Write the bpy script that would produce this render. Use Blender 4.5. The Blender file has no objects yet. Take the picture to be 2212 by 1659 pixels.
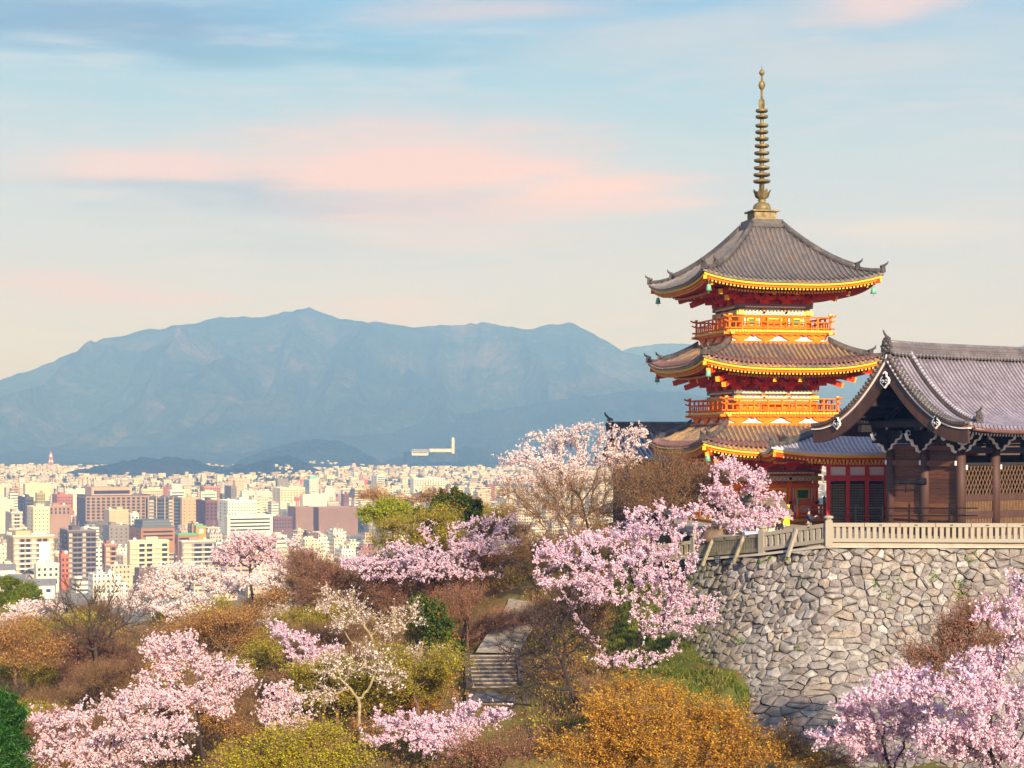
import bpy, math, random
import numpy as np
from mathutils import Vector, Matrix

S = bpy.context.scene
R = math.radians
F = 3832.0            # focal length in units of the picture's working grid (2212 x 1659)
CX, HY = 1106.0, 950.0

# ------------------------------------------------------------------ camera
cam_data = bpy.data.cameras.new("camera")
cam = bpy.data.objects.new("camera", cam_data)
S.collection.objects.link(cam)
cam.location = (0, 0, 0)
cam.rotation_euler = (R(90), 0, 0)
cam_data.sensor_width = 36.0
cam_data.lens = 36.0 * F / 2212.0
cam_data.shift_y = (HY - 829.5) / 2212.0
cam_data.clip_start = 0.5
cam_data.clip_end = 60000.0
S.camera = cam

# ------------------------------------------------------------------ sun, exposure
SUN_EL = R(20)
SUN_DIR = Vector((0.25, -0.968, 0)).normalized() * math.cos(SUN_EL) + Vector((0, 0, math.sin(SUN_EL)))
sl = bpy.data.lights.new("sun", 'SUN')
sl.energy = 4.0
sl.angle = R(1.0)
sl.color = (1.0, 0.85, 0.66)
sun = bpy.data.objects.new("sun", sl)
sun.rotation_euler = (-SUN_DIR).to_track_quat('-Z', 'Y').to_euler()
S.collection.objects.link(sun)
S.view_settings.view_transform = 'Standard'
S.view_settings.look = 'None'
S.view_settings.gamma = 1.0
S.view_settings.use_curve_mapping = False
S.view_settings.exposure = 1.12
S.cycles.use_denoising = True
S.cycles.max_bounces = 6
S.cycles.diffuse_bounces = 3
S.cycles.transparent_max_bounces = 8
S.cycles.volume_bounces = 0
S.render.film_transparent = False

def srgb(r, g, b):
    def f(c):
        c /= 255.0
        return c / 12.92 if c <= 0.04045 else ((c + 0.055) / 1.055) ** 2.4
    return (f(r), f(g), f(b), 1.0)

# ------------------------------------------------------------------ world: daylight sky with thin streaky cloud
W = bpy.data.worlds.new("World")
S.world = W
W.use_nodes = True
wt = W.node_tree
wt.nodes.clear()

class NG:
    """small helper for building node trees"""
    def __init__(s, tree):
        s.t = tree
    def n(s, typ, **kw):
        nd = s.t.nodes.new(typ)
        for k, v in kw.items():
            if k == 'inp':
                for kk, vv in v.items():
                    s.put(nd.inputs[kk], vv)
            else:
                setattr(nd, k, v)
        return nd
    def put(s, sock, v):
        if isinstance(v, bpy.types.NodeSocket):
            s.t.links.new(v, sock)
        else:
            sock.default_value = v
    def math(s, op, a, b=None, c=None, clamp=False):
        nd = s.t.nodes.new('ShaderNodeMath')
        nd.operation = op
        nd.use_clamp = clamp
        s.put(nd.inputs[0], a)
        if b is not None: s.put(nd.inputs[1], b)
        if c is not None: s.put(nd.inputs[2], c)
        return nd.outputs[0]
    def mix(s, fac, a, b, blend='MIX'):
        nd = s.t.nodes.new('ShaderNodeMix')
        nd.data_type = 'RGBA'
        nd.blend_type = blend
        s.put(nd.inputs[0], fac); s.put(nd.inputs[6], a); s.put(nd.inputs[7], b)
        return nd.outputs[2]
    def ramp(s, fac, stops, interp='LINEAR'):
        nd = s.t.nodes.new('ShaderNodeValToRGB')
        cr = nd.color_ramp
        cr.interpolation = interp
        while len(cr.elements) < len(stops): cr.elements.new(0.5)
        for e, (p, c) in zip(cr.elements, stops):
            e.position = p; e.color = c
        s.put(nd.inputs[0], fac)
        return nd.outputs[0]
    def rng(s, v, a, b, c=0.0, d=1.0, smooth=False):
        nd = s.t.nodes.new('ShaderNodeMapRange')
        nd.interpolation_type = 'SMOOTHSTEP' if smooth else 'LINEAR'
        for i, x in enumerate((v, a, b, c, d)): s.put(nd.inputs[i], x)
        return nd.outputs[0]
    def noise(s, vec, scale, detail=3, rough=0.5, dist=0.0):
        nd = s.t.nodes.new('ShaderNodeTexNoise')
        if vec is not None: s.t.links.new(vec, nd.inputs['Vector'])
        nd.inputs['Scale'].default_value = scale
        nd.inputs['Detail'].default_value = detail
        nd.inputs['Roughness'].default_value = rough
        nd.inputs['Distortion'].default_value = dist
        return nd.outputs['Fac']

g = NG(wt)
tc = g.n('ShaderNodeTexCoord')
sep = g.n('ShaderNodeSeparateXYZ', inp={0: tc.outputs['Generated']})
sx, sy, sz = sep.outputs
az = g.math('MULTIPLY', g.math('ARCTAN2', sx, sy), 57.2958)      # degrees to the right of the view axis
el = g.math('MULTIPLY', g.math('ARCSINE', sz), 57.2958)          # degrees above the horizon
# streaky warp field
cv = g.n('ShaderNodeCombineXYZ', inp={0: g.math('MULTIPLY', az, 0.10), 1: g.math('MULTIPLY', g.math('ADD', el, g.math('MULTIPLY', az, 0.04)), 0.55)}).outputs[0]
n1 = g.noise(cv, 1.0, 4, 0.55)
cv2 = g.n('ShaderNodeCombineXYZ', inp={0: g.math('MULTIPLY', az, 0.16), 1: g.math('MULTIPLY', g.math('ADD', el, g.math('MULTIPLY', az, -0.05)), 1.3), 2: 4.7}).outputs[0]
n2 = g.noise(cv2, 1.0, 4, 0.6)
cv3 = g.n('ShaderNodeCombineXYZ', inp={0: g.math('MULTIPLY', az, 0.35), 1: g.math('MULTIPLY', g.math('ADD', el, g.math('MULTIPLY', az, 0.02)), 3.2), 2: 9.1}).outputs[0]
n3 = g.noise(cv3, 1.0, 5, 0.65)
SKYK = 6.6667           # the Background strength is 1/SKYK, so cloud colours are scaled up by it
nish = g.n('ShaderNodeTexSky', sky_type='NISHITA')
nish.sun_disc = False
nish.sun_elevation = SUN_EL
nish.sun_rotation = math.atan2(SUN_DIR.x, SUN_DIR.y)
nish.air_density = 1.0
nish.dust_density = 1.0
nish.ozone_density = 2.0
def K(c, k=0.51): return (c[0] * SKYK * k, c[1] * SKYK * k, c[2] * SKYK * k, 1)
veil = g.ramp(g.math('DIVIDE', g.math('ADD', el, g.math('MULTIPLY', g.math('SUBTRACT', n1, 0.5), 4.2)), 20.0), [
    (0.0, srgb(164, 149, 184)), (0.20, srgb(160, 150, 176)), (0.34, srgb(154, 153, 170)),
    (0.46, srgb(146, 155, 168)), (0.58, srgb(124, 150, 170)), (0.68, srgb(94, 136, 170)), (1.0, srgb(62, 116, 162))])
wisp = g.math('MULTIPLY', g.rng(g.math('ADD', g.math('MULTIPLY', n2, 0.6), g.math('MULTIPLY', n3, 0.4)), 0.46, 0.66, 0, 1, True), 0.42)
veil = g.mix(wisp, veil, srgb(170, 156, 164))
dusk = g.math('MULTIPLY', g.rng(g.math('ADD', g.math('MULTIPLY', n3, 0.5), g.math('MULTIPLY', n1, 0.5)), 0.52, 0.36, 0, 1, True), 0.30)
veil = g.mix(dusk, veil, srgb(134, 142, 164))
veil = g.mix(1.0, veil, (SKYK * 0.87, SKYK * 0.87, SKYK * 0.87, 1), 'MULTIPLY')
base = g.mix(g.rng(el, 14.5, 40.0, 0.92, 0.25, True), nish.outputs[0], veil)
def blob(az0, el0, ra, re, warp=1.0, tilt=0.0, gain=1.25):
    da = g.math('SUBTRACT', az, az0)
    de = g.math('SUBTRACT', el, el0)
    de = g.math('SUBTRACT', de, g.math('MULTIPLY', da, tilt))
    de = g.math('ADD', de, g.math('MULTIPLY', g.math('SUBTRACT', n1, 0.5), 1.6 * warp))
    a2 = g.math('POWER', g.math('DIVIDE', g.math('ABSOLUTE', da), ra), 2.0)
    e2 = g.math('POWER', g.math('DIVIDE', g.math('ABSOLUTE', de), re), 2.0)
    d = g.math('SQRT', g.math('ADD', a2, e2))
    d = g.math('ADD', d, g.math('MULTIPLY', g.math('SUBTRACT', n2, 0.5), 1.7 * warp))
    d = g.math('ADD', d, g.math('MULTIPLY', g.math('SUBTRACT', n3, 0.5), 0.7 * warp))
    return g.math('MULTIPLY', g.rng(d, 1.35, -0.1, 0, 1, True), gain, clamp=True)
def deg(u, v): return (math.degrees(math.atan2(u - CX, F)), math.degrees(math.atan((HY - v) / math.hypot(F, u - CX))))
PXD = 66.9
CLOUDS = [  # u, v, ru, rv, colour, strength, tilt
    (270, 55, 420, 75, (118, 150, 186), 0.75, 0.0),
    (760, 110, 480, 40, (128, 176, 206), 0.5, 0.03),
    (1060, 18, 330, 34, (208, 198, 206), 0.75, 0.05),
    (1500, 70, 420, 60, (206, 206, 212), 0.55, 0.08),
    (1920, 20, 190, 40, (236, 206, 200), 0.8, 0.0),
    (1850, 130, 420, 60, (205, 205, 210), 0.6, 0.0),
    (520, 418, 430, 42, (170, 182, 206), 0.85, 0.0),
    (860, 445, 380, 34, (188, 184, 206), 0.85, 0.0),
    (330, 362, 320, 42, (240, 206, 194), 0.85, 0.0),
    (860, 360, 450, 95, (242, 204, 190), 1.0, -0.02),
    (1270, 408, 250, 56, (250, 206, 184), 0.95, -0.05),
    (1150, 455, 330, 26, (240, 206, 192), 0.6, 0.0),
    (660, 532, 300, 30, (192, 200, 212), 0.6, 0.0),
    (980, 510, 330, 45, (228, 206, 202), 0.6, 0.0),
    (380, 470, 250, 26, (196, 200, 210), 0.5, 0.0),
    (190, 625, 240, 44, (236, 196, 190), 0.75, 0.0),
    (400, 640, 140, 28, (234, 200, 194), 0.6, 0.0),
    (850, 668, 190, 44, (236, 204, 196), 0.7, 0.0),
    (1950, 492, 300, 34, (230, 218, 208), 0.7, 0.0),
    (1450, 600, 420, 60, (214, 212, 214), 0.4, 0.0),
]
colr = base
for (u, v, ru, rv, c, k, tl) in CLOUDS:
    a0, e0 = deg(u, v)
    f = g.math('MULTIPLY', blob(a0, e0, ru / PXD, rv / PXD, tilt=tl), k)
    colr = g.mix(f, colr, K(srgb(*c)))
bg = g.n('ShaderNodeBackground', inp={0: colr, 1: 0.15})
wo = g.n('ShaderNodeOutputWorld')
wt.links.new(bg.outputs[0], wo.inputs[0])

# ------------------------------------------------------------------ helpers
COL = S.collection
def P(u, v, Y):
    """a point of the place: seen in direction (u, v) at distance Y in front of the viewpoint"""
    return Vector(((u - CX) / F * Y, Y, (HY - v) / F * Y))

def tag(o, label=None, cat=None, group=None, kind=None):
    if label: o['label'] = label
    if cat: o['category'] = cat
    if group: o['group'] = group
    if kind: o['kind'] = kind
    return o
def empty(name, loc, rz=0.0, label=None, cat=None, group=None):
    o = bpy.data.objects.new(name, None)
    o.empty_display_size = 0.3
    o.location = loc
    o.rotation_euler = (0, 0, rz)
    COL.objects.link(o)
    return tag(o, label, cat, group)
def link_mesh(name, me, parent=None, mats=None):
    if mats:
        for m in mats: me.materials.append(m)
    o = bpy.data.objects.new(name, me)
    COL.objects.link(o)
    if parent is not None: o.parent = parent
    return o
def clone(o, parent=None, loc=None, rz=None, scale=None):
    c = o.copy()
    COL.objects.link(c)
    c.parent = parent
    if loc is not None: c.location = loc
    if rz is not None: c.rotation_euler = (0, 0, rz)
    if scale is not None: c.scale = scale
    return c
def clone_tree(o, loc=None, rz=None, scale=None, label=None, parent=None):
    c = clone(o, parent, loc, rz, scale)
    if label: c['label'] = label
    for ch in o.children:
        clone_tree(ch, parent=c)
    return c

def np_mesh(name, verts, faces, mat_idx=None, smooth=False):
    """verts (N,3), faces (M,k) of one size k, as fast mesh"""
    me = bpy.data.meshes.new(name)
    verts = np.ascontiguousarray(verts, dtype=np.float32)
    faces = np.ascontiguousarray(faces, dtype=np.int32)
    m, k = faces.shape
    me.vertices.add(len(verts)); me.vertices.foreach_set('co', verts.ravel())
    me.loops.add(m * k); me.loops.foreach_set('vertex_index', faces.ravel())
    me.polygons.add(m); me.polygons.foreach_set('loop_start', np.arange(0, m * k, k, dtype=np.int32))
    if mat_idx is not None: me.polygons.foreach_set('material_index', np.asarray(mat_idx, dtype=np.int32))
    me.polygons.foreach_set('use_smooth', np.full(m, smooth, dtype=bool))
    me.update(calc_edges=True)
    return me

class MB:
    """collects shapes into ONE mesh"""
    def __init__(s):
        s.v = []; s.f = []; s.m = []; s.sm = []
    def add(s, vs, fs, mi=0, smooth=False):
        o = len(s.v)
        s.v.extend([tuple(p) for p in vs])
        for f in fs:
            s.f.append([i + o for i in f]); s.m.append(mi); s.sm.append(smooth)
    BF = [(0, 3, 2, 1), (4, 5, 6, 7), (0, 1, 5, 4), (1, 2, 6, 5), (2, 3, 7, 6), (3, 0, 4, 7)]
    def box(s, c, size, mi=0, rot=None, rz=0.0):
        hx, hy, hz = size[0] / 2, size[1] / 2, size[2] / 2
        vs = [Vector(p) for p in ((-hx, -hy, -hz), (hx, -hy, -hz), (hx, hy, -hz), (-hx, hy, -hz), (-hx, -hy, hz), (hx, -hy, hz), (hx, hy, hz), (-hx, hy, hz))]
        if rz: rot = Matrix.Rotation(rz, 3, 'Z')
        if rot is not None: vs = [rot @ p for p in vs]
        c = Vector(c)
        s.add([p + c for p in vs], MB.BF, mi)
    def bar(s, p0, p1, w, h, mi=0, end_mi=None, up=(0, 0, 1), w1=None, h1=None):
        p0, p1 = Vector(p0), Vector(p1)
        d = (p1 - p0).normalized()
        sd = d.cross(Vector(up))
        if sd.length < 1e-5: sd = Vector((1, 0, 0))
        sd.normalize(); u2 = sd.cross(d)
        vs = []
        for p, ww, hh in ((p0, w, h), (p1, w1 or w, h1 or h)):
            for a, b in ((-1, -1), (1, -1), (1, 1), (-1, 1)):
                vs.append(p + sd * (a * ww / 2) + u2 * (b * hh / 2))
        fs = [(0, 1, 5, 4), (1, 2, 6, 5), (2, 3, 7, 6), (3, 0, 4, 7), (0, 3, 2, 1)]
        s.add(vs, fs, mi)
        o = len(s.v) - 8
        s.f.append([o + 4, o + 5, o + 6, o + 7]); s.m.append(mi if end_mi is None else end_mi); s.sm.append(False)
    def tube(s, pts, r, n=6, mi=0, cap=True, smooth=True, up=(0, 0, 1), sq=1.0):
        pts = [Vector(p) for p in pts]
        k = len(pts)
        rs = r if hasattr(r, '__len__') else [r] * k
        vs = []
        for i, p in enumerate(pts):
            d = (pts[min(i + 1, k - 1)] - pts[max(i - 1, 0)])
            d.normalize()
            a = d.cross(Vector(up))
            if a.length < 1e-4: a = d.cross(Vector((1, 0, 0)))
            a.normalize(); b = a.cross(d)
            for j in range(n):
                t = 2 * math.pi * (j + 0.5) / n
                vs.append(p + (a * math.cos(t) + b * (math.sin(t) * sq)) * rs[i])
        fs = []
        for i in range(k - 1):
            for j in range(n):
                j2 = (j + 1) % n
                fs.append((i * n + j, i * n + j2, (i + 1) * n + j2, (i + 1) * n + j))
        s.add(vs, fs, mi, smooth)
        if cap:
            o = len(s.v) - len(vs)
            s.f.append([o + j for j in range(n - 1, -1, -1)]); s.m.append(mi); s.sm.append(False)
            s.f.append([o + (k - 1) * n + j for j in range(n)]); s.m.append(mi); s.sm.append(False)
    def lathe(s, prof, n=12, c=(0, 0, 0), mi=0, smooth=True):
        c = Vector(c)
        vs = []
        for r_, z in prof:
            for j in range(n):
                t = 2 * math.pi * j / n
                vs.append(c + Vector((r_ * math.cos(t), r_ * math.sin(t), z)))
        fs = []
        for i in range(len(prof) - 1):
            for j in range(n):
                j2 = (j + 1) % n
                fs.append((i * n + j, i * n + j2, (i + 1) * n + j2, (i + 1) * n + j))
        s.add(vs, fs, mi, smooth)
        o = len(s.v) - len(vs)
        s.f.append([o + j for j in range(n - 1, -1, -1)]); s.m.append(mi); s.sm.append(False)
        e = (len(prof) - 1) * n
        s.f.append([o + e + j for j in range(n)]); s.m.append(mi); s.sm.append(False)
    def prism(s, poly, ext, mi=0, side_mi=None):
        """poly: 3D points of a planar outline (counter-clockwise seen against ext), extruded by ext"""
        n = len(poly); ext = Vector(ext)
        vs = [Vector(p) for p in poly] + [Vector(p) + ext for p in poly]
        s.add(vs, [list(range(n - 1, -1, -1)), list(range(n, 2 * n))], mi)
        o = len(s.v) - 2 * n
        for i in range(n):
            j = (i + 1) % n
            s.f.append([o + i, o + j, o + n + j, o + n + i]); s.m.append(mi if side_mi is None else side_mi); s.sm.append(False)
    def strip(s, rows, mi=0, smooth=True, close=False):
        """grid of points rows[i][j] -> quads"""
        k = len(rows[0])
        vs = [p for r_ in rows for p in r_]
        fs = []
        for i in range(len(rows) - 1):
            for j in range(k - 1):
                fs.append((i * k + j, i * k + j + 1, (i + 1) * k + j + 1, (i + 1) * k + j))
        s.add(vs, fs, mi, smooth)
    def mesh(s, name):
        me = bpy.data.meshes.new(name)
        me.from_pydata(s.v, [], s.f)
        me.polygons.foreach_set('material_index', s.m)
        me.polygons.foreach_set('use_smooth', s.sm)
        me.update()
        return me
    def build(s, name, mats, parent=None):
        if not isinstance(mats, (list, tuple)): mats = [mats]
        return link_mesh(name, s.mesh(name), parent, mats)

# ------------------------------------------------------------------ noise for terrain and surfaces (numpy)
def vnoise(x, y, seed=0):
    xi = np.floor(x).astype(np.int64); yi = np.floor(y).astype(np.int64)
    fx = x - xi; fy = y - yi
    fx = fx * fx * (3 - 2 * fx); fy = fy * fy * (3 - 2 * fy)
    def h(a, b):
        n = (a * 374761393 + b * 668265263 + seed * 974634777) & 0xffffffff
        n = ((n ^ (n >> 13)) * 1274126177) & 0xffffffff
        return ((n ^ (n >> 16)) & 0xffff) / 65535.0
    return (h(xi, yi) * (1 - fx) + h(xi + 1, yi) * fx) * (1 - fy) + (h(xi, yi + 1) * (1 - fx) + h(xi + 1, yi + 1) * fx) * fy
def fbm(x, y, o=4, seed=0, ridge=False):
    a = 0.0; amp = 0.5; tot = 0.0
    for i in range(o):
        n = vnoise(x, y, seed + i * 17)
        if ridge: n = 1 - np.abs(2 * n - 1)
        a = a + n * amp; tot += amp; amp *= 0.5; x = x * 2.03; y = y * 2.03
    return a / tot

# ------------------------------------------------------------------ materials
MATS = {}
def new_mat(name):
    m = bpy.data.materials.new(name)
    m.use_nodes = True
    m.node_tree.nodes.clear()
    gg = NG(m.node_tree)
    return m, gg
def finish(m, gg, shader):
    o = gg.n('ShaderNodeOutputMaterial')
    gg.t.links.new(shader, o.inputs[0])
    return m
def mat(name, col, rough=0.7, var=0.12, scale=3.0, metal=0.0, col2=None, bump=0.0, bscale=30.0, streak=None, spec=0.5):
    """plain surface with mottled colour"""
    if name in MATS: return MATS[name]
    m, gg = new_mat(name)
    tcn = gg.n('ShaderNodeTexCoord')
    vec = tcn.outputs['Object']
    if streak:
        mp = gg.n('ShaderNodeMapping', inp={0: vec}); mp.inputs['Scale'].default_value = streak
        vec = mp.outputs[0]
    nz = gg.noise(vec, scale, 5, 0.6)
    c = Vector(col[:3])
    lo = tuple(c * (1 - var)) + (1,)
    hi = tuple(Vector((min(1, x) for x in (c * (1 + var))))) + (1,) if col2 is None else tuple(col2[:3]) + (1,)
    cc = gg.ramp(nz, [(0.3, lo), (0.7, hi)])
    b = gg.n('ShaderNodeBsdfPrincipled', inp={'Base Color': cc, 'Roughness': rough, 'Metallic': metal})
    b.inputs['Specular IOR Level'].default_value = spec
    if bump:
        bp = gg.n('ShaderNodeBump', inp={'Height': gg.noise(vec, bscale, 4, 0.6), 'Strength': bump})
        bp.inputs['Distance'].default_value = 0.05
        gg.t.links.new(bp.outputs[0], b.inputs['Normal'])
    MATS[name] = finish(m, gg, b.outputs[0])
    return MATS[name]
def leafmat(name, stops, trans=0.3, rough=0.6):
    """leaf or petal: every separate small face gets its own colour out of the ramp"""
    if name in MATS: return MATS[name]
    m, gg = new_mat(name)
    geo = gg.n('ShaderNodeNewGeometry')
    cc = gg.ramp(geo.outputs['Random Per Island'], stops)
    d = gg.n('ShaderNodeBsdfDiffuse', inp={'Color': cc})
    t = gg.n('ShaderNodeBsdfTranslucent', inp={'Color': cc})
    ms = gg.n('ShaderNodeMixShader', inp={0: trans})
    gg.t.links.new(d.outputs[0], ms.inputs[1]); gg.t.links.new(t.outputs[0], ms.inputs[2])
    MATS[name] = finish(m, gg, ms.outputs[0])
    return MATS[name]
# ------------------------------------------------------------------ terrain
def smooth01(t):
    t = np.clip(t, 0, 1); return t * t * (3 - 2 * t)
CTRL = np.array([
    (-1.1, 94, -15.8), (-0.9, 98, -14.6), (-0.6, 103, -14.3), (-0.5, 108, -12.9), (0.6, 116, -11.8), (1.0, 125, -11.0),
    (5, 100, -13.4), (4, 108, -12.2), (8, 104, -11.6), (8.6, 96.5, -12.6), (11, 96, -12.4), (9, 92, -14.6), (13, 91, -15.6), (18, 88, -16.5), (26, 86, -17.5), (38, 86, -18),
    (6, 114, -9.4), (9, 110, -8.6), (10, 116, -7.0), (4, 122, -8.6), (8, 125, -6.6), (9, 135, -6.2), (2, 140, -9), (14, 120, -6.6), (20, 120, -6.6), (30, 120, -6.6), (30, 105, -6.6), (20, 105, -6.6), (15, 104, -6.6), (40, 100, -6.6), (40, 140, -6.5), (20, 150, -6.5), (25, 98.5, -7.0), (40, 98.5, -7),
    (-6, 108, -14.6), (-8, 120, -13), (-6, 135, -11), (-14, 130, -13.6), (-14, 110, -16.5), (-20, 100, -18.5), (-34, 110, -19.5), (-30, 75, -20), (-10, 78, -18.8), (3, 84, -17.6), (10, 72, -18.6), (30, 70, -19),
    (0, 50, -21), (30, 45, -21), (-30, 45, -21), (0, 20, -19), (0, 0, -14), (20, 0, -14), (-20, 0, -14), (0, -40, -10),
    (-14, 150, -16), (-30, 150, -20), (-45, 150, -23), (-28, 165, -20), (-60, 165, -29), (0, 160, -14), (-70, 110, -26), (-70, 60, -26),
    (0, 200, -24), (-40, 200, -34), (40, 200, -14), (80, 140, -8), (80, 200, -14), (90, 90, -16), (80, 60, -18)], dtype=float)
def ground_z(x, y):
    x = np.asarray(x, dtype=float); y = np.asarray(y, dtype=float)
    sh = np.broadcast(x, y).shape
    xx = np.broadcast_to(x, sh).ravel(); yy = np.broadcast_to(y, sh).ravel()
    num = np.zeros_like(xx); den = np.zeros_like(xx)
    for cx_, cy_, cz_ in CTRL:
        w = 1.0 / ((xx - cx_) ** 2 + (yy - cy_) ** 2 + 2.0) ** 1.7
        num += w * cz_; den += w
    near = num / den
    t = smooth01((yy - 150.0) / 560.0) ** 0.75
    z = near * (1 - t) - 90.0 * t
    side = smooth01((np.abs(xx) - 110) / 160)
    z = np.where(yy < 700, z * (1 - side) + side * (-20 * (1 - t) - 90 * t), z)
    return z.reshape(sh)
def gz(x, y): return float(ground_z(x, y))

ys = np.concatenate([np.arange(-60, 60, 6.0), np.arange(60, 180, 1.5), np.arange(180, 400, 8), np.arange(400, 1000, 40), np.arange(1000, 12501, 500)])
xs = np.concatenate([-np.geomspace(5600, 100, 16), np.arange(-90, -60, 6), np.arange(-60, 60, 1.5), np.arange(60, 96, 6), np.geomspace(100, 5600, 16)])
X, Y = np.meshgrid(xs, ys)
Z = ground_z(X, Y)
Z = Z + (fbm(X / 3, Y / 3, 3, 5) - 0.5) * 0.5 * (np.abs(X) < 90) * (Y < 300)
ny, nx = X.shape
idx = np.arange(ny * nx).reshape(ny, nx)
quads = np.stack([idx[:-1, :-1], idx[:-1, 1:], idx[1:, 1:], idx[1:, :-1]], -1).reshape(-1, 4)
me = np_mesh("ground", np.stack([X, Y, Z], -1).reshape(-1, 3), quads, smooth=True)
m, gg = new_mat("hillside and city floor")
geo = gg.n('ShaderNodeNewGeometry')
pos = geo.outputs['Position']
sp = gg.n('ShaderNodeSeparateXYZ', inp={0: pos})
na = gg.noise(pos, 0.5, 5, 0.65)
soil = gg.ramp(na, [(0.32, (0.09, 0.062, 0.024, 1)), (0.5, (0.16, 0.105, 0.034, 1)), (0.66, (0.17, 0.15, 0.034, 1))])
grass = gg.ramp(gg.noise(pos, 1.6, 5, 0.7), [(0.3, (0.06, 0.065, 0.012, 1)), (0.7, (0.13, 0.14, 0.025, 1))])
gx = gg.rng(gg.math('ADD', sp.outputs[0], gg.math('MULTIPLY', na, 5.0)), 4.2, 6.0, 0, 1, True)
gy = gg.math('MULTIPLY', gg.rng(sp.outputs[1], 86, 90, 0, 1, True), gg.rng(sp.outputs[1], 116, 108, 0, 1, True))
gmask = gg.math('MULTIPLY', gg.math('MULTIPLY', gx, gy), gg.rng(gg.noise(pos, 0.35, 3), 0.38, 0.52, 0, 1, True))
near = gg.mix(gmask, soil, grass)
city = gg.ramp(gg.noise(pos, 0.02, 6, 0.7), [(0.3, (0.10, 0.11, 0.07, 1)), (0.5, (0.25, 0.23, 0.2, 1)), (0.7, (0.42, 0.38, 0.33, 1))])
farm = gg.rng(sp.outputs[1], 350, 800, 0, 1, True)
allc = gg.mix(farm, near, city)
b = gg.n('ShaderNodeBsdfPrincipled', inp={'Base Color': allc, 'Roughness': 0.95})
b.inputs['Specular IOR Level'].default_value = 0.1
bp = gg.n('ShaderNodeBump', inp={'Height': gg.noise(pos, 6.0, 4, 0.7), 'Strength': 0.6}); bp.inputs['Distance'].default_value = 0.15
gg.t.links.new(bp.outputs[0], b.inputs['Normal'])
finish(m, gg, b.outputs[0])
tag(link_mesh("ground", me, None, [m]), kind='structure')

# ------------------------------------------------------------------ mountains
def hillmat(name, c0, c1, c2, sc):
    m, gg = new_mat(name)
    geo = gg.n('ShaderNodeNewGeometry')
    n_ = gg.noise(geo.outputs['Position'], sc, 8, 0.68)
    n2_ = gg.noise(geo.outputs['Position'], sc * 9, 4, 0.7)
    cc = gg.ramp(gg.math('ADD', gg.math('MULTIPLY', n_, 0.6), gg.math('MULTIPLY', n2_, 0.4)), [(0.36, c0), (0.5, c1), (0.62, c2)])
    b = gg.n('ShaderNodeBsdfPrincipled', inp={'Base Color': cc, 'Roughness': 1.0})
    b.inputs['Specular IOR Level'].default_value = 0.0
    bp = gg.n('ShaderNodeBump', inp={'Height': n2_, 'Strength': 1.0}); bp.inputs['Distance'].default_value = 24.0
    gg.t.links.new(bp.outputs[0], b.inputs['Normal'])
    return finish(m, gg, b.outputs[0])
M_mount = hillmat("wooded mountain", (0.010, 0.026, 0.020, 1), (0.026, 0.046, 0.030, 1), (0.115, 0.095, 0.075, 1), 0.0022)
M_foot = hillmat("wooded foothill", (0.008, 0.024, 0.012, 1), (0.02, 0.042, 0.018, 1), (0.06, 0.055, 0.03, 1), 0.006)
HILLS = []
def ridge_mesh(name, prof, Yr, Yfoot, Yback, material, nu=260, nt=60, spur=0.5, su=420.0, sharp=1.15, seed=3, zfoot=-90.0, rough=0.0):
    """a hill whose skyline follows prof [(u, v)], ridge at distance Yr, foot at Yfoot"""
    us = np.array([p[0] for p in prof], float); vs = np.array([p[1] for p in prof], float)
    uu = np.linspace(us[0], us[-1], nu)
    xr = (uu - CX) / F * Yr
    zr = (HY - np.interp(uu, us, vs)) / F * Yr
    zr = zr + (fbm(xr / 60.0, xr * 0 + 3.3, 3, seed) - 0.5) * 0.0035 * Yr * np.clip((zr - zfoot) / 300, 0.1, 1)
    rows = []
    ts = np.concatenate([np.linspace(0, 1, nt), 1 + np.linspace(0, 1, 12)[1:]])
    for t in ts:
        if t <= 1:
            y = Yfoot + (Yr - Yfoot) * t
            wob = (fbm(xr / su * 0.5, xr * 0 + t * 1.2, 3, seed + 5) - 0.5) * 0.9
            sp_ = fbm(xr / su + wob * 2.0 * (1 - t), xr * 0 + t * 1.1, 5, seed + 9, ridge=True)
            sp_ = (sp_ - 0.62) * spur * 4 * t * (1 - t) * (zr - zfoot)
            h = (zr - zfoot) * (t ** sharp) + sp_
            h = np.maximum(h, -6 + 0 * h)
            yy = y + wob * (Yr - Yfoot) * 0.25 * (1 - t) * t * 2
        else:
            q = t - 1
            yy = Yr + (Yback - Yr) * q + 0 * xr
            h = (zr - zfoot) * (1 - q) ** 1.2 - 4 * q
        if rough: h = h + (fbm(xr / 22.0, yy / 22.0 + 0 * xr, 3, seed + 2) - 0.45) * rough * np.clip((zr - zfoot) / 30, 0, 1)
        rows.append(np.stack([xr * (1.0), yy + 0 * xr, zfoot + h - 3], -1))
    V = np.stack(rows)
    a, b_, _ = V.shape
    ix = np.arange(a * b_).reshape(a, b_)
    q = np.stack([ix[:-1, :-1], ix[:-1, 1:], ix[1:, 1:], ix[1:, :-1]], -1).reshape(-1, 4)
    HILLS.append((V.reshape(-1, 3), q))
    return tag(link_mesh(name, np_mesh(name, V.reshape(-1, 3), q, smooth=True), None, [material]), kind='structure')
main_prof = [(-700, 1000), (-300, 900), (-120, 862), (0, 822), (60, 800), (150, 765), (240, 728), (300, 715), (370, 705), (450, 690), (520, 683), (600, 681), (640, 667), (668, 661), (700, 673), (740, 688), (820, 696), (900, 705), (960, 700), (1010, 698), (1050, 697), (1100, 703), (1150, 710), (1190, 700), (1230, 697), (1270, 710), (1310, 735), (1345, 757), (1400, 775), (1480, 800), (1600, 850), (1750, 900), (1900, 960)]
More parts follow.
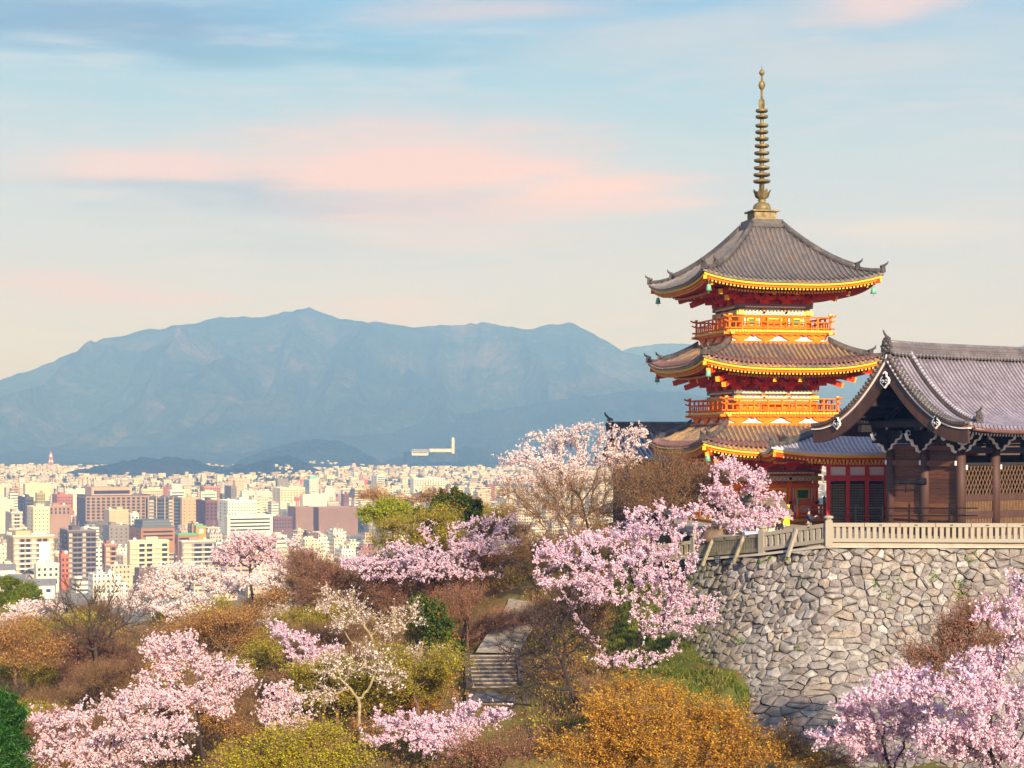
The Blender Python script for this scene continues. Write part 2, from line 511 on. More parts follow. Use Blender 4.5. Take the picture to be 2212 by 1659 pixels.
ridge_mesh("mountain", main_prof, 8800, 6300, 10200, M_mount, nu=520, nt=110, spur=0.75, su=450, seed=3)
back_prof = [(1000, 900), (1200, 800), (1300, 770), (1350, 756), (1385, 749), (1420, 746), (1450, 742), (1480, 744), (1560, 752), (1700, 762), (1850, 768), (2000, 762), (2120, 752), (2212, 747), (2400, 760), (2800, 850)]
ridge_mesh("mountain", back_prof, 11000, 8000, 12200, M_mount, nu=260, nt=60, spur=0.45, su=700, seed=21)
ridge_mesh("foothills", [(-500, 985), (-100, 972), (60, 968), (200, 955), (330, 945), (450, 925), (560, 905), (660, 893), (760, 905), (850, 922), (960, 900), (1060, 885), (1160, 870), (1300, 850), (1400, 840), (1500, 850), (1700, 880), (2000, 930), (2300, 950)], 7000, 6000, 8200, M_foot, rough=14.0, nu=420, nt=50, spur=0.6, su=300, seed=33)
ridge_mesh("hill", [(108, 1046), (130, 1030), (170, 1014), (230, 1003), (290, 990), (340, 985), (380, 985), (420, 990), (455, 1004), (490, 1008), (540, 1000), (590, 985), (630, 983), (665, 1000), (700, 1022), (730, 1040)], 4300, 3950, 4700, M_foot, rough=16.0, nu=320, nt=72, spur=0.35, su=110, seed=41, sharp=0.8)
ridge_mesh("hill", [(500, 1010), (540, 985), (590, 965), (640, 953), (690, 948), (730, 950), (770, 965), (800, 985), (840, 1010)], 5400, 5000, 5900, M_foot, rough=16.0, nu=240, nt=72, spur=0.35, su=160, seed=52, sharp=0.8)
ridge_mesh("hill", [(800, 1012), (850, 990), (900, 978), (960, 968), (1010, 962), (1060, 972), (1120, 985), (1250, 975), (1400, 960), (1600, 980), (1800, 1010)], 5700, 5250, 6300, M_foot, rough=16.0, nu=320, nt=72, spur=0.4, su=160, seed=63, sharp=0.8)
ridge_mesh("hill", [(-200, 1012), (-60, 1000), (40, 1000), (120, 1006), (180, 998), (240, 1000), (300, 1015)], 5600, 5250, 6000, M_foot, rough=16.0, nu=180, nt=60, spur=0.35, su=160, seed=74, sharp=0.8)
# ------------------------------------------------------------------ temple materials
M_verm = mat("vermilion paint", (0.80, 0.175, 0.006), 0.6, 0.24, 1.3, spec=0.15)
M_red = mat("deep red paint", (0.62, 0.06, 0.01), 0.6, 0.28, 1.3, spec=0.15)
M_yel = mat("yellow ochre paint", (0.86, 0.50, 0.02), 0.55, 0.08, 4.0)
M_plas = mat("white plaster", (0.80, 0.77, 0.72), 0.8, 0.05, 2.0)
M_green = mat("green lattice paint", (0.02, 0.22, 0.08), 0.6, 0.1, 4.0)
M_gold = mat("weathered gilt bronze", (0.17, 0.105, 0.035), 0.6, 0.4, 2.6, metal=0.35, col2=(0.30, 0.235, 0.09))
M_bell = mat("green patina bronze", (0.16, 0.42, 0.27), 0.6, 0.25, 5.0)
M_black = mat("black lacquer", (0.010, 0.009, 0.010), 0.75, 0.1, spec=0.1)
M_dwood = mat("dark weathered timber", (0.055, 0.022, 0.012), 0.6, 0.4, 1.6, streak=(1, 1, 0.12), bump=0.25, bscale=14)
M_pillar = mat("reddish brown timber pillar", (0.065, 0.027, 0.017), 0.65, 0.35, 2.0, streak=(3, 3, 0.25), bump=0.2, bscale=10)
M_white = mat("white painted edge", (0.80, 0.78, 0.76), 0.6, 0.06)
M_copper = mat("brown copper gutter", (0.13, 0.05, 0.04), 0.45, 0.2, 2.0)

def tilemat(name, c0, c1, c2, wear, course=0.30, rough=0.42, lichen=None, cd=0.80):
    """fired clay roof tiles: courses, worn patches"""
    m, gg = new_mat(name)
    tcn = gg.n('ShaderNodeTexCoord')
    v = tcn.outputs['Object']
    n_ = gg.noise(v, 1.3, 6, 0.65)
    n2_ = gg.noise(v, 9.0, 4, 0.7)
    cc = gg.ramp(gg.math('ADD', gg.math('MULTIPLY', n_, 0.55), gg.math('MULTIPLY', n2_, 0.45)), [(0.34, c0), (0.5, c1), (0.66, c2)])
    if lichen:
        lm = gg.rng(gg.noise(v, 0.55, 5, 0.7), wear, wear + 0.10, 0, 1, True)
        lm = gg.math('MULTIPLY', lm, gg.rng(n2_, 0.38, 0.55, 0.25, 1))
        cc = gg.mix(lm, cc, lichen)
    sp = gg.n('ShaderNodeSeparateXYZ', inp={0: v})
    w = gg.math('FRACT', gg.math('DIVIDE', sp.outputs[2], course * 0.55))
    dark = gg.rng(w, 0.0, 0.22, cd, 1.0)
    cc = gg.mix(1.0, cc, gg.n('ShaderNodeCombineColor', inp={0: dark, 1: dark, 2: dark}).outputs[0], 'MULTIPLY')
    b = gg.n('ShaderNodeBsdfPrincipled', inp={'Base Color': cc, 'Roughness': rough})
    bp = gg.n('ShaderNodeBump', inp={'Height': gg.math('ADD', w, n2_), 'Strength': 0.5}); bp.inputs['Distance'].default_value = 0.03
    gg.t.links.new(bp.outputs[0], b.inputs['Normal'])
    return finish(m, gg, b.outputs[0])
M_tileA = tilemat("grey clay tiles", (0.07, 0.06, 0.058, 1), (0.16, 0.132, 0.118, 1), (0.27, 0.21, 0.155, 1), 0.56, lichen=(0.26, 0.15, 0.06, 1))
M_tileB = tilemat("worn clay tiles with ochre lichen", (0.08, 0.055, 0.048, 1), (0.19, 0.125, 0.088, 1), (0.33, 0.21, 0.12, 1), 0.46, lichen=(0.42, 0.24, 0.08, 1))
M_tileC = tilemat("silver grey glazed tiles", (0.20, 0.175, 0.215, 1), (0.33, 0.295, 0.35, 1), (0.45, 0.41, 0.47, 1), 0.7, rough=0.33)
M_tileG = tilemat("purple grey gate tiles", (0.13, 0.11, 0.14, 1), (0.24, 0.205, 0.255, 1), (0.36, 0.315, 0.37, 1), 0.7, rough=0.36, cd=0.9)
M_panL = mat("pale pan tiles with painted roll shade", (0.30, 0.27, 0.29), 0.6, 0.25, 3.0)  # toned below the pale rolls: shade of the recesses put into the colour
M_tileH = tilemat("pale silver tiles", (0.40, 0.37, 0.41, 1), (0.55, 0.51, 0.55, 1), (0.68, 0.64, 0.67, 1), 0.9, rough=0.4, cd=0.92)
M_pan = mat("pan tiles dark as shade between rolls", (0.10, 0.085, 0.085), 0.7, 0.35, 3.0)  # recess shade between the rolls painted in as a darker tile colour
M_tileD = tilemat("dark ridge tiles", (0.035, 0.03, 0.03, 1), (0.085, 0.072, 0.068, 1), (0.17, 0.145, 0.12, 1), 0.7, course=0.2)

M_tileE = tilemat("purple grey ridge tiles", (0.07, 0.06, 0.07, 1), (0.14, 0.12, 0.13, 1), (0.22, 0.19, 0.19, 1), 0.7, course=0.2)
def bandmat(name, axis_scale=1.0):
    """painted beam: row of green, pink and white lozenges on cream between dark lines"""
    m, gg = new_mat(name)
    tcn = gg.n('ShaderNodeTexCoord')
    sp = gg.n('ShaderNodeSeparateXYZ', inp={0: tcn.outputs['Object']})
    u = gg.math('ADD', sp.outputs[0], sp.outputs[1])
    w = gg.math('FRACT', gg.math('MULTIPLY', u, 1.9))
    zz = gg.math('FRACT', gg.math('MULTIPLY', sp.outputs[2], 3.1))
    d = gg.math('ADD', gg.math('ABSOLUTE', gg.math('SUBTRACT', w, 0.5)), gg.math('ABSOLUTE', gg.math('SUBTRACT', zz, 0.5)))
    cc = gg.ramp(d, [(0.0, (0.75, 0.08, 0.14, 1)), (0.16, (0.8, 0.5, 0.55, 1)), (0.3, (0.75, 0.62, 0.5, 1)), (0.46, (0.10, 0.36, 0.12, 1)), (0.6, (0.72, 0.60, 0.28, 1)), (0.8, (0.5, 0.42, 0.30, 1))], 'CONSTANT')
    b = gg.n('ShaderNodeBsdfPrincipled', inp={'Base Color': cc, 'Roughness': 0.6})
    return finish(m, gg, b.outputs[0])
M_band = bandmat("painted lozenge beam")

# ------------------------------------------------------------------ tiled roofs
def rot2(k):  # quarter turns
    return Matrix.Rotation(k * math.pi / 2, 3, 'Z')

def hip_roof(root, zt, ze, hx_t, hy_t, hx_e, hy_e, lift, material, p=1.55, rib=0.33, ribr=0.085, sides=(0, 1, 2, 3),
             eave_mats=None, ridge_r=0.14, hips=True, rafter_in=None, orn=True, thick=0.16, lpow=3.0, pan=None):
    """four-sided roof with concave slopes and lifted corners: part 'roof' with sub-parts 'eave', 'hip_ridge', 'ridge_ornament'"""
    def pt(k, lat, t):
        # side k; lat in metres along the side; t 0 top .. 1 eave
        if k % 2 == 0: half, out = hx_t + (hx_e - hx_t) * t, hy_t + (hy_e - hy_t) * t
        else: half, out = hy_t + (hy_e - hy_t) * t, hx_t + (hx_e - hx_t) * t
        q = min(1.0, abs(lat) / max(half, 1e-3))
        z = zt - (zt - ze) * (1 - max(0.0, 1 - t) ** p) + lift * (q ** lpow) * t ** 2
        v = Vector((lat, -out, z))
        return rot2(k) @ v
    def half(k, t):
        return hx_t + (hx_e - hx_t) * t if k % 2 == 0 else hy_t + (hy_e - hy_t) * t
    mb = MB()
    nt, ns = 14, 30
    for k in sides:
        rows = [[pt(k, half(k, i / nt) * (2 * j / ns - 1), i / nt) for j in range(ns + 1)] for i in range(nt + 1)]
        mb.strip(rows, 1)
        # edge thickness
        e0 = rows[-1]
        mb.strip([e0, [q - Vector((0, 0, thick)) for q in e0]], 0, smooth=False)
        L = half(k, 1.0)
        n = int(2 * L / rib)
        for i in range(n + 1):
            lat = -L + 0.06 + (2 * L - 0.12) * i / n
            ht, he = half(k, 0), half(k, 1)
            t0 = 0.0 if abs(lat) <= ht else (abs(lat) - ht) / (he - ht)
            if t0 > 0.97: continue
            kk = max(3, int(9 * (1 - t0)) + 1)
            pts = [pt(k, lat, t0 + (1.0 - t0) * a / kk) + Vector((0, 0, 0.02)) for a in range(kk + 1)]
            d = (pts[-1] - pts[-2]).normalized()
            pts.append(pts[-1] + d * 0.07)
            mb.tube(pts, [ribr] * (len(pts) - 1) + [ribr * 1.12], 6, 0)
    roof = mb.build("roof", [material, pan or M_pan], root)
    # eave: yellow fascia, boards, rafters with yellow ends
    if eave_mats:
        my, mo, mr = eave_mats
        eb = MB()
        for k in sides:
            L = half(k, 1.0)
            outv = rot2(k) @ Vector((0, -1, 0))
            def ep(s, din, dz):
                v = pt(k, L * s * (1 - din / (hx_e if k % 2 else hy_e)), 1.0)
                return v - outv * din - Vector((0, 0, dz))
            ss = [2 * j / 40 - 1 for j in range(41)]
            rows = [[ep(s, 0.10, thick) for s in ss], [ep(s, 0.12, thick + 0.15) for s in ss], [ep(s, 0.24, thick + 0.15) for s in ss]]
            eb.strip(rows, 0, smooth=False)
            rows = [[ep(s, 0.24, thick + 0.14) for s in ss], [ep(s, 0.25, thick + 0.30) for s in ss], [ep(s, 0.40, thick + 0.30) for s in ss]]
            eb.strip(rows, 1, smooth=False)
            din = rafter_in or 3.2
            rows = [[ep(s, 0.2, thick + 0.18) for s in ss], [ep(s, din * 0.5, thick + 0.02) for s in ss], [ep(s, din, thick - 0.12 + 0.0) for s in ss]]
            eb.strip(rows, 2, smooth=False)
            n = int(2 * L / 0.26)
            for i in range(n):
                s = -1 + (2 * (i + 0.5)) / n
                if abs(s) > 0.985: continue
                a = ep(s, 0.34, thick + 0.37); b_ = ep(s, 1.5, thick + 0.27)
                room = L * (1 - abs(s))
                ln = min(1.2, room + 0.25)
                b_ = a + (b_ - a).normalized() * ln
                b_ = Vector((a.x, a.y, a.z)) - outv * ln + Vector((0, 0, 0.09 * ln))
                eb.bar(b_, a, 0.12, 0.13, 2, end_mi=0)
                a2 = ep(s, 1.25, thick + 0.52)
                ln2 = min(din - 1.3, max(0.2, room - 1.0))
                if room > 1.1:
                    b2 = a2 - outv * ln2 + Vector((0, 0, 0.10 * ln2))
                    eb.bar(b2, a2, 0.13, 0.14, 2, end_mi=0)
        # corner beams
        for k in range(4):
            if not hips: break
            c = pt(k, half(k, 1.0), 1.0)
            d = Vector((c.x, c.y, 0)).normalized()
            a = c - d * 0.25 - Vector((0, 0, thick + 0.36))
            eb.bar(a - d * 3.2 - Vector((0, 0, lift * 0.55)), a, 0.26, 0.28, 2, end_mi=0)
        eb.build("eave", [my, mo, mr], roof)
    if hips:
        for k in range(4):
            pts = [pt(k, half(k, t), t) + Vector((0, 0, 0.14)) for t in [0.0, 0.1, 0.2, 0.3, 0.4, 0.5, 0.6, 0.68, 0.74]]
            d = (pts[-1] - pts[-2]).normalized()
            hb = MB()
            hb.tube(pts, ridge_r, 8, 0, sq=1.5)
            hb.tube([q + Vector((0, 0, ridge_r * 1.4)) for q in pts], ridge_r * 0.55, 6, 0)
            e = pts[-1] + d * 0.05
            pts2 = [pt(k, half(k, t), t) + Vector((0, 0, 0.10 + 0.10 * max(0, t - 0.8) * 5 * 0.5)) for t in [0.72, 0.8, 0.88, 0.95, 0.99]]
            hb.tube(pts2, ridge_r * 0.85, 8, 0, sq=1.3)
            hr = hb.build("hip_ridge", M_tileD, roof)
            if orn:
                for (q, dd, sc) in ((e, d, 1.0), (pts2[-1], (pts2[-1] - pts2[-2]).normalized(), 0.9)):
                    ob = MB()
                    dd = Vector((dd.x, dd.y, 0)).normalized()
                    up = Vector((0, 0, 1)); sd = dd.cross(up)
                    r0 = ridge_r * sc
                    ob.prism([q + sd * (r0 * 1.5 * math.cos(t_)) + up * (r0 * 0.6 + r0 * 2.2 * math.sin(t_)) - dd * 0.05 for t_ in [math.pi * i / 8 for i in range(9)]] + [q - sd * r0 * 1.7 - up * r0 * 1.2 - dd * 0.05, q + sd * r0 * 1.7 - up * r0 * 1.2 - dd * 0.05], dd * 0.14)
                    ob.tube([q + up * r0 * 1.6 - dd * 0.2, q + up * r0 * 2.4 + dd * 0.1, q + up * r0 * 3.2 + dd * 0.28, q + up * r0 * 4.3 + dd * 0.34], [r0 * 0.75, r0 * 0.6, r0 * 0.5, r0 * 0.25], 6)
                    ob.build("ridge_ornament", M_tileD, roof)
    return roof, pt

# ------------------------------------------------------------------ the three-storey pagoda
PZ = -6.0
pag = empty("pagoda", (16.9, 120, PZ), R(12), "three-storey vermilion pagoda with curved grey tiled roofs and tall gilt spire", "pagoda")
A = pag
def z_(w): return w - PZ

def bracket_mesh(diag=False):
    mb = MB()
    f = 1.414 if diag else 1.0
    mb.box((0, -0.02, 0.16), (0.62, 0.62, 0.30), 0)
    for k in range(3):
        z = 0.40 + k * 0.40
        o = (0.55 + 0.62 * k) * f
        mb.bar((0, 0.1, z), (0, -o - 0.18, z), 0.20, 0.24, 0, end_mi=1 if k == 2 else 0)
        for yy in (0.0, -o):
            if diag and yy != 0: continue
            w = 0.85 - 0.05 * k
            # curved cross arm
            mb.prism([(-w, yy - 0.1, z + 0.12), (-w, yy - 0.1, z + 0.02), (-w * 0.55, yy - 0.1, z - 0.14), (w * 0.55, yy - 0.1, z - 0.14), (w, yy - 0.1, z + 0.02), (w, yy - 0.1, z + 0.12)], (0, 0.2, 0), 0)
            for xx in (-w * 0.85, 0, w * 0.85):
                mb.box((xx, yy, z + 0.2), (0.26, 0.28, 0.17), 0)
        if diag:
            mb.box((0, -o, z + 0.2), (0.3, 0.3, 0.17), 0)
    # tail rafters with ochre ends
    if diag:
        for ln, z0_, z1_ in ((4.3, 1.75, 1.12), (3.0, 1.35, 0.62), (2.1, 0.95, 0.30)):
            mb.bar((0, 0, z0_), (0, -ln, z1_), 0.30, 0.34, 0, end_mi=1)
    else:
        mb.bar((0, 0.0, 1.5), (0, -2.25, 0.62), 0.24, 0.32, 0, end_mi=1)
        mb.bar((-1.0, -1.9, 1.40), (1.0, -1.9, 1.40), 0.18, 0.22, 0)
    return mb.mesh("bracket")
BR_N, BR_D = bracket_mesh(), bracket_mesh(True)
for me_ in (BR_N, BR_D):
    me_.materials.append(M_red); me_.materials.append(M_yel)

def put(me_, name, parent, loc, rz):
    o = bpy.data.objects.new(name, me_)
    COL.objects.link(o); o.parent = parent; o.location = loc; o.rotation_euler = (0, 0, rz)
    return o

def storey(b, z0, z1, first=False):
    """walls from z0 to z1 (local), half width b"""
    mb = MB()
    mb.box((0, 0, (z0 + z1) / 2 + 0.7), (2 * b - 0.3, 2 * b - 0.3, z1 - z0 + 1.6), 0)
    core = mb.build("wall", M_plas if not first else M_verm, A)
    colm = MB(); colm.tube([(0, 0, z0), (0, 0, z1)], 0.19, 10)
    cm = colm.mesh("column"); cm.materials.append(M_verm)
    pos_ = [-b, -b / 3, b / 3, b]
    for i, x in enumerate(pos_):
        for j, y in enumerate(pos_):
            if i in (0, 3) or j in (0, 3): put(cm, "column", A, (x, y, 0), 0)
    H = z1 - z0
    for k in range(4):
        q = k * math.pi / 2
        # lintel beams
        mb = MB()
        mb.box((0, -b - 0.02, z1 - 0.13), (2 * b + 0.66, 0.46, 0.26), 0)
        mb.box((0, -b - 0.27, z1 - 0.19), (2 * b + 0.2, 0.05, 0.10), 1)
        for i in range(22):
            mb.box((-b + 2 * b * (i + 0.5) / 22, -b - 0.30, z1 - 0.20), (0.10, 0.03, 0.09), 2)
        o = mb.build("plate_beam", [mat("grey green beam", (0.17, 0.15, 0.12), 0.6), M_plas, M_yel], A); o.rotation_euler = (0, 0, q)
        mb = MB()
        mb.box((0, -b - 0.06, z1 - 0.56), (2 * b + 0.5, 0.34, 0.32), 0)
        for sx_ in (-1, 1): mb.box((sx_ * (b + 0.05), -b - 0.065, z1 - 0.56), (0.6, 0.345, 0.324), 1)
        for x in pos_: mb.tube([(x, -b - 0.22, z1 - 0.56), (x, -b - 0.28, z1 - 0.56)], 0.09, 8, 2)
        o = mb.build("painted_beam", [M_band, mat("yellow green beam end", (0.5, 0.5, 0.1), 0.6), M_black], A); o.rotation_euler = (0, 0, q)
        mb = MB()
        mb.box((0, -b + 0.05, z0 + 0.16), (2 * b + 0.2, 0.42, 0.32), 0)
        if first:
            mb.box((0, -b + 0.03, z0 + 1.0), (2 * b + 0.4, 0.45, 0.30), 0)
            mb.box((0, -b + 0.03, z1 - 1.05), (2 * b + 0.4, 0.45, 0.26), 0)
            for x in pos_:
                for zz in (z0 + 1.0, z0 + 0.16): mb.tube([(x, -b - 0.19, zz), (x, -b - 0.25, zz)], 0.10, 8, 1)
        else:
            mb.box((0, -b + 0.03, z1 - 0.80), (2 * b + 0.3, 0.42, 0.12), 0)
        o = mb.build("tie_beam", [M_verm, M_black], A); o.rotation_euler = (0, 0, q)
        # door in the centre bay
        w = b / 3 - 0.22
        zt_, zb_ = (z1 - 1.18, z0 + 0.32) if first else (z1 - 0.86, z0 + 0.28)
        mb = MB()
        mb.box((0, -b + 0.03, (zt_ + zb_) / 2), (2 * w, 0.10, zt_ - zb_), 0)
        mb.box((0, -b - 0.03, (zt_ + zb_) / 2), (0.03, 0.03, zt_ - zb_), 2)
        for sx_ in (-1, 1):
            mb.box((sx_ * (w - 0.06), -b - 0.04, (zt_ + zb_) / 2), (0.13, 0.14, zt_ - zb_), 1)
            if first:
                mb.tube([(sx_ * 0.25, -b - 0.02, zb_ + 1.1), (sx_ * 0.25, -b - 0.07, zb_ + 1.1)], 0.07, 8, 2)
        mb.box((0, -b - 0.045, zt_ - 0.07), (2 * w, 0.15, 0.14), 1)
        o = mb.build("door", [M_verm, M_yel, M_black], A); o.rotation_euler = (0, 0, q)
        for sx_ in (-1, 1):
            xw = sx_ * b * 2 / 3
            ww = b / 3 - 0.22
            zb2 = z0 + 1.15 if first else zb_
            fr = MB()
            fr.box((xw, -b + 0.03, (zt_ + zb2) / 2), (2 * ww, 0.08, zt_ - zb2), 1)
            for s2 in (-1, 1):
                fr.box((xw + s2 * (ww - 0.05), -b - 0.02, (zt_ + zb2) / 2), (0.10, 0.08, zt_ - zb2), 2)
                fr.box((xw + s2 * (ww - 0.25), -b - 0.04, (zt_ + zb2) / 2), (0.12, 0.12, zt_ - zb2 - 0.1), 0)
            for zz in (zt_ - 0.08, zb2 + 0.08):
                fr.box((xw, -b - 0.04, zz), (2 * ww - 0.5, 0.12, 0.12), 0)
            o = fr.build("window", [M_yel, M_verm, M_plas], A); o.rotation_euler = (0, 0, q)
            lt = MB()
            lw = ww - 0.31
            lt.box((xw, -b + 0.0, (zt_ + zb2) / 2), (2 * lw, 0.04, zt_ - zb2 - 0.28), 0)
            n = max(5, int(2 * lw / 0.09))
            for i in range(n):
                lt.box((xw - lw + 2 * lw * (i + 0.5) / n, -b - 0.03, (zt_ + zb2) / 2), (0.045, 0.05, zt_ - zb2 - 0.28), 0)
            lt.build("lattice", M_green, o)
            if first:
                wp = MB(); wp.box((xw, -b + 0.02, z0 + 0.58), (2 * ww - 0.2, 0.08, 0.52), 0)
                o2 = wp.build("panel", M_plas, A); o2.rotation_euler = (0, 0, q)
        # brackets
        for x in (-b / 3, b / 3):
            put(BR_N, "bracket", A, rot2(k) @ Vector((x, -b, z1)), q)
        # struts between brackets
        mb = MB()
        for x in (-2 * b / 3, 0, 2 * b / 3):
            mb.prism([(x - 0.55, -b + 0.06, z1), (x - 0.12, -b + 0.06, z1 + 0.45), (x - 0.12, -b + 0.06, z1 + 1.4), (x + 0.12, -b + 0.06, z1 + 1.4), (x + 0.12, -b + 0.06, z1 + 0.45), (x + 0.55, -b + 0.06, z1)][::-1], (0, 0.12, 0), 0)
        mb.box((0, -b + 0.05, z1 + 1.5), (2 * b, 0.3, 0.3), 0)
        o = mb.build("strut", M_red, A); o.rotation_euler = (0, 0, q)
        put(BR_D, "bracket", A, rot2(k) @ Vector((b, -b, z1)), q + math.pi / 4)

def balcony(c, zf, zb, post_dz=0.86):
    """floor at zf, skirt down to zb, half width c"""
    mb = MB()
    mb.box((0, 0, zf - 0.06), (2 * c + 0.16, 2 * c + 0.16, 0.12), 0)
    for k in range(4):
        q = rot2(k)
        n = 34
        for i in range(n):
            x = -c - 0.05 + (2 * c + 0.1) * (i + 0.5) / n
            mb.box(q @ Vector((x, -c - 0.10, zf - 0.06)), (0.17 if k % 2 == 0 else 0.06, 0.06 if k % 2 == 0 else 0.17, 0.135), 1)
    mb.build("balcony_floor", [M_verm, M_yel], A)
    for k in range(4):
        qa = k * math.pi / 2
        mb = MB()
        mb.box((0, -c + 0.12, zf - 0.20), (2 * c + 0.66, 0.26, 0.16), 0)                   # beam
        for sx_ in (-1, 1): mb.box((sx_ * (c + 0.34), -c + 0.12, zf - 0.20), (0.03, 0.24, 0.15), 1)
        mb.box((0, -c + 0.36, (zf + zb) / 2 - 0.05), (2 * c - 0.6, 0.06, zf - zb - 0.2), 2)  # plaster
        H = zf - 0.28 - (zb + 0.24)
        for i in range(4):
            x = -c * 0.76 + c * 1.52 * i / 3
            w = c * 0.15
            zt_ = zf - 0.28
            mb.prism([(x - w * 1.25, -c + 0.16, zt_), (x - w * 1.25, -c + 0.16, zt_ - H * 0.25), (x - w, -c + 0.16, zt_ - H * 0.55), (x - w * 0.5, -c + 0.16, zt_ - H * 0.75), (x - w * 0.4, -c + 0.16, zt_ - H),
                      (x + w * 0.4, -c + 0.16, zt_ - H), (x + w * 0.5, -c + 0.16, zt_ - H * 0.75), (x + w, -c + 0.16, zt_ - H * 0.55), (x + w * 1.25, -c + 0.16, zt_ - H * 0.25), (x + w * 1.25, -c + 0.16, zt_)], (0, 0.14, 0), 0)
        for i in range(14):
            x = -c + 2 * c * (i + 0.5) / 14
            mb.box((x, -c + 0.15, zf - 0.31), (c / 14 * 1.0, 0.2, 0.07), 0)
        mb.box((0, -c + 0.14, zb + 0.11), (2 * c, 0.34, 0.26), 0)
        o = mb.build("skirt_beam", [M_verm, M_yel, M_plas], A); o.rotation_euler = (0, 0, qa)
        # railing
        rb = MB()
        e = c + 0.42
        y = -c + 0.02
        for hz_, r_, ext in ((post_dz, 0.055, 0.42), (post_dz * 0.62, 0.045, 0.34), (0.13, 0.06, 0.30)):
            rise = 0.13 if hz_ > 0.3 else 0
            rb.tube([(-c - ext, y, zf + hz_ + rise), (-c - ext * 0.45, y, zf + hz_ + rise * 0.3), (-c, y, zf + hz_), (c, y, zf + hz_), (c + ext * 0.45, y, zf + hz_ + rise * 0.3), (c + ext, y, zf + hz_ + rise)], r_, 6, 0)
        n = 9
        for i in range(n):
            x = -c + 2 * c * i / (n - 1)
            tall = i in (0, n - 1)
            rb.box((x, y, zf + (post_dz + (0.12 if tall else 0)) / 2), (0.11, 0.11, post_dz + (0.12 if tall else 0)), 0)
            if tall: rb.box((x, y, zf + post_dz + 0.16), (0.16, 0.16, 0.10), 1)
        for i in range(n * 2 - 1):
            x = -c + 2 * c * i / (n * 2 - 2)
            rb.box((x, y, zf + post_dz * 0.31), (0.07, 0.07, post_dz * 0.5), 0)
        o = rb.build("railing", [M_verm, M_yel], A); o.rotation_euler = (0, 0, qa)

EM = (M_yel, M_verm, M_red)
def skirt_tiles(pt, zrow):
    pass
# storeys (heights given relative to eye level, converted with z_)
storey(2.75, z_(-5.15), z_(-2.0), True)
storey(2.62, z_(1.85), z_(3.30))
storey(2.32, z_(7.25), z_(8.98))
balcony(3.86, z_(1.80), z_(0.86))
balcony(3.50, z_(7.20), z_(6.26))
r1, pt1 = hip_roof(A, z_(1.04), z_(-0.62), 3.75, 3.75, 6.25, 6.25, 0.62, M_tileB, p=1.25, eave_mats=EM, rafter_in=3.0)
r2, pt2 = hip_roof(A, z_(6.42), z_(4.80), 3.4, 3.4, 6.2, 6.2, 0.62, M_tileB, p=1.3, eave_mats=EM, rafter_in=3.1)
r3, pt3 = hip_roof(A, z_(14.35), z_(10.25), 1.05, 1.05, 6.15, 6.15, 0.66, M_tileA, p=1.5, eave_mats=EM, rafter_in=3.4)
# raised skirt course of newer tiles along the eaves of the two lower roofs
for (rf, pt, L) in ((r1, pt1, 6.25), (r2, pt2, 6.2)):
    mb = MB()
    for k in range(4):
        rows = []
        for t, dz in ((0.74, 0.05), (0.74, 0.16), (1.0, 0.13)):
            hl = (3.6 + (L - 3.6) * t) - 0.12
            rows.append([pt(k, hl * (2 * j / 36 - 1), t) + Vector((0, 0, dz)) for j in range(37)])
        mb.strip(rows, 0, smooth=False)
        n = 37
        for i in range(n):
            lat = -L * 0.93 + 2 * L * 0.93 * (i + 0.5) / n
            if abs(lat) > 3.6 + (L - 3.6) * 0.74: continue
            mb.tube([pt(k, lat, t) + Vector((0, 0, 0.15)) for t in (0.73, 0.82, 0.91, 1.0)], 0.085, 6, 0)
    mb.build("eave_course", mat("reddish grey eave tiles", (0.17, 0.085, 0.075), 0.5, 0.35, 3.0), rf)
# wind bells
bell = MB()
bell.tube([(0, 0, 0), (0, 0, -0.28)], 0.015, 5)
bell.lathe([(0.07, -0.24), (0.13, -0.30), (0.15, -0.45), (0.20, -0.66), (0.18, -0.66), (0.04, -0.4)], 10)
bell.tube([(0, 0, -0.6), (0, 0, -0.85)], 0.02, 5)
bm_ = bell.mesh("wind_bell"); bm_.materials.append(M_bell)
for pt, L in ((pt1, 6.25), (pt2, 6.2), (pt3, 6.15)):
    for k in range(4):
        c = pt(k, L * 0.90, 1.0)
        c = pt(k, L, 1.0)
        d = Vector((c.x, c.y, 0)).normalized()
        put(bm_, "wind_bell", A, c - d * 0.75 - Vector((0, 0, 0.72)), 0)
# veranda of the first storey
mb = MB()
vz = z_(-5.2)
mb.box((0, 0, vz - 0.07), (8.6, 8.6, 0.14), 0)
mb.box((0, 0, vz - 0.22), (8.3, 8.3, 0.16), 1)
for k in range(4):
    for x in (-4.0, -1.4, 1.4, 4.0):
        q = rot2(k) @ Vector((x, -4.0, vz - 0.75)); mb.tube([q + Vector((0, 0, 0.5)), q - Vector((0, 0, 0.5))], 0.15, 8, 1)
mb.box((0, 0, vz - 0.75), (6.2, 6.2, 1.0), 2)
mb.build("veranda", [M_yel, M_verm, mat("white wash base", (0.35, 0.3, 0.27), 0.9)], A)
for k in range(4):
    for sx_ in (-1, 1):
        mb = MB()
        for x in (1.0, 2.6, 4.1):
            p_ = Vector((sx_ * x, -4.1, vz))
            mb.tube([p_, p_ + Vector((0, 0, 0.95))], 0.10, 8, 0)
            if x in (1.0, 4.1): mb.lathe([(0.12, 0.95), (0.12, 1.05), (0.07, 1.1), (0.13, 1.2), (0.10, 1.32), (0.01, 1.46)], 8, p_, 1)
        for hz_ in (0.25, 0.62, 0.88):
            mb.tube([Vector((sx_ * 1.0, -4.1, vz + hz_)), Vector((sx_ * 4.4, -4.1, vz + hz_))], 0.055, 6, 0)
        mb.build("veranda_railing", [M_verm, M_bell], A).rotation_euler = (0, 0, k * math.pi / 2)
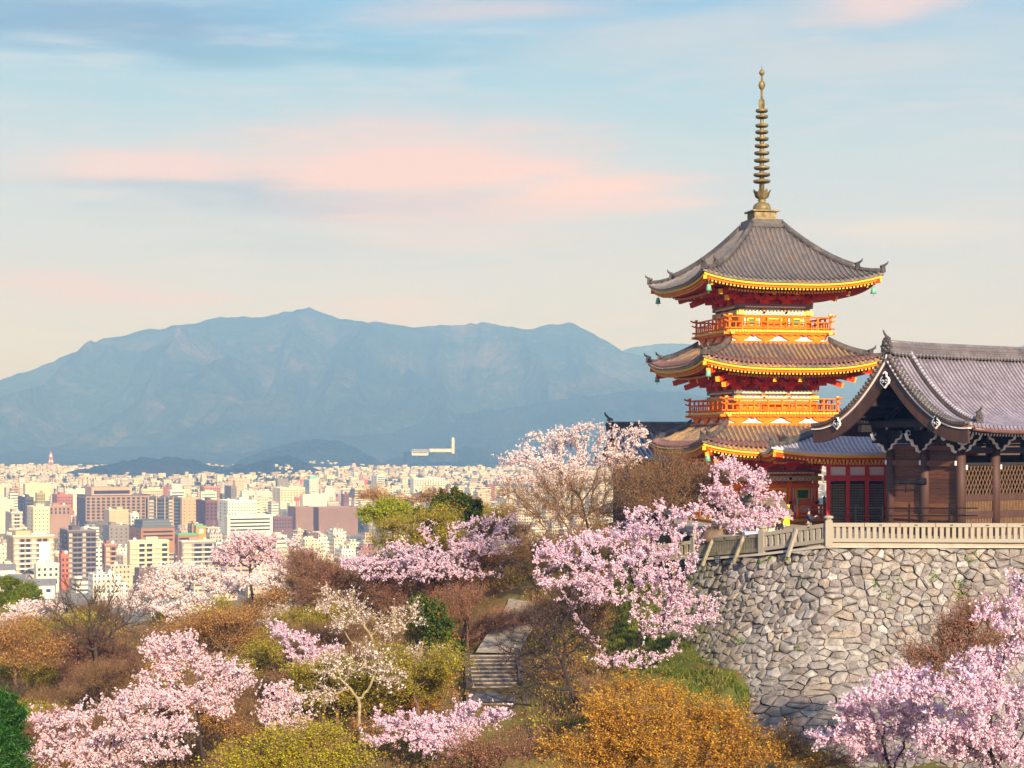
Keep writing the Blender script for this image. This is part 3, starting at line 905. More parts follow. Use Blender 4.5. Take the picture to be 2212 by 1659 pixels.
# spire
sp = MB()
zb = z_(14.35)
sp.box((0, 0, zb + 0.02), (2.5, 2.5, 0.22), 1); sp.box((0, 0, zb + 0.28), (2.2, 2.2, 0.36), 1)
sp.build("roof_cap", [M_gold, M_tileD], A)
spz = zb + 0.46
sp = MB()
sp.box((0, 0, spz + 0.05), (1.72, 1.72, 0.10), 0); sp.box((0, 0, spz + 0.32), (1.52, 1.52, 0.46), 0); sp.box((0, 0, spz + 0.60), (1.86, 1.86, 0.10), 0)
for k in range(4):
    for x in (-0.5, 0, 0.5):
        c = rot2(k) @ Vector((x, -0.77, spz + 0.32)); s_ = (0.38, 0.04, 0.3) if k % 2 == 0 else (0.04, 0.38, 0.3)
        sp.box(c, s_, 0)
spire = sp.build("spire", M_gold, A)
sp = MB(); sp.lathe([(0.60, 0.65), (0.60, 0.82), (0.58, 1.0), (0.46, 1.16), (0.3, 1.22), (0.2, 1.30), (0.32, 1.38), (0.14, 1.44)], 16, (0, 0, spz)); sp.build("dome", M_gold, spire)
sp = MB()
for i in range(8):
    t = i * math.pi / 4 + 0.2
    d = Vector((math.cos(t), math.sin(t), 0)); sd = Vector((-d.y, d.x, 0))
    o_ = Vector((0, 0, spz))
    rows = [[o_ + d * 0.15 + sd * w * 0.5 + Vector((0, 0, 1.40)) for w in (-0.1, 0.1)], [o_ + d * 0.42 + sd * w + Vector((0, 0, 1.58)) for w in (-0.17, 0.17)], [o_ + d * 0.50 + sd * w + Vector((0, 0, 1.86)) for w in (-0.17, 0.17)], [o_ + d * 0.66 + sd * w + Vector((0, 0, 2.10)) for w in (-0.02, 0.02)]]
    sp.strip(rows); sp.strip([[q - d * 0.03 for q in r_][::-1] for r_ in rows])
sp.build("lotus", M_gold, spire)
sp = MB(); sp.tube([(0, 0, spz + 1.3), (0, 0, spz + 5.6), (0, 0, spz + 9.9)], [0.19, 0.15, 0.06], 10); sp.build("shaft", M_gold, spire)
def vz2(v): return z_((HY - v) / 31.93)
ringv = [419 + 0, 404, 388.5, 373.5, 358, 342.5, 327, 312, 298, 268 + 14, 256 + 11]
ringv = [405, 391, 376, 360, 344, 328.5, 313.5, 298.5, 284.5, 265.5, 252.5]
ringr = [0.58, 0.56, 0.535, 0.525, 0.51, 0.485, 0.465, 0.44, 0.43, 0.42, 0.41]
for v, r_ in zip(ringv, ringr):
    sp = MB(); z = vz2(v - 13 + 0)
    sp.lathe([(r_ * 0.3, z - 0.02), (r_ * 0.86, z - 0.10), (r_, z - 0.05), (r_, z + 0.08), (r_ * 0.86, z + 0.10), (r_ * 0.3, z + 0.05)], 16)
    sp.build("ring", M_gold, spire)
sp = MB()
zf0, zf1 = vz2(240), vz2(215)
for i in range(4):
    t = i * math.pi / 2 + 0.3
    d = Vector((math.cos(t), math.sin(t), 0)); sd = Vector((-d.y, d.x, 0)) * 0.02
    poly = [Vector((0, 0, zf0)), d * 0.2 + Vector((0, 0, zf0 + 0.1)), d * 0.25 + Vector((0, 0, zf0 + 0.45)), d * 0.21 + Vector((0, 0, zf1)), Vector((0, 0, zf1))]
    sp.prism([q - sd for q in poly], sd * 2)
sp.build("flame_fin", M_gold, spire)
for v, r_ in ((184, 0.24), (157, 0.20)):
    sp = MB(); z = vz2(v); k_ = 1.35 if r_ > 0.22 else 1.0
    sp.lathe([(0.05, z - r_ * k_ * 1.1), (r_ * 0.7, z - r_ * k_ * 0.7), (r_, z), (r_ * 0.7, z + r_ * k_ * 0.7), (0.03, z + r_ * k_ * 1.1)] + ([(0.01, z + 0.5)] if r_ < 0.22 else []), 12)
    sp.build("jewel", M_gold, spire)
# ------------------------------------------------------------------ terrace, stone wall, stone fence
TZ = -5.5
def XY(u, Y): return ((u - CX) / F * Y, Y)
WT = [XY(2640, 94.2), XY(2212, 94.8), XY(2000, 95.0), XY(1790, 95.2), XY(1648, 98.6), XY(1500, 104.5), XY(1475, 111.0), XY(1440, 122)]
# terrace paving: one sheet from the wall top back behind the buildings
tv = [(x, y, TZ) for x, y in WT]
mb = MB()
poly = [Vector(p) for p in tv]
left = [(p.x, p.y) for p in poly]
back = [(60, 94.5), (60, 170), (14, 170), (12, 130)]
pts = [Vector((x, y, TZ)) for x, y in ([(60, 94.1)] + left + back[2:][::-1][:1] + [(12, 170), (60, 170)])]
mb.prism(pts[::-1], (0, 0, -0.3))
m_pave = mat("pale gravel paving", (0.36, 0.31, 0.25), 0.95, 0.2, 1.5)
tag(mb.build("terrace_pavement", m_pave), kind='structure')

# wall stones: relaxed random cells, each one a chipped block
def wall_stones(path, zt, zb, batter, rng_, size=0.62, name="stone_wall"):
    """path: list of (x, y, ztop) along the wall top, right to left seen from outside; returns mesh"""
    P3 = np.array(path, float)
    seg = np.hypot(np.diff(P3[:, 0]), np.diff(P3[:, 1])); s_acc = np.concatenate([[0], np.cumsum(seg)])
    Ltot = s_acc[-1]
    # smooth tangents
    def at(s):
        x = np.interp(s, s_acc, P3[:, 0]); y = np.interp(s, s_acc, P3[:, 1]); z = np.interp(s, s_acc, P3[:, 2])
        return x, y, z
    def nrm(s):
        e = 1.3
        x0, y0, _ = at(np.maximum(s - e, 0)); x1, y1, _ = at(np.minimum(s + e, Ltot))
        tx, ty = x1 - x0, y1 - y0; l = np.hypot(tx, ty) + 1e-9
        return -ty / l * 1.0, tx / l * 1.0
    def surf(s, h, out=0.0):
        x, y, z = at(s); nx, ny = nrm(s)
        off = batter * (h * 0.32 + 0.028 * h * h) + out
        return np.stack([x + nx * off, y + ny * off, z - h - out * 0.0], -1)
    return at, nrm, surf, Ltot

def clip(poly, p, n):
    out = []
    k = len(poly)
    for i in range(k):
        a, b_ = poly[i], poly[(i + 1) % k]
        da = (a[0] - p[0]) * n[0] + (a[1] - p[1]) * n[1]
        db = (b_[0] - p[0]) * n[0] + (b_[1] - p[1]) * n[1]
        if da <= 0: out.append(a)
        if (da < 0 < db) or (db < 0 < da):
            t = da / (da - db); out.append((a[0] + (b_[0] - a[0]) * t, a[1] + (b_[1] - a[1]) * t))
    return out

wall_path = [(x, y, TZ - 0.28) for x, y in WT[:4]] + [(WT[4][0], WT[4][1], TZ - 0.95), (WT[5][0], WT[5][1], TZ - 1.65), (WT[6][0], WT[6][1], TZ - 1.9)]
at_, nrm_, surf_, WL = wall_stones(wall_path, 0, 0, 1.0, None)
rs = np.random.RandomState(11)
def H_at(s): return 11.4
cells = []
sw, sh = 0.52, 0.35
nc, nr_ = int(WL / sw), int(11.4 / sh)
pts = []
h_ = 0.18; r_ = 0
while h_ < 11.6:
    dh = 0.355 - 0.011 * h_; dw = 0.53 - 0.010 * h_
    for c in range(int(WL / dw) + 1):
        pts.append(((c + 0.5 * (r_ % 2) + rs.uniform(-0.42, 0.42)) * dw, h_ + rs.uniform(-0.42, 0.42) * dh))
    h_ += dh; r_ += 1
pts = np.array(pts)
keep = rs.rand(len(pts)) > 0.14
pts = pts[keep]
V, Fq = [], []
AN = 1.25
for i, (ps, ph) in enumerate(pts):
    d2 = (pts[:, 0] - ps) ** 2 + (AN * (pts[:, 1] - ph)) ** 2
    nb = np.argsort(d2)[1:15]
    poly = [(ps - 1.6, ph - 1.2), (ps + 1.6, ph - 1.2), (ps + 1.6, ph + 1.2), (ps - 1.6, ph + 1.2)]
    for j in nb:
        n = (pts[j, 0] - ps, (pts[j, 1] - ph) * AN * AN)
        poly = clip(poly, ((ps + pts[j, 0]) / 2, (ph + pts[j, 1]) / 2), n)
        if not poly: break
    if len(poly) < 3: continue
    poly = [(min(max(a, 0), WL), max(b_, 0.0)) for a, b_ in poly]
    # drop near-duplicate corners
    q = []
    for a in poly:
        if not q or math.hypot(a[0] - q[-1][0], a[1] - q[-1][1]) > 0.06: q.append(a)
    if len(q) > 2 and math.hypot(q[0][0] - q[-1][0], q[0][1] - q[-1][1]) < 0.06: q.pop()
    if len(q) < 3: continue
    k = len(q)
    cx_ = sum(a[0] for a in q) / k; cy_ = sum(a[1] for a in q) / k
    ext = min(max(math.hypot(a[0] - cx_, a[1] - cy_) for a in q), 0.9)
    bulge = rs.uniform(0.06, 0.26) * (ext / 0.45)
    tiltx, tilty = rs.uniform(-0.38, 0.38, 2)
    rings = []
    gap = rs.uniform(0.0, 0.03)
    for f, o_ in ((1.0, -0.25), (1.0, 0.0), (0.86, 0.62), (0.55, 1.0)):
        ring = []
        for a in q:
            l = math.hypot(a[0] - cx_, a[1] - cy_) + 1e-6
            ff = max(0.1, f - gap / l)
            jx, jy = rs.uniform(-0.06, 0.06, 2) * (1 if 0.5 < f < 0.95 else 0)
            du, dv = (a[0] - cx_) * ff + jx, (a[1] - cy_) * ff + jy
            out = o_ * bulge + (du * tiltx + dv * tilty if o_ > 0 else 0)
            ring.append((cx_ + du, cy_ + dv, out))
        rings.append(ring)
    o = len(V)
    for ring in rings: V.extend(ring)
    V.append((cx_, cy_, bulge * rs.uniform(0.98, 1.12)))
    for a in range(3):
        for j in range(k):
            j2 = (j + 1) % k
            Fq.append((o + a * k + j, o + a * k + j2, o + (a + 1) * k + j2, o + (a + 1) * k + j))
    for j in range(k):
        Fq.append((o + 3 * k + j, o + 3 * k + (j + 1) % k, o + 4 * k, o + 4 * k))
Va = np.array(V)
W3 = surf_(Va[:, 0], Va[:, 1], Va[:, 2])
me = bpy.data.meshes.new("stone_wall")
me.from_pydata([tuple(p) for p in W3], [], [f if f[2] != f[3] else f[:3] for f in Fq])
# dark packed earth just behind the stones
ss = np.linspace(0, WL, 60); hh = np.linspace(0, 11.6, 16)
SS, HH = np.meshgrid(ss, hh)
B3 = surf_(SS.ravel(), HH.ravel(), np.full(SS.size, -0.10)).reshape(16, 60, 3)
m, gg = new_mat("rough field stones")
geo = gg.n('ShaderNodeNewGeometry')
tcn = gg.n('ShaderNodeTexCoord')
base_ = gg.ramp(geo.outputs['Random Per Island'], [(0.0, (0.19, 0.165, 0.155, 1)), (0.18, (0.31, 0.275, 0.25, 1)), (0.38, (0.26, 0.235, 0.22, 1)), (0.55, (0.37, 0.335, 0.31, 1)), (0.72, (0.34, 0.275, 0.22, 1)), (0.86, (0.22, 0.185, 0.175, 1)), (1.0, (0.45, 0.415, 0.39, 1))])
n_ = gg.noise(tcn.outputs['Object'], 2.6, 6, 0.7)
n3_ = gg.noise(tcn.outputs['Object'], 11.0, 5, 0.75)
sh_ = gg.ramp(gg.math('ADD', gg.math('MULTIPLY', n_, 0.5), gg.math('MULTIPLY', n3_, 0.5)), [(0.36, (0.38, 0.36, 0.35, 1)), (0.5, (0.95, 0.95, 0.95, 1)), (0.64, (1.4, 1.38, 1.33, 1))])
cc = gg.mix(1.0, base_, sh_, 'MULTIPLY')
spx = gg.n('ShaderNodeSeparateXYZ', inp={0: tcn.outputs['Object']})
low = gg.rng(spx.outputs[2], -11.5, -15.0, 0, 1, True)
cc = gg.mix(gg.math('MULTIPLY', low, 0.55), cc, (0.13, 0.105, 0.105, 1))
stn = gg.n('ShaderNodeMapping', inp={0: tcn.outputs['Object']}); stn.inputs['Scale'].default_value = (1.0, 1.0, 0.22)
cc = gg.mix(gg.math('MULTIPLY', gg.rng(gg.noise(stn.outputs[0], 0.55, 4, 0.6), 0.52, 0.68, 0, 1, True), 0.6), cc, (0.12, 0.10, 0.095, 1))
gm = gg.math('MULTIPLY', gg.rng(gg.noise(tcn.outputs['Object'], 0.8, 5, 0.7), 0.56, 0.66, 0, 1, True), gg.rng(n3_, 0.45, 0.6, 0, 1, True))
cc = gg.mix(gg.math('MULTIPLY', gm, 0.55), cc, (0.13, 0.13, 0.04, 1))
moss = gg.math('MULTIPLY', gg.rng(spx.outputs[0], 13.0, 10.5, 0, 1, True), gg.rng(n_, 0.42, 0.55, 0, 1, True))
cc = gg.mix(gg.math('MULTIPLY', moss, 0.8), cc, (0.085, 0.09, 0.015, 1))
b = gg.n('ShaderNodeBsdfPrincipled', inp={'Base Color': cc, 'Roughness': 0.9})
b.inputs['Specular IOR Level'].default_value = 0.2
bp = gg.n('ShaderNodeBump', inp={'Height': gg.math('ADD', n3_, n_), 'Strength': 0.7}); bp.inputs['Distance'].default_value = 0.07
gg.t.links.new(bp.outputs[0], b.inputs['Normal'])
M_stone = finish(m, gg, b.outputs[0])
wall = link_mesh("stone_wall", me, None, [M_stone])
tag(wall, "high battered retaining wall of irregular grey field stones below the fence", "wall")
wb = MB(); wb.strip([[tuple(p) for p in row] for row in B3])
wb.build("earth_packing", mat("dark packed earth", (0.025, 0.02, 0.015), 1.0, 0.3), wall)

# cap strip of packed earth under the fence
M_cap = mat("pale packed earth", (0.42, 0.35, 0.27), 0.95, 0.2, 2.0)
mb = MB()
capz = [TZ - 0.16] * 4 + [TZ - 0.85]
rows = []
for dn, dz in ((0.9, -0.28), (0.62, -0.06), (-0.6, 0.0)):
    row = []
    for s in np.linspace(0, WL, 50):
        p = surf_(np.array([s]), np.array([0.0]), np.array([dn * 0.4]))[0]
        row.append((p[0], p[1], p[2] + 0.18 + dz * 0.6))
    rows.append(row)
mb.strip(rows, 0)
tag(mb.build("earth_ledge", M_cap), kind='structure')

# stone fence
M_fst = mat("pale granite fence stone", (0.42, 0.36, 0.28), 0.85, 0.25, 2.2, bump=0.3, bscale=20, col2=(0.30, 0.26, 0.20))
M_fst2 = mat("mossy granite fence stone", (0.20, 0.17, 0.10), 0.9, 0.35, 2.2, bump=0.3, bscale=20, col2=(0.34, 0.29, 0.20))
M_joint = mat("dark iron clamp", (0.02, 0.02, 0.022), 0.6)
post_mb = MB()
post_mb.box((0, 0, 0.55), (0.38, 0.38, 1.4)); post_mb.lathe([(0.20, 1.22), (0.15, 1.28), (0.15, 1.32), (0.25, 1.37), (0.28, 1.43), (0.23, 1.49), (0.10, 1.52)], 10)
post_me = post_mb.mesh("post")
post_me.materials.append(M_fst)
def fence(label, a, b_, za, zb, n, mt, post_a=True, post_b=False, props=0, vent=None):
    a = Vector((a[0], a[1], za)); b_ = Vector((b_[0], b_[1], zb))
    d = b_ - a; L = math.hypot(d.x, d.y); rz = math.atan2(d.y, d.x)
    f = empty("stone_fence", a, rz, label, "fence", "stone fence along the terrace edge")
    sl = (zb - za) / L
    def beam(name, z, w, h, parent=f):
        mb = MB()
        mb.bar((0, 0, z), (L, 0, z + sl * L), w, h, 0)
        k = max(2, int(L / 1.75))
        for i in range(1, k):
            x = L * i / k
            if z > 0.6:
                mb.box((x, -w / 2 - 0.0, z + sl * x), (0.035, 0.012, h * 1.01), 1)
                mb.box((x + L / k * 0.45, -w / 2 - 0.004, z + sl * (x + L / k * 0.45)), (0.16, 0.02, 0.06), 1)
        return mb.build(name, [mt, M_joint], parent)
    beam("top_rail", 0.92, 0.28, 0.21)
    beam("bottom_rail", 0.10, 0.34, 0.20)
    bal = MB(); bal.box((0, 0, 0.51), (0.20, 0.20, 0.66)); bme = bal.mesh("baluster"); bme.materials.append(mt)
    for i in range(n):
        x = L * (i + 0.5) / n
        put(bme, "baluster", f, (x, 0, sl * x), 0)
    if post_a:
        o = put(post_me, "post", f, (0, 0, -0.1), 0)
    if post_b:
        o = put(post_me, "post", f, (L, 0, sl * L - 0.1), 0)
    for i in range(props):
        x = L * (i + 0.62) / (props + 0.2)
        mb = MB(); mb.bar((x, -0.75, -0.55 + sl * x), (x + 0.12, -0.12, 0.95 + sl * x), 0.17, 0.17, 0)
        mb.build("prop", mt, f)
    if vent:
        mb = MB(); mb.tube([(L * vent, -0.25, 0.05), (L * vent, -0.36, 0.05)], 0.26, 16, 0)
        for i in range(4): mb.box((L * vent, -0.37, -0.1 + 0.1 * i), (0.34, 0.02, 0.03), 1)
        mb.build("drain_cover", [M_joint, mat("worn steel", (0.4, 0.4, 0.4), 0.5)], f)
    return f
fence("long level stone fence with square balusters in front of the dark gate", WT[3], (WT[0][0], WT[0][1]), TZ + 0.02, TZ + 0.02, 64, M_fst, True)
fence("short sloping stone fence with a leaning prop next to the corner post", (WT[4][0], WT[4][1]), (WT[3][0], WT[3][1]), TZ - 0.68, TZ + 0.02, 11, M_fst, True, False, 1)
fence("mossy brown stone fence running down behind the blossoms with a round drain cover", (WT[5][0], WT[5][1]), (WT[4][0], WT[4][1]), TZ - 1.42, TZ - 0.72, 26, M_fst2, True, False, 2, 0.42)
fence("last dark stretch of stone fence half hidden by the pink cherry", (WT[6][0] - 2.5, WT[6][1] - 4.5), (WT[5][0], WT[5][1]), TZ - 1.9, TZ - 1.44, 9, M_fst2, False)

# weeds rooted in the joints of the wall
rs3 = np.random.RandomState(21)
def weed(u, v, sc):
    # nearest place on the wall face in that direction
    best = None
    for s in np.linspace(0.2, WL - 0.2, 120):
        q = surf_(np.full(40, s), np.linspace(0.1, 10.5, 40), np.full(40, 0.12))
        pu = CX + F * q[:, 0] / q[:, 1]; pv = HY - F * q[:, 2] / q[:, 1]
        d = (pu - u) ** 2 + (pv - v) ** 2
        i = int(d.argmin())
        if best is None or d[i] < best[0]: best = (d[i], q[i])
    c = best[1]
    n = int(40 * sc)
    pts_ = rs3.normal(0, 1, (n, 3)) * np.array([0.16, 0.07, 0.14]) * sc
    nr = rs3.normal(0, 1, (n, 3)); nr /= np.linalg.norm(nr, axis=1, keepdims=True)
    t = np.cross(nr, rs3.normal(0, 1, (n, 3))); t /= np.linalg.norm(t, axis=1, keepdims=True)
    b2 = np.cross(nr, t); h = rs3.uniform(0.04, 0.09, (n, 1))
    V_ = np.stack([pts_ - t * h, pts_ - b2 * h * 0.6, pts_ + t * h, pts_ + b2 * h * 0.6], 1).reshape(-1, 3)
    o = link_mesh("weed_tuft", np_mesh("weed_tuft", V_, np.arange(n * 4).reshape(n, 4)), None, [leafmat("wall weed leaves", [(0.0, (0.06, 0.12, 0.01, 1)), (0.6, (0.16, 0.30, 0.02, 1)), (1.0, (0.30, 0.40, 0.04, 1))], 0.3)])
    o.location = c
    tag(o, "small green weed tuft rooted between the stones of the high wall", "plant", "weed tufts on the stone wall")
for (u, v, sc) in ((1910, 1290, 1.5), (2018, 1243, 1.0), (2070, 1262, 1.1), (2080, 1284, 1.2), (2092, 1210, 0.8), (1700, 1208, 0.9), (1668, 1200, 0.7), (1648, 1215, 0.7), (1740, 1245, 0.8), (1604, 1385, 1.1), (1760, 1230, 0.7), (1885, 1270, 0.8), (1940, 1250, 0.7), (1610, 1562, 1.0), (1715, 1400, 0.6), (2110, 1196, 0.7)):
    weed(u, v, sc)
# ------------------------------------------------------------------ the dark wooden gate
GZ = TZ
gate = empty("temple_gate", (23.79, 102.16, GZ), R(35), "dark wooden temple gate with a curved silver grey tiled gable roof", "gate")
M_plank = None
def plankmat(name, stops):
    m, gg = new_mat(name)
    geo = gg.n('ShaderNodeNewGeometry'); tcn = gg.n('ShaderNodeTexCoord')
    mp = gg.n('ShaderNodeMapping', inp={0: tcn.outputs['Object']}); mp.inputs['Scale'].default_value = (0.8, 0.8, 14.0)
    n_ = gg.noise(mp.outputs[0], 1.6, 5, 0.7, 0.6)
    knots = gg.noise(tcn.outputs['Object'], 4.0, 3, 0.6)
    cc = gg.ramp(geo.outputs['Random Per Island'], stops)
    sh = gg.ramp(n_, [(0.3, (0.45, 0.4, 0.38, 1)), (0.55, (1, 1, 1, 1)), (0.75, (1.35, 1.25, 1.15, 1))])
    cc = gg.mix(1.0, cc, sh, 'MULTIPLY')
    cc = gg.mix(gg.rng(knots, 0.66, 0.74, 0, 0.7, True), cc, (0.02, 0.008, 0.004, 1))
    b = gg.n('ShaderNodeBsdfPrincipled', inp={'Base Color': cc, 'Roughness': 0.65})
    bp = gg.n('ShaderNodeBump', inp={'Height': n_, 'Strength': 0.3}); bp.inputs['Distance'].default_value = 0.02
    gg.t.links.new(bp.outputs[0], b.inputs['Normal'])
    return finish(m, gg, b.outputs[0])
M_plank = plankmat("weathered cedar planks", [(0.0, (0.065, 0.023, 0.011, 1)), (0.35, (0.115, 0.040, 0.016, 1)), (0.65, (0.165, 0.058, 0.022, 1)), (0.85, (0.24, 0.095, 0.036, 1)), (1.0, (0.09, 0.034, 0.018, 1))])
M_slat = mat("tan timber lattice", (0.19, 0.105, 0.05), 0.7, 0.3, 3.0)
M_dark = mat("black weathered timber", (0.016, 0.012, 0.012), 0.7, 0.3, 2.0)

def gable_roof(root, x0, x1, B, ze, zr, p, material, rib=0.30, ribr=0.075, end_lift=0.22, sides=(-1, 1), thick=0.2):
    L = x1 - x0
    def pt(x, sgn, t):
        # t 0 ridge .. 1 eave
        e = abs((x - (x0 + x1) / 2) / (L / 2))
        z = ze + (zr - ze) * max(0.0, 1 - t) ** p + end_lift * (e ** 5) * (0.4 + 0.6 * t) + 0.10 * t ** 4
        return Vector((x, sgn * B * t, z))
    mb = MB()
    for sg in sides:
        xs_ = [x0 + L * i / 24 for i in range(25)]
        rows = [[pt(x, sg, i / 18) for x in xs_] for i in range(19)]
        if sg > 0: rows = [r_[::-1] for r_ in rows]
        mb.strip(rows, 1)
        mb.strip([rows[-1], [q - Vector((0, 0, thick)) for q in rows[-1]]], 0, smooth=False)
        n = int(L / rib)
        for i in range(n + 1):
            x = x0 + 0.1 + (L - 0.2) * i / n
            pts_ = [pt(x, sg, 0.02 + 0.98 * a / 16) + Vector((0, 0, 0.02)) for a in range(17)]
            pts_.append(pts_[-1] + (pts_[-1] - pts_[-2]).normalized() * 0.08)
            mb.tube(pts_, [ribr] * 17 + [ribr * 1.25], 6, 0)
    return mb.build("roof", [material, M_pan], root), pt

GX0, GX1, GB = -3.15, 13.0, 5.9
G_ZE, G_ZR = 6.05, 10.35
groof, gpt = gable_roof(gate, GX0, GX1, GB, G_ZE, G_ZR, 1.95, M_tileG, rib=0.33, ribr=0.088)
# gable-edge tiles: rows of short round tiles lying across the edge
for gx, sgx in ((GX0, -1), (GX1, 1)):
    mb = MB()
    for sg in (-1, 1):
        for row_, (off, up_) in enumerate(((0.0, 0.06), (0.34, 0.09))):
            n = 30
            for i in range(n):
                t = 0.03 + 0.96 * (i + 0.5) / n
                q = gpt(gx + off * -sgx, sg, t) + Vector((0, 0, up_))
                mb.tube([q + Vector((sgx * 0.22, 0, -0.03)), q + Vector((-sgx * 0.16, 0, 0.03))], [0.105, 0.085], 7, 0)
    mb.build("gable_tiles", M_tileD if True else M_tileC, groof)
def onigawara(parent, loc, rz, sc=1.0, name="ridge_ornament"):
    mb = MB()
    prof = [(-0.62, -0.5), (0.62, -0.5), (0.55, -0.2), (0.68, 0.05), (0.48, 0.2), (0.42, 0.55), (0.25, 0.8), (0, 0.92), (-0.25, 0.8), (-0.42, 0.55), (-0.48, 0.2), (-0.68, 0.05), (-0.55, -0.2)]
    mb.prism([(0.0, a * sc, b_ * sc) for a, b_ in prof], (-0.26 * sc, 0, 0), 0)
    for a, b_, r_ in ((0, 0.25, 0.24), (-0.3, -0.1, 0.15), (0.3, -0.1, 0.15), (0, -0.28, 0.17), (-0.22, 0.5, 0.11), (0.22, 0.5, 0.11)):
        mb.lathe([(0.01, -r_ * sc), (r_ * 0.8 * sc, -r_ * 0.5 * sc), (r_ * sc, 0), (r_ * 0.8 * sc, r_ * 0.5 * sc), (0.01, r_ * sc)], 8, (-0.26 * sc, a * sc, b_ * sc), 0)
    mb.tube([(0.3 * sc, 0, 0.72 * sc), (-0.12 * sc, 0, 0.92 * sc), (-0.42 * sc, 0, 1.22 * sc), (-0.55 * sc, 0, 1.5 * sc)], [0.13 * sc, 0.13 * sc, 0.11 * sc, 0.085 * sc], 8, 0)
    o = mb.build(name, M_tileD, parent)
    o.location = loc; o.rotation_euler = (0, 0, rz)
    return o
# main ridge
mb = MB()
npt = 20
def rz_(x): return gpt(x, 1, 0).z
xs_ = [GX0 + 0.15 + (GX1 - GX0 - 0.3) * i / npt for i in range(npt + 1)]
for k, (w, dz, h) in enumerate(((0.62, 0.02, 0.16), (0.5, 0.17, 0.13), (0.44, 0.30, 0.11), (0.5, 0.40, 0.08), (0.42, 0.49, 0.10))):
    for i in range(npt):
        mb.bar((xs_[i], 0, rz_(xs_[i]) + dz), (xs_[i + 1], 0, rz_(xs_[i + 1]) + dz), w, h, 0)
mb.tube([(x, 0, rz_(x) + 0.60) for x in xs_], 0.15, 8, 0)
for sg in (-1, 1):
    for i in range(54):
        x = GX0 + 0.3 + (GX1 - GX0 - 0.6) * i / 53
        mb.tube([(x, sg * 0.22, rz_(x) + 0.04), (x, sg * 0.42, rz_(x) - 0.09)], 0.10, 7, 0)
mb.build("main_ridge", M_tileE, groof)
onigawara(groof, (GX0 + 0.05, 0, G_ZR + 0.42), 0, 0.62)
# descending ridges near both gable ends
for x_, sg in ((GX0 + 1.75, -1), (GX0 + 1.75, 1), (GX1 - 1.75, -1), (GX1 - 1.75, 1)):
    mb = MB()
    pts_ = [gpt(x_, sg, t) for t in [0.03 + 0.80 * i / 14 for i in range(15)]]
    for w, dz, h in ((0.34, 0.12, 0.16), (0.26, 0.26, 0.12)):
        for a, b_ in zip(pts_[:-1], pts_[1:]):
            mb.bar(a + Vector((0, 0, dz)), b_ + Vector((0, 0, dz)), w, h, 0)
    for i in range(30):
        t0, t1 = 0.03 + 0.80 * i / 30, 0.03 + 0.80 * (i + 0.92) / 30
        mb.tube([gpt(x_, sg, t0) + Vector((0, 0, 0.36)), gpt(x_, sg, t1) + Vector((0, 0, 0.35))], [0.115, 0.135], 8, 1)
    mb.build("descending_ridge", [M_tileD, M_tileC], groof)
    e = gpt(x_, sg, 0.86)
    onigawara(groof, e + Vector((0, 0, 0.38)), math.pi / 2 if sg < 0 else -math.pi / 2, 0.48)
# eave fascia, rafters with white ends, gutter
for sg in (-1, 1):
    mb = MB()
    xs2 = [GX0 + (GX1 - GX0) * i / 40 for i in range(41)]
    e0 = [gpt(x, sg, 1.0) for x in xs2]
    out = Vector((0, sg, 0))
    mb.strip([[q - out * 0.05 - Vector((0, 0, 0.2)) for q in e0], [q - out * 0.07 - Vector((0, 0, 0.30)) for q in e0], [q - out * 0.35 - Vector((0, 0, 0.30)) for q in e0], [q - out * 3.4 + Vector((0, 0, 0.42)) for q in e0]], 0, smooth=False)
    n = 62
    for i in range(n):
        x = GX0 + 0.5 + (GX1 - GX0 - 1.0) * i / (n - 1)
        a = gpt(x, sg, 1.0) - out * 0.34 - Vector((0, 0, 0.42)); b_ = a - out * 2.9 + Vector((0, 0, 0.70))
        mb.bar(b_, a, 0.11, 0.13, 0, end_mi=1)
    mb.build("eave", [M_dark, M_white], groof)
mb = MB()
mb.tube([gpt(GX0 + 0.3 + (GX1 - GX0 - 0.6) * i / 10, -1, 1.0) + Vector((0, -0.12, -0.24)) for i in range(11)], 0.11, 8)
mb.tube([Vector((4.9, -GB - 0.1, G_ZE - 0.2)), Vector((5.0, -GB + 0.2, G_ZE - 0.5)), Vector((6.2, -GB + 0.6, G_ZE - 0.75))], 0.09, 6)
mb.build("gutter", M_copper, gate)
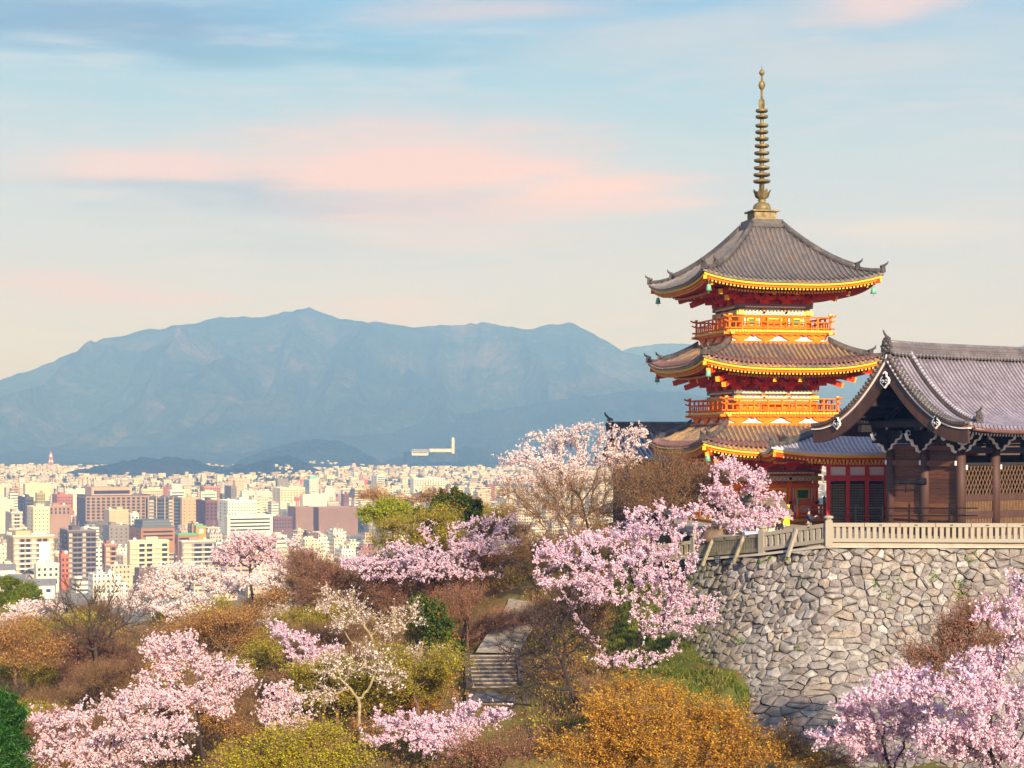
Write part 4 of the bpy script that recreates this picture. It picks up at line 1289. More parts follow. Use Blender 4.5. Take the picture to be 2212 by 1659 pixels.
# bargeboards with white edge, on the visible gable and its twin
for gx, sgx in ((GX0, -1), (GX1, 1)):
    for sg in (-1, 1):
        mb = MB()
        ts = [i / 22 for i in range(23)]
        def off(t, d):
            q = gpt(gx, sg, t)
            t2 = min(t + 0.02, 1.0); t1 = max(t - 0.02, 0.0)
            tg = (gpt(gx, sg, t2) - gpt(gx, sg, t1)).normalized()
            nn = Vector((0, -tg.z * (1 if tg.y > 0 else -1), abs(tg.y)))
            r_ = q - nn.normalized() * d
            if r_.y * sg < 0: r_.y = 0.0
            return r_
        def slab(d0, d1, xa, xb, mi, tmax=1.0):
            tt = [t * tmax for t in ts]
            a = [off(t, d0) for t in tt]; b_ = [off(t, d1 + 0.10 * (t ** 2 if d1 > 0.5 else 0)) for t in tt]
            def X(q, x): return Vector((x, q.y, q.z))
            xf, xk = gx + sgx * xa, gx + sgx * xb
            mb.strip([[X(q, xk) for q in a], [X(q, xf) for q in a], [X(q, xf) for q in b_], [X(q, xk) for q in b_], [X(q, xk) for q in a]], mi, smooth=False)
            q0, q1 = a[-1], b_[-1]
            mb.add([X(q0, xf), X(q0, xk), X(q1, xk), X(q1, xf)], [(0, 1, 2, 3)], mi)
        slab(0.06, 0.20, 0.04, -0.5, 2)
        slab(0.20, 0.265, 0.09, -0.2, 1)
        slab(0.265, 0.95, 0.0, -0.14, 0, 0.985)
        mb.build("bargeboard", [M_dwood, M_white, mat("rust brown edge board", (0.22, 0.095, 0.04), 0.6, 0.2)], groof)
        # soffit under the gable overhang
        sb = MB()
        a = [off(t, 0.34) for t in ts]
        sb.strip([[Vector((gx - sgx * 0.1, q.y, q.z)) for q in a], [Vector((gx - sgx * 3.2, q.y, q.z)) for q in a]], 0, smooth=False)
        for i in range(12):
            t = 0.1 + 0.8 * i / 11
            q = off(t, 0.40)
            sb.bar((gx - sgx * 0.15, q.y, q.z), (gx - sgx * 3.1, q.y, q.z), 0.10, 0.12, 0)
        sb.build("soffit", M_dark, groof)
# hanging gable ornaments (dark heart plates edged in white)
def pendant(y, z, sc):
    prof = [(0, 0.62), (0.16, 0.5), (0.14, 0.3), (0.30, 0.22), (0.42, 0.02), (0.36, -0.2), (0.18, -0.34), (0, -0.52), (-0.18, -0.34), (-0.36, -0.2), (-0.42, 0.02), (-0.30, 0.22), (-0.14, 0.3), (-0.16, 0.5)]
    mb = MB()
    mb.prism([(GX0 - 0.10, y + a * sc, z + b_ * sc) for a, b_ in prof], (-0.10, 0, 0), 1)
    mb.prism([(GX0 - 0.19, y + a * sc * 0.74, z + (b_ * 0.78) * sc) for a, b_ in prof], (-0.03, 0, 0), 0)
    for sg in (-1, 1):
        mb.tube([(GX0 - 0.23, y + sg * sc * (0.16 + 0.10 * math.cos(t)), z + sc * (-0.05 + 0.10 * math.sin(t))) for t in [j * 0.7 for j in range(8)]], 0.025 * sc, 5, 1)
    mb.build("gable_pendant", [M_black, M_white], gate)
pendant(0, G_ZR - 1.5, 0.85)
pendant(-3.75, G_ZE + 0.40, 0.68)
pendant(3.75, G_ZE + 0.40, 0.68)
# body
GW, BAY = 2.63, 2.93
col = MB(); col.tube([(0, 0, 0), (0, 0, 5.9)], 0.28, 12); cme = col.mesh("pillar"); cme.materials.append(M_pillar)
cols = [(0, -GW), (0, 0), (0, GW)] + [(BAY * i, s_ * GW) for i in (1, 2, 3) for s_ in (-1, 1)] + [(BAY * 3, 0), (BAY, 0.0), (2 * BAY, 0.0)]
for x, y in cols: put(cme, "pillar", gate, (x, y, 0), 0)
# plank walls of the gable end
for y0, y1 in ((-GW, 0), (0, GW)):
    mb = MB()
    rr = random.Random(int(y0 * 10) + 99)
    z = 0.25
    while z < 5.0:
        h = rr.choice((0.22, 0.27, 0.33))
        mb.box((0.06 + rr.uniform(-0.008, 0.008), (y0 + y1) / 2, z + h / 2), (0.06, y1 - y0 - 0.5, h - 0.012))
        z += h
    mb.build("plank_panel", M_plank, gate)
    for z, h, w in ((0.12, 0.24, 0.22), (1.05, 0.30, 0.16), (4.15, 0.32, 0.2), (5.05, 0.28, 0.2)):
        mb = MB(); mb.box((-0.04, (y0 + y1) / 2, z), (w, y1 - y0 - 0.48, h)); mb.build("rail", M_plank if z > 1 else M_dwood, gate)
# white nose caps where ties pass the pillars
for y in (-GW, 0, GW):
    mb = MB(); mb.box((-0.30, y + 0.12, 4.18), (0.06, 0.10, 0.26)); mb.build("tie_cap", M_white, gate)
for x in (0, BAY, 2 * BAY):
    mb = MB(); mb.box((x + 0.15, -GW - 0.30, 3.95), (0.10, 0.06, 0.26)); mb.build("tie_cap", M_white, gate)
# beams over the pillars
for y in (-GW, GW):
    mb = MB(); mb.box((BAY * 1.5 - 0.4, y, 5.55), (BAY * 3 + 2.0, 0.34, 0.5)); mb.box((BAY * 1.5, y, 6.15), (BAY * 3 + 5.2, 0.3, 0.4)); mb.build("wall_beam", M_dark, gate)
mb = MB(); mb.box((0, 0, 5.5), (0.36, GW * 2 + 1.6, 0.42)); mb.box((0.1, 0, 6.5), (0.3, GW * 2 + 1.0, 0.5)); mb.box((-1.6, 0, 6.4), (0.3, GW * 2 + 2.6, 0.36)); mb.build("cross_beam", M_dark, gate)
# gable boarding (dark)
mb = MB()
pf = [(0.35, y_, gpt(0, 1, abs(y_) / GB).z - 0.5) for y_ in [-4.2 + 8.4 * i / 20 for i in range(21)]]
mb.prism([(0.35, -4.2, 5.3)] + pf + [(0.35, 4.2, 5.3)], (0.1, 0, 0))
mb.build("gable_board", M_black, gate)
for y, z in ((0, 9.2), (-1.6, 7.6), (1.6, 7.6), (-GW - 0.9, 6.55), (GW + 0.9, 6.55)):
    mb = MB(); mb.bar((0.4, y, z), (GX0 + 0.25, y, z), 0.30, 0.34, 0, end_mi=1); mb.build("purlin", [M_dark, M_white], gate)
# carved bracket arms with white scrolled edges on the pillar tops
def scroll_bracket(loc, rz, sc=1.0):
    mb = MB()
    prof = [(0, -0.55), (0.28, -0.5), (0.36, -0.28), (0.60, -0.24), (0.70, 0.0), (0.98, 0.06), (1.10, 0.30), (0.95, 0.48), (0, 0.48)]
    mb.prism([(0.06, a * sc, b_ * sc) for a, b_ in prof], (-0.12, 0, 0), 0)
    edge = [(0.10, -0.60), (0.30, -0.53), (0.38, -0.30), (0.62, -0.26), (0.72, -0.02), (1.00, 0.04), (1.13, 0.30), (1.02, 0.46), (0.88, 0.42), (0.86, 0.28), (0.98, 0.24)]
    mb.tube([(-0.09, a * sc, b_ * sc) for a, b_ in edge], 0.045 * sc, 6, 1)
    mb.tube([(0.0, a * sc, b_ * sc - 0.02) for a, b_ in edge[:8]], 0.06 * sc, 6, 1)
    mb.box((0, 0.12 * sc, 0.62 * sc), (0.34 * sc, 0.36 * sc, 0.26 * sc), 0)
    mb.box((-0.18 * sc, 0.12 * sc, 0.62 * sc), (0.03, 0.30 * sc, 0.22 * sc), 1)
    o = mb.build("carved_bracket", [M_dark, M_white], gate)
    o.location = loc; o.rotation_euler = (0, 0, rz)
for y in (-GW, 0, GW):
    for f in (0, 1):
        o = scroll_bracket((-0.32, y, 5.55), 0 if f == 0 else math.pi, 1.0)
for y in (-GW, 0, GW):
    scroll_bracket((-0.35, y, 5.5), math.pi / 2, 1.15)
for x in (0, BAY, 2 * BAY):
    for rz in (-math.pi / 2, math.pi / 2): scroll_bracket((x, -GW - 0.33, 5.55), rz, 0.9)
    scroll_bracket((x, -GW - 0.3, 5.5), math.pi, 1.0)
# long side: lattice over slatted fence panels
for i in range(3):
    xa, xb = BAY * i + 0.28, BAY * (i + 1) - 0.28
    mb = MB()
    z0, z1 = 2.35, 4.05
    n = 8
    W_ = xb - xa; H_ = z1 - z0
    for k in range(-n, n + 1):
        for dirn in (1, -1):
            # clip diagonal to the rectangle
            xs0 = xa + W_ * (k / n); 
            seg = []
            for tt in np.linspace(0, 1, 40):
                x = xs0 + dirn * tt * H_ * 0.55 + (W_ * 0.0)
                if dirn < 0: x += W_ * 0.35
                if xa <= x <= xb: seg.append((x, z0 + tt * H_))
            if len(seg) > 2:
                mb.bar((seg[0][0], -GW - 0.02 * dirn, seg[0][1]), (seg[-1][0], -GW - 0.02 * dirn, seg[-1][1]), 0.03, 0.045, 0, up=(0, 1, 0))
    mb.build("lattice_panel", M_slat, gate)
    mb = MB()
    for za, zb in ((0.15, 1.05), (1.42, 2.05)):
        for k in range(18):
            mb.box((xa + W_ * (k + 0.5) / 18, -GW, (za + zb) / 2), (0.055, 0.05, zb - za))
    mb.build("slat_panel", M_slat, gate)
    for z, h in ((0.1, 0.2), (1.23, 0.36), (2.2, 0.32), (4.12, 0.16), (4.9, 0.34)):
        mb = MB(); mb.box(((xa + xb) / 2, -GW, z), (W_, 0.16, h)); mb.build("rail", M_pillar if z < 3 else M_dark, gate)
mb = MB(); mb.box((BAY * 1.5, -GW * 0.45, 2.3), (BAY * 3 - 0.6, 0.06, 4.6)); mb.build("interior_shade_sheet", M_black, gate)  # black sheet added to stand for the shade inside the gate
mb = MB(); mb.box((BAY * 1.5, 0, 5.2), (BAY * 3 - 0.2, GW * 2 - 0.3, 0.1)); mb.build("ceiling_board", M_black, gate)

# ------------------------------------------------------------------ red and white hall between gate and pagoda
hall = empty("temple_hall", (22.4, 114.0, TZ), 0.0, "red framed hall with white panels and black gilt lattice shutters, behind the gate", "hall")
def hz2(w): return w - TZ
rH, ptH = hip_roof(hall, hz2(0.75), hz2(-0.80), 2.2, 0.6, 6.45, 5.0, 0.42, M_tileH, pan=M_panL, p=1.3, rib=0.28, ribr=0.06, eave_mats=(M_yel, M_red, M_red), rafter_in=2.6, ridge_r=0.15)
mb = MB(); mb.box((0, 0, hz2(0.95)), (5.2, 0.5, 0.5)); mb.build("ridge", M_tileD, rH)
hx0, hx1, hy = -2.6, 6.0, -3.0
M_redh = mat("crimson painted post", (0.60, 0.035, 0.02), 0.5, 0.1, spec=0.3)
pm = MB(); pm.box((0, 0, 2.25), (0.24, 0.24, 4.5)); pme = pm.mesh("post"); pme.materials.append(M_redh)
px_ = [hx0 + 1.2 * i for i in range(8)]
for x in px_: put(pme, "post", hall, (x, hy, 0), 0)
for a, b_ in zip(px_[:-1], px_[1:]):
    mb = MB(); mb.box(((a + b_) / 2, hy + 0.06, 3.85), (0.96, 0.06, 1.34)); mb.build("plaster_panel", M_plas, hall)
    mb = MB(); mb.box(((a + b_) / 2, hy + 0.10, 1.45), (0.96, 0.06, 2.9), 0)
    for i in range(9):
        for j in range(26):
            mb.box((a + 0.16 + 0.88 * (i + 0.5) / 9, hy + 0.06, 0.15 + 2.65 * j / 26), (0.07, 0.03, 0.045), 1)
    for i in range(10): mb.box((a + 0.16 + 0.88 * i / 9, hy + 0.065, 1.45), (0.02, 0.02, 2.8), 0)
    mb.build("lattice_shutter", [M_black, mat("dull gilt lattice", (0.34, 0.25, 0.12), 0.55, 0.2)], hall)
for z, h, w in ((3.10, 0.34, 0.30), (3.92, 0.22, 0.16), (4.5, 0.26, 0.3)):
    mb = MB(); mb.box(((hx0 + hx1) / 2, hy, z), (hx1 - hx0 + 0.5, w, h)); mb.build("tie_beam", M_redh, hall)
mb = MB(); mb.box(((hx0 + hx1) / 2 + 0.2, hy + 0.8, 2.3), (hx1 - hx0 - 0.4, 1.3, 4.6)); mb.box(((hx0 + hx1) / 2 + 1.2, hy + 4.0, 2.3), (hx1 - hx0 - 2.6, 5.2, 4.6)); mb.build("wall", M_red, hall)
mb = MB()
for x in px_: mb.box((x, hy - 0.5, 4.75), (0.3, 1.4, 0.3))
mb.build("bracket_row", M_red, hall)

# ------------------------------------------------------------------ dark roofed hall far behind the pagoda on its left
bh = empty("temple_hall", (14.3, 147, -7.15), R(8), "dark timber hall with a grey ridged roof behind the cherry, left of the pagoda", "hall")
bro, bpt = gable_roof(bh, -6.2, 7.5, 6.0, 5.6, 7.9, 1.6, M_tileC, rib=0.4, ribr=0.09)
mb = MB()
for w, z, h in ((0.7, 7.95, 0.3), (0.5, 8.2, 0.25), (0.62, 8.36, 0.1)): mb.box((0.6, 0, z), (13.6, w, h))
mb.tube([(-6.2, 0, 8.5), (7.4, 0, 8.5)], 0.16, 8); mb.build("main_ridge", M_tileD, bro)
onigawara(bro, (-6.3, 0, 8.2), 0, 0.8)
mb = MB(); mb.box((0.6, 0, 2.6), (11.4, 9.4, 6.4)); mb.build("wall", mat("dark brown hall boards", (0.06, 0.035, 0.03), 0.8, 0.3), bh)
mb = MB()
for i in range(8): mb.box((-5.0 + 11.2 * i / 7, -4.75, 2.6), (0.3, 0.3, 6.4))
mb.build("pillar_row", M_dwood, bh)

# ------------------------------------------------------------------ another hall ridge behind the gate roof, far right
rh = empty("temple_hall", (37.5, 134, -5.5), R(-14), "distant hall whose tiled ridge and gilt ornament rise behind the gate roof", "hall")
rro, rpt = gable_roof(rh, -9, 5.5, 6.5, 8.0, 11.9, 1.6, M_tileC, rib=0.36)
mb = MB()
for w, z, h in ((0.7, 11.95, 0.3), (0.5, 12.2, 0.3), (0.6, 12.38, 0.1)): mb.box((-1.8, 0, z), (14.4, w, h))
mb.build("main_ridge", M_tileD, rro)
mb2 = onigawara(rro, (5.5, 0, 12.5), math.pi, 0.9); mb2.data.materials[0] = M_gold
mb = MB(); mb.box((-1.7, 0, 4.0), (11.5, 8.5, 8)); mb.build("wall", M_dwood, rh)

# ------------------------------------------------------------------ small white walled cottage with a shingle roof below the pagoda
ch = empty("cottage", (14.05, 106.5, -6.3), R(12), "small white plastered cottage with a brown board roof among the blossoms", "cottage")
mb = MB(); mb.box((0, 0, 1.1), (5.2, 3.4, 2.6)); mb.build("wall", mat("cream plaster", (0.75, 0.66, 0.52), 0.85, 0.08), ch)
mb = MB()
for sg in (-1, 1):
    mb.prism([(-3.2, sg * 2.5, 2.3), (3.4, sg * 2.5, 2.3), (3.4, 0, 3.4), (-3.2, 0, 3.4)][::sg], (0, 0, 0.12))
    for i in range(9):
        y = sg * (2.4 - 2.3 * i / 9); z = 2.3 + 1.1 * (1 - abs(y) / 2.5) + 0.14
        mb.box((0.1, y, z), (6.7, 0.07, 0.05))
mb.bar((-3.3, 0, 3.5), (3.5, 0, 3.5), 0.3, 0.16)
mb.build("roof", mat("brown board roof", (0.16, 0.11, 0.085), 0.8, 0.35, 3.0), ch)
for x in (-2.55, 0.1, 2.55):
    mb = MB(); mb.box((x, -1.74, 1.1), (0.16, 0.08, 2.6)); mb.build("timber_post", M_pillar, ch)
for x in (-1.2, 1.3):
    w_ = MB(); w_.box((x, -1.73, 0.9), (1.5, 0.06, 1.1)); o = w_.build("window", M_slat, ch)
    w_ = MB()
    for s_ in (-1, 1): w_.box((x + s_ * 0.36, -1.77, 0.9), (0.62, 0.03, 0.9))
    w_.build("pane", mat("paper screen", (0.72, 0.62, 0.42), 0.8), o)

ch.scale = (0.66, 0.8, 0.8)
# ------------------------------------------------------------------ small things on the terrace
def metal_rail(label, a, b_, hs, posts, tall=()):
    a, b_ = Vector(a), Vector(b_)
    f = empty("metal_railing", a, 0, label, "railing", "black metal railings behind the stone fence")
    d = b_ - a
    for h in hs:
        mb = MB(); mb.tube([(0, 0, h), d + Vector((0, 0, h))], 0.035, 6); mb.build("rail", M_black, f)
    for t in posts:
        mb = MB(); p_ = d * t; mb.tube([p_, p_ + Vector((0, 0, max(hs) + (0.25 if t not in tall else 0.9)))], 0.05, 6); mb.build("post", M_black, f)
    return f
xa, ya = XY(1790, 98.4); xb, yb = XY(2112, 98.6)
metal_rail("black metal handrail with two bars in front of the dark gate", (xa, ya, TZ), (xb, yb, TZ), (1.28, 1.70), (0.18, 0.36, 0.54, 0.81), ())
xa, ya = XY(1916, 98.1); xb, yb = XY(1990, 98.1)
sc_ = metal_rail("tall black metal bracket rail carrying the spotlight", (xa, ya, TZ), (xb, yb, TZ), (2.72,), (0.02, 0.98), ())
sp_ = empty("spotlight", P(1972, 1042, 98.1), 0, "black tubular spotlight on the tall rail in front of the gate", "spotlight")
mb = MB(); mb.tube([(-0.75, 0, -0.02), (-0.3, 0, 0), (0.28, 0, 0.02), (0.3, 0, 0.03), (0.72, 0, 0.05)], [0.10, 0.11, 0.14, 0.19, 0.21], 10); mb.build("body", M_black, sp_)
mb = MB(); mb.tube([(-1.1, 0, -0.02), (-0.7, 0, -0.02)], [0.06, 0.07], 8); mb.build("rear_tube", M_black, sp_)
mb = MB()
for x in (-0.4, 0.1): mb.tube([(x, 0, -0.05), (x, 0, -0.58)], 0.035, 6)
mb.build("yoke", M_black, sp_)
# hanging yellow cloth with faint brush marks
ys_ = empty("banner", P(1692, 1113, 106.5), R(5), "small bright yellow cloth notice hanging from the pagoda veranda", "banner")
mb = MB(); rows = [[(x, 0.05 * math.sin(z * 3 + x * 4), z) for x in (-0.38, -0.13, 0.13, 0.38)] for z in (0.65, 0.3, 0, -0.3, -0.62)]
mb.strip(rows); mb.strip([[(a, b2 + 0.015, c) for a, b2, c in r_][::-1] for r_ in rows]); mb.build("cloth", mat("yellow cloth", (0.85, 0.70, 0.01), 0.8, 0.05), ys_)
mb = MB()
for i in range(6): mb.box((0.0 + 0.03 * math.sin(i * 2), -0.07, 0.38 - 0.13 * i), (0.14, 0.01, 0.06))
mb.build("brush_mark", mat("faint ochre ink", (0.55, 0.33, 0.01), 0.8), ys_)
mb = MB(); mb.tube([(-0.45, 0, 0.66), (0.45, 0, 0.66)], 0.03, 6); mb.tube([(-0.3, 0, 0.66), (-0.3, 0, 0.95)], 0.01, 4); mb.tube([(0.3, 0, 0.66), (0.3, 0, 0.95)], 0.01, 4); mb.build("rod", M_pillar, ys_)
# grey metal box with pitched lid
bx = empty("metal_box", P(1628, 1172, 101.0) , R(8), "grey blue metal cabinet with a pitched lid behind the sloping fence", "cabinet")
mb = MB(); mb.box((0, 0, 0.0), (0.95, 0.6, 0.9)); mb.tube([(-0.25, -0.31, 0.2), (-0.25, -0.33, 0.2)], 0.06, 8); mb.build("case", mat("grey blue enamel", (0.30, 0.32, 0.42), 0.5), bx)
mb = MB(); mb.prism([(-0.6, -0.4, 0.44), (-0.6, 0.4, 0.44), (-0.6, 0.3, 0.56), (-0.6, 0, 0.66), (-0.6, -0.3, 0.56)][::-1], (1.2, 0, 0)); mb.build("lid", mat("pale enamel lid", (0.45, 0.46, 0.58), 0.45), bx)
mb = MB(); mb.box((0, 0, -0.85), (0.5, 0.4, 0.9)); mb.build("plinth", M_fst, bx)
# rock and clipped shrub beside the cottage are part of the planting further down

# people: one skinned body each, clothes as children
def skin_obj(name, joints, edges, material, parent=None, sub=1):
    me = bpy.data.meshes.new(name)
    me.from_pydata([j[0] for j in joints], edges, [])
    o = link_mesh(name, me, parent, [material])
    md = o.modifiers.new("skin", 'SKIN'); md.use_smooth_shade = True
    for i, j in enumerate(joints): me.skin_vertices[0].data[i].radius = (j[1], j[2] if len(j) > 2 else j[1])
    me.skin_vertices[0].data[0].use_root = True
    sb = o.modifiers.new("subsurf", 'SUBSURF'); sb.levels = sub; sb.render_levels = sub
    return o
M_skin = mat("skin", (0.55, 0.33, 0.23), 0.6, 0.05)
M_hair = mat("black hair", (0.012, 0.01, 0.01), 0.5, 0.1)
def person(label, loc, rz, jacket, trousers, cap=None, arms_up=True, h=1.70):
    root = empty("person", loc, rz, label, "person", "visitors behind the stone fence")
    k = h / 1.70
    hand = ((0.14, -0.40, 1.30), (-0.14, -0.40, 1.30)) if arms_up else ((0.26, -0.10, 0.80), (-0.26, -0.10, 0.80))
    elb = ((0.27, -0.16, 1.12), (-0.27, -0.16, 1.12)) if arms_up else ((0.26, 0.02, 1.08), (-0.26, 0.02, 1.08))
    J = [((0, 0, 0.92), 0.12, 0.09), ((0, 0, 1.12), 0.115, 0.085), ((0, 0, 1.34), 0.13, 0.09), ((0, 0.01, 1.44), 0.055), ((0, -0.005, 1.50), 0.05), ((0, -0.01, 1.56), 0.085, 0.085), ((0, -0.005, 1.64), 0.075, 0.085)]
    E_ = [(i, i + 1) for i in range(6)]
    for s_ in (0, 1):
        sg = 1 if s_ == 0 else -1
        o_ = len(J)
        J += [((sg * 0.17, 0.0, 1.38), 0.055), (elb[s_], 0.042), (hand[s_], 0.03), ((hand[s_][0] - sg * 0.05, hand[s_][1] - 0.06, hand[s_][2] + 0.02), 0.035)]
        E_ += [(2, o_), (o_, o_ + 1), (o_ + 1, o_ + 2), (o_ + 2, o_ + 3)]
        o_ = len(J)
        J += [((sg * 0.09, 0, 0.86), 0.085), ((sg * 0.095, -0.01, 0.48), 0.058), ((sg * 0.10, 0.01, 0.09), 0.042), ((sg * 0.11, -0.14, 0.04), 0.04)]
        E_ += [(0, o_), (o_, o_ + 1), (o_ + 1, o_ + 2), (o_ + 2, o_ + 3)]
    J = [(tuple(c * k for c in j[0]),) + tuple(r_ * k for r_ in j[1:]) for j in J]
    skin_obj("body", J, E_, M_skin, root)
    JJ = [((0, 0, 0.84), 0.15, 0.115), ((0, 0, 1.12), 0.14, 0.11), ((0, 0, 1.36), 0.15, 0.11)]
    EE = [(0, 1), (1, 2)]
    for s_, sg in ((0, 1), (1, -1)):
        o_ = len(JJ); JJ += [((sg * 0.185, 0, 1.375), 0.075), (elb[s_], 0.06), (tuple(np.array(elb[s_]) * 0.15 + np.array(hand[s_]) * 0.85), 0.048)]
        EE += [(2, o_), (o_, o_ + 1), (o_ + 1, o_ + 2)]
    skin_obj("jacket", [(tuple(c * k for c in j[0]),) + tuple(r_ * k for r_ in j[1:]) for j in JJ], EE, mat(jacket[0], jacket[1], 0.85), root)
    JJ = [((0, 0, 0.92), 0.14, 0.11)]; EE = []
    for sg in (1, -1):
        o_ = len(JJ); JJ += [((sg * 0.09, 0, 0.84), 0.10), ((sg * 0.095, -0.01, 0.48), 0.075), ((sg * 0.10, 0.01, 0.10), 0.06)]
        EE += [(0, o_), (o_, o_ + 1), (o_ + 1, o_ + 2)]
    skin_obj("trousers", [(tuple(c * k for c in j[0]),) + tuple(r_ * k for r_ in j[1:]) for j in JJ], EE, mat(trousers[0], trousers[1], 0.85), root)
    hb = MB()
    hb.lathe([(0.097 * k, 1.565 * k), (0.106 * k, 1.62 * k), (0.095 * k, 1.70 * k), (0.06 * k, 1.735 * k), (0.005, 1.745 * k)], 10, (0, 0.018 * k, 0))
    o = hb.build("cap" if cap else "hair", mat(cap[0], cap[1], 0.8) if cap else M_hair, root)
    fb = MB()
    for sg in (-1, 1): fb.lathe([(0.002, -0.012), (0.012, 0), (0.002, 0.012)], 6, (sg * 0.033 * k, -0.098 * k, 1.585 * k))
    fb.prism([(0.012, -0.096 * k, 1.545 * k), (0, -0.120 * k, 1.54 * k), (-0.012, -0.096 * k, 1.545 * k)], (0, 0.004, 0.03 * k))
    fb.build("face", M_hair, root)
    return root
x, y = XY(1747, 98.0)
pr = person("person with short black hair raising a camera above the sloping fence", (x, y, TZ), R(70), ("navy jacket", (0.02, 0.025, 0.06)), ("beige trousers", (0.35, 0.26, 0.17)), None, True, 1.68)
x, y = XY(1606, 102.5)
person("person in a dark red cap standing by the grey metal cabinet", (x, y, TZ - 0.75), R(60), ("lilac jacket", (0.35, 0.32, 0.45)), ("dark trousers", (0.03, 0.03, 0.04)), ("maroon cap", (0.16, 0.015, 0.03)), False, 1.66)
x, y = XY(1684, 100.5)
person("person in a black hat stooping behind the short sloping fence", (x, y, TZ - 0.35), R(-40), ("black coat", (0.015, 0.015, 0.018)), ("grey trousers", (0.2, 0.2, 0.22)), ("black hat", (0.012, 0.012, 0.014)), False, 1.40)
# ------------------------------------------------------------------ trees
def unit(a): return a / (np.linalg.norm(a, axis=-1, keepdims=True) + 1e-9)
def colonize(att, trunk, step, rg, maxn=5200, iters=70, wander=0.18, lift=0.0):
    """branches growing towards scattered points; returns node positions and parents"""
    pos = [np.array(p, float) for p in trunk]; par = [i - 1 for i in range(len(trunk))]
    A_ = att.copy()
    T = np.array(pos)
    D = np.linalg.norm(A_[:, None] - T[None], axis=2)
    ni = D.argmin(1); nd = D.min(1)
    kill = step * 1.25
    used = {}
    for it in range(iters):
        if len(A_) == 0 or len(pos) > maxn: break
        PN = np.array(pos)
        acc = np.zeros_like(PN)
        np.add.at(acc, ni, unit(A_ - PN[ni]))
        idx = np.unique(ni)
        idx = idx[[used.get(int(i), 0) < 4 for i in idx]] if len(idx) else idx
        if len(idx) == 0: break
        d = unit(acc[idx]) + rg.normal(0, wander, (len(idx), 3)) + np.array([0, 0, lift])
        new = PN[idx] + unit(d) * step
        b0 = len(pos)
        for k, i in enumerate(idx):
            used[int(i)] = used.get(int(i), 0) + 1
            pos.append(new[k]); par.append(int(i))
        Dn = np.linalg.norm(A_[:, None] - new[None], axis=2)
        m_ = Dn.argmin(1); mv = Dn[np.arange(len(A_)), m_]
        better = mv < nd
        nd = np.where(better, mv, nd); ni = np.where(better, b0 + m_, ni)
        keep = nd > kill
        A_, nd, ni = A_[keep], nd[keep], ni[keep]
    return np.array(pos), np.array(par)

def prisms(p0, p1, r0, r1, n):
    """separate tapered prisms for all segments at once"""
    d = unit(p1 - p0)
    ref = np.where(np.abs(d[:, 2:3]) > 0.9, np.array([[1.0, 0, 0]]), np.array([[0, 0, 1.0]]))
    a = unit(np.cross(d, ref)); b_ = np.cross(d, a)
    t = np.arange(n) * 2 * math.pi / n
    c, s_ = np.cos(t)[None, :, None], np.sin(t)[None, :, None]
    off = a[:, None] * c + b_[:, None] * s_
    A0 = p0[:, None] + off * r0[:, None, None]; A1 = p1[:, None] + off * r1[:, None, None]
    V = np.concatenate([A0, A1], 1).reshape(-1, 3)
    base = (np.arange(len(p0)) * 2 * n)[:, None]
    j = np.arange(n); j2 = (j + 1) % n
    Fc = np.stack([base + j, base + j2, base + n + j2, base + n + j], -1).reshape(-1, 4)
    return V, Fc
def quads_at(c, size, rg, aspect=1.0, dirs=None, flat=0.0):
    """small faces at points c with random facing; dirs: long axis"""
    n = len(c)
    nrm = rg.normal(0, 1, (n, 3)); nrm[:, 2] += flat * np.sign(nrm[:, 2] + 1e-6)
    nrm = unit(nrm)
    if dirs is None:
        u = unit(np.cross(nrm, rg.normal(0, 1, (n, 3))))
    else:
        u = unit(dirs + rg.normal(0, 0.25, (n, 3)))
    v = unit(np.cross(nrm, u))
    s_ = size[:, None] if hasattr(size, '__len__') else size
    u = u * s_ * 0.5; v = v * s_ * 0.5 * aspect
    bend = unit(np.cross(u, v)) * s_ * 0.12
    V = np.stack([c - u, c - v + bend, c + u, c + v + bend], 1).reshape(-1, 3)
    return V, np.arange(n * 4).reshape(n, 4)

M_barkD = mat("dark cherry bark", (0.030, 0.018, 0.014), 0.9, 0.4, 6.0)
M_barkB = mat("brown twig bark", (0.14, 0.078, 0.042), 0.9, 0.35, 5.0)
M_barkT = mat("pale lichen bark", (0.30, 0.23, 0.12), 0.9, 0.35, 5.0)
M_bloomP = leafmat("lilac pink blossom", [(0.0, (0.74, 0.46, 0.58, 1)), (0.25, (0.84, 0.58, 0.70, 1)), (0.6, (0.88, 0.68, 0.78, 1)), (0.88, (0.91, 0.80, 0.86, 1)), (1.0, (0.70, 0.34, 0.44, 1))], 0.35)
M_bloomW = leafmat("pale blush blossom", [(0.0, (0.76, 0.50, 0.48, 1)), (0.2, (0.87, 0.68, 0.65, 1)), (0.6, (0.91, 0.79, 0.76, 1)), (0.9, (0.93, 0.86, 0.82, 1)), (1.0, (0.62, 0.34, 0.28, 1))], 0.35)
M_bloomL = leafmat("soft pink blossom", [(0.0, (0.66, 0.38, 0.42, 1)), (0.2, (0.80, 0.55, 0.60, 1)), (0.6, (0.86, 0.66, 0.70, 1)), (0.9, (0.90, 0.76, 0.78, 1)), (1.0, (0.45, 0.25, 0.16, 1))], 0.35)
M_bloomS = leafmat("opening white buds", [(0.0, (0.85, 0.68, 0.66, 1)), (0.6, (0.9, 0.78, 0.75, 1)), (1.0, (0.5, 0.26, 0.2, 1))], 0.35)
M_bud = leafmat("brown buds", [(0.0, (0.19, 0.09, 0.04, 1)), (0.5, (0.31, 0.16, 0.065, 1)), (0.85, (0.40, 0.22, 0.08, 1)), (1.0, (0.34, 0.27, 0.06, 1))], 0.3)
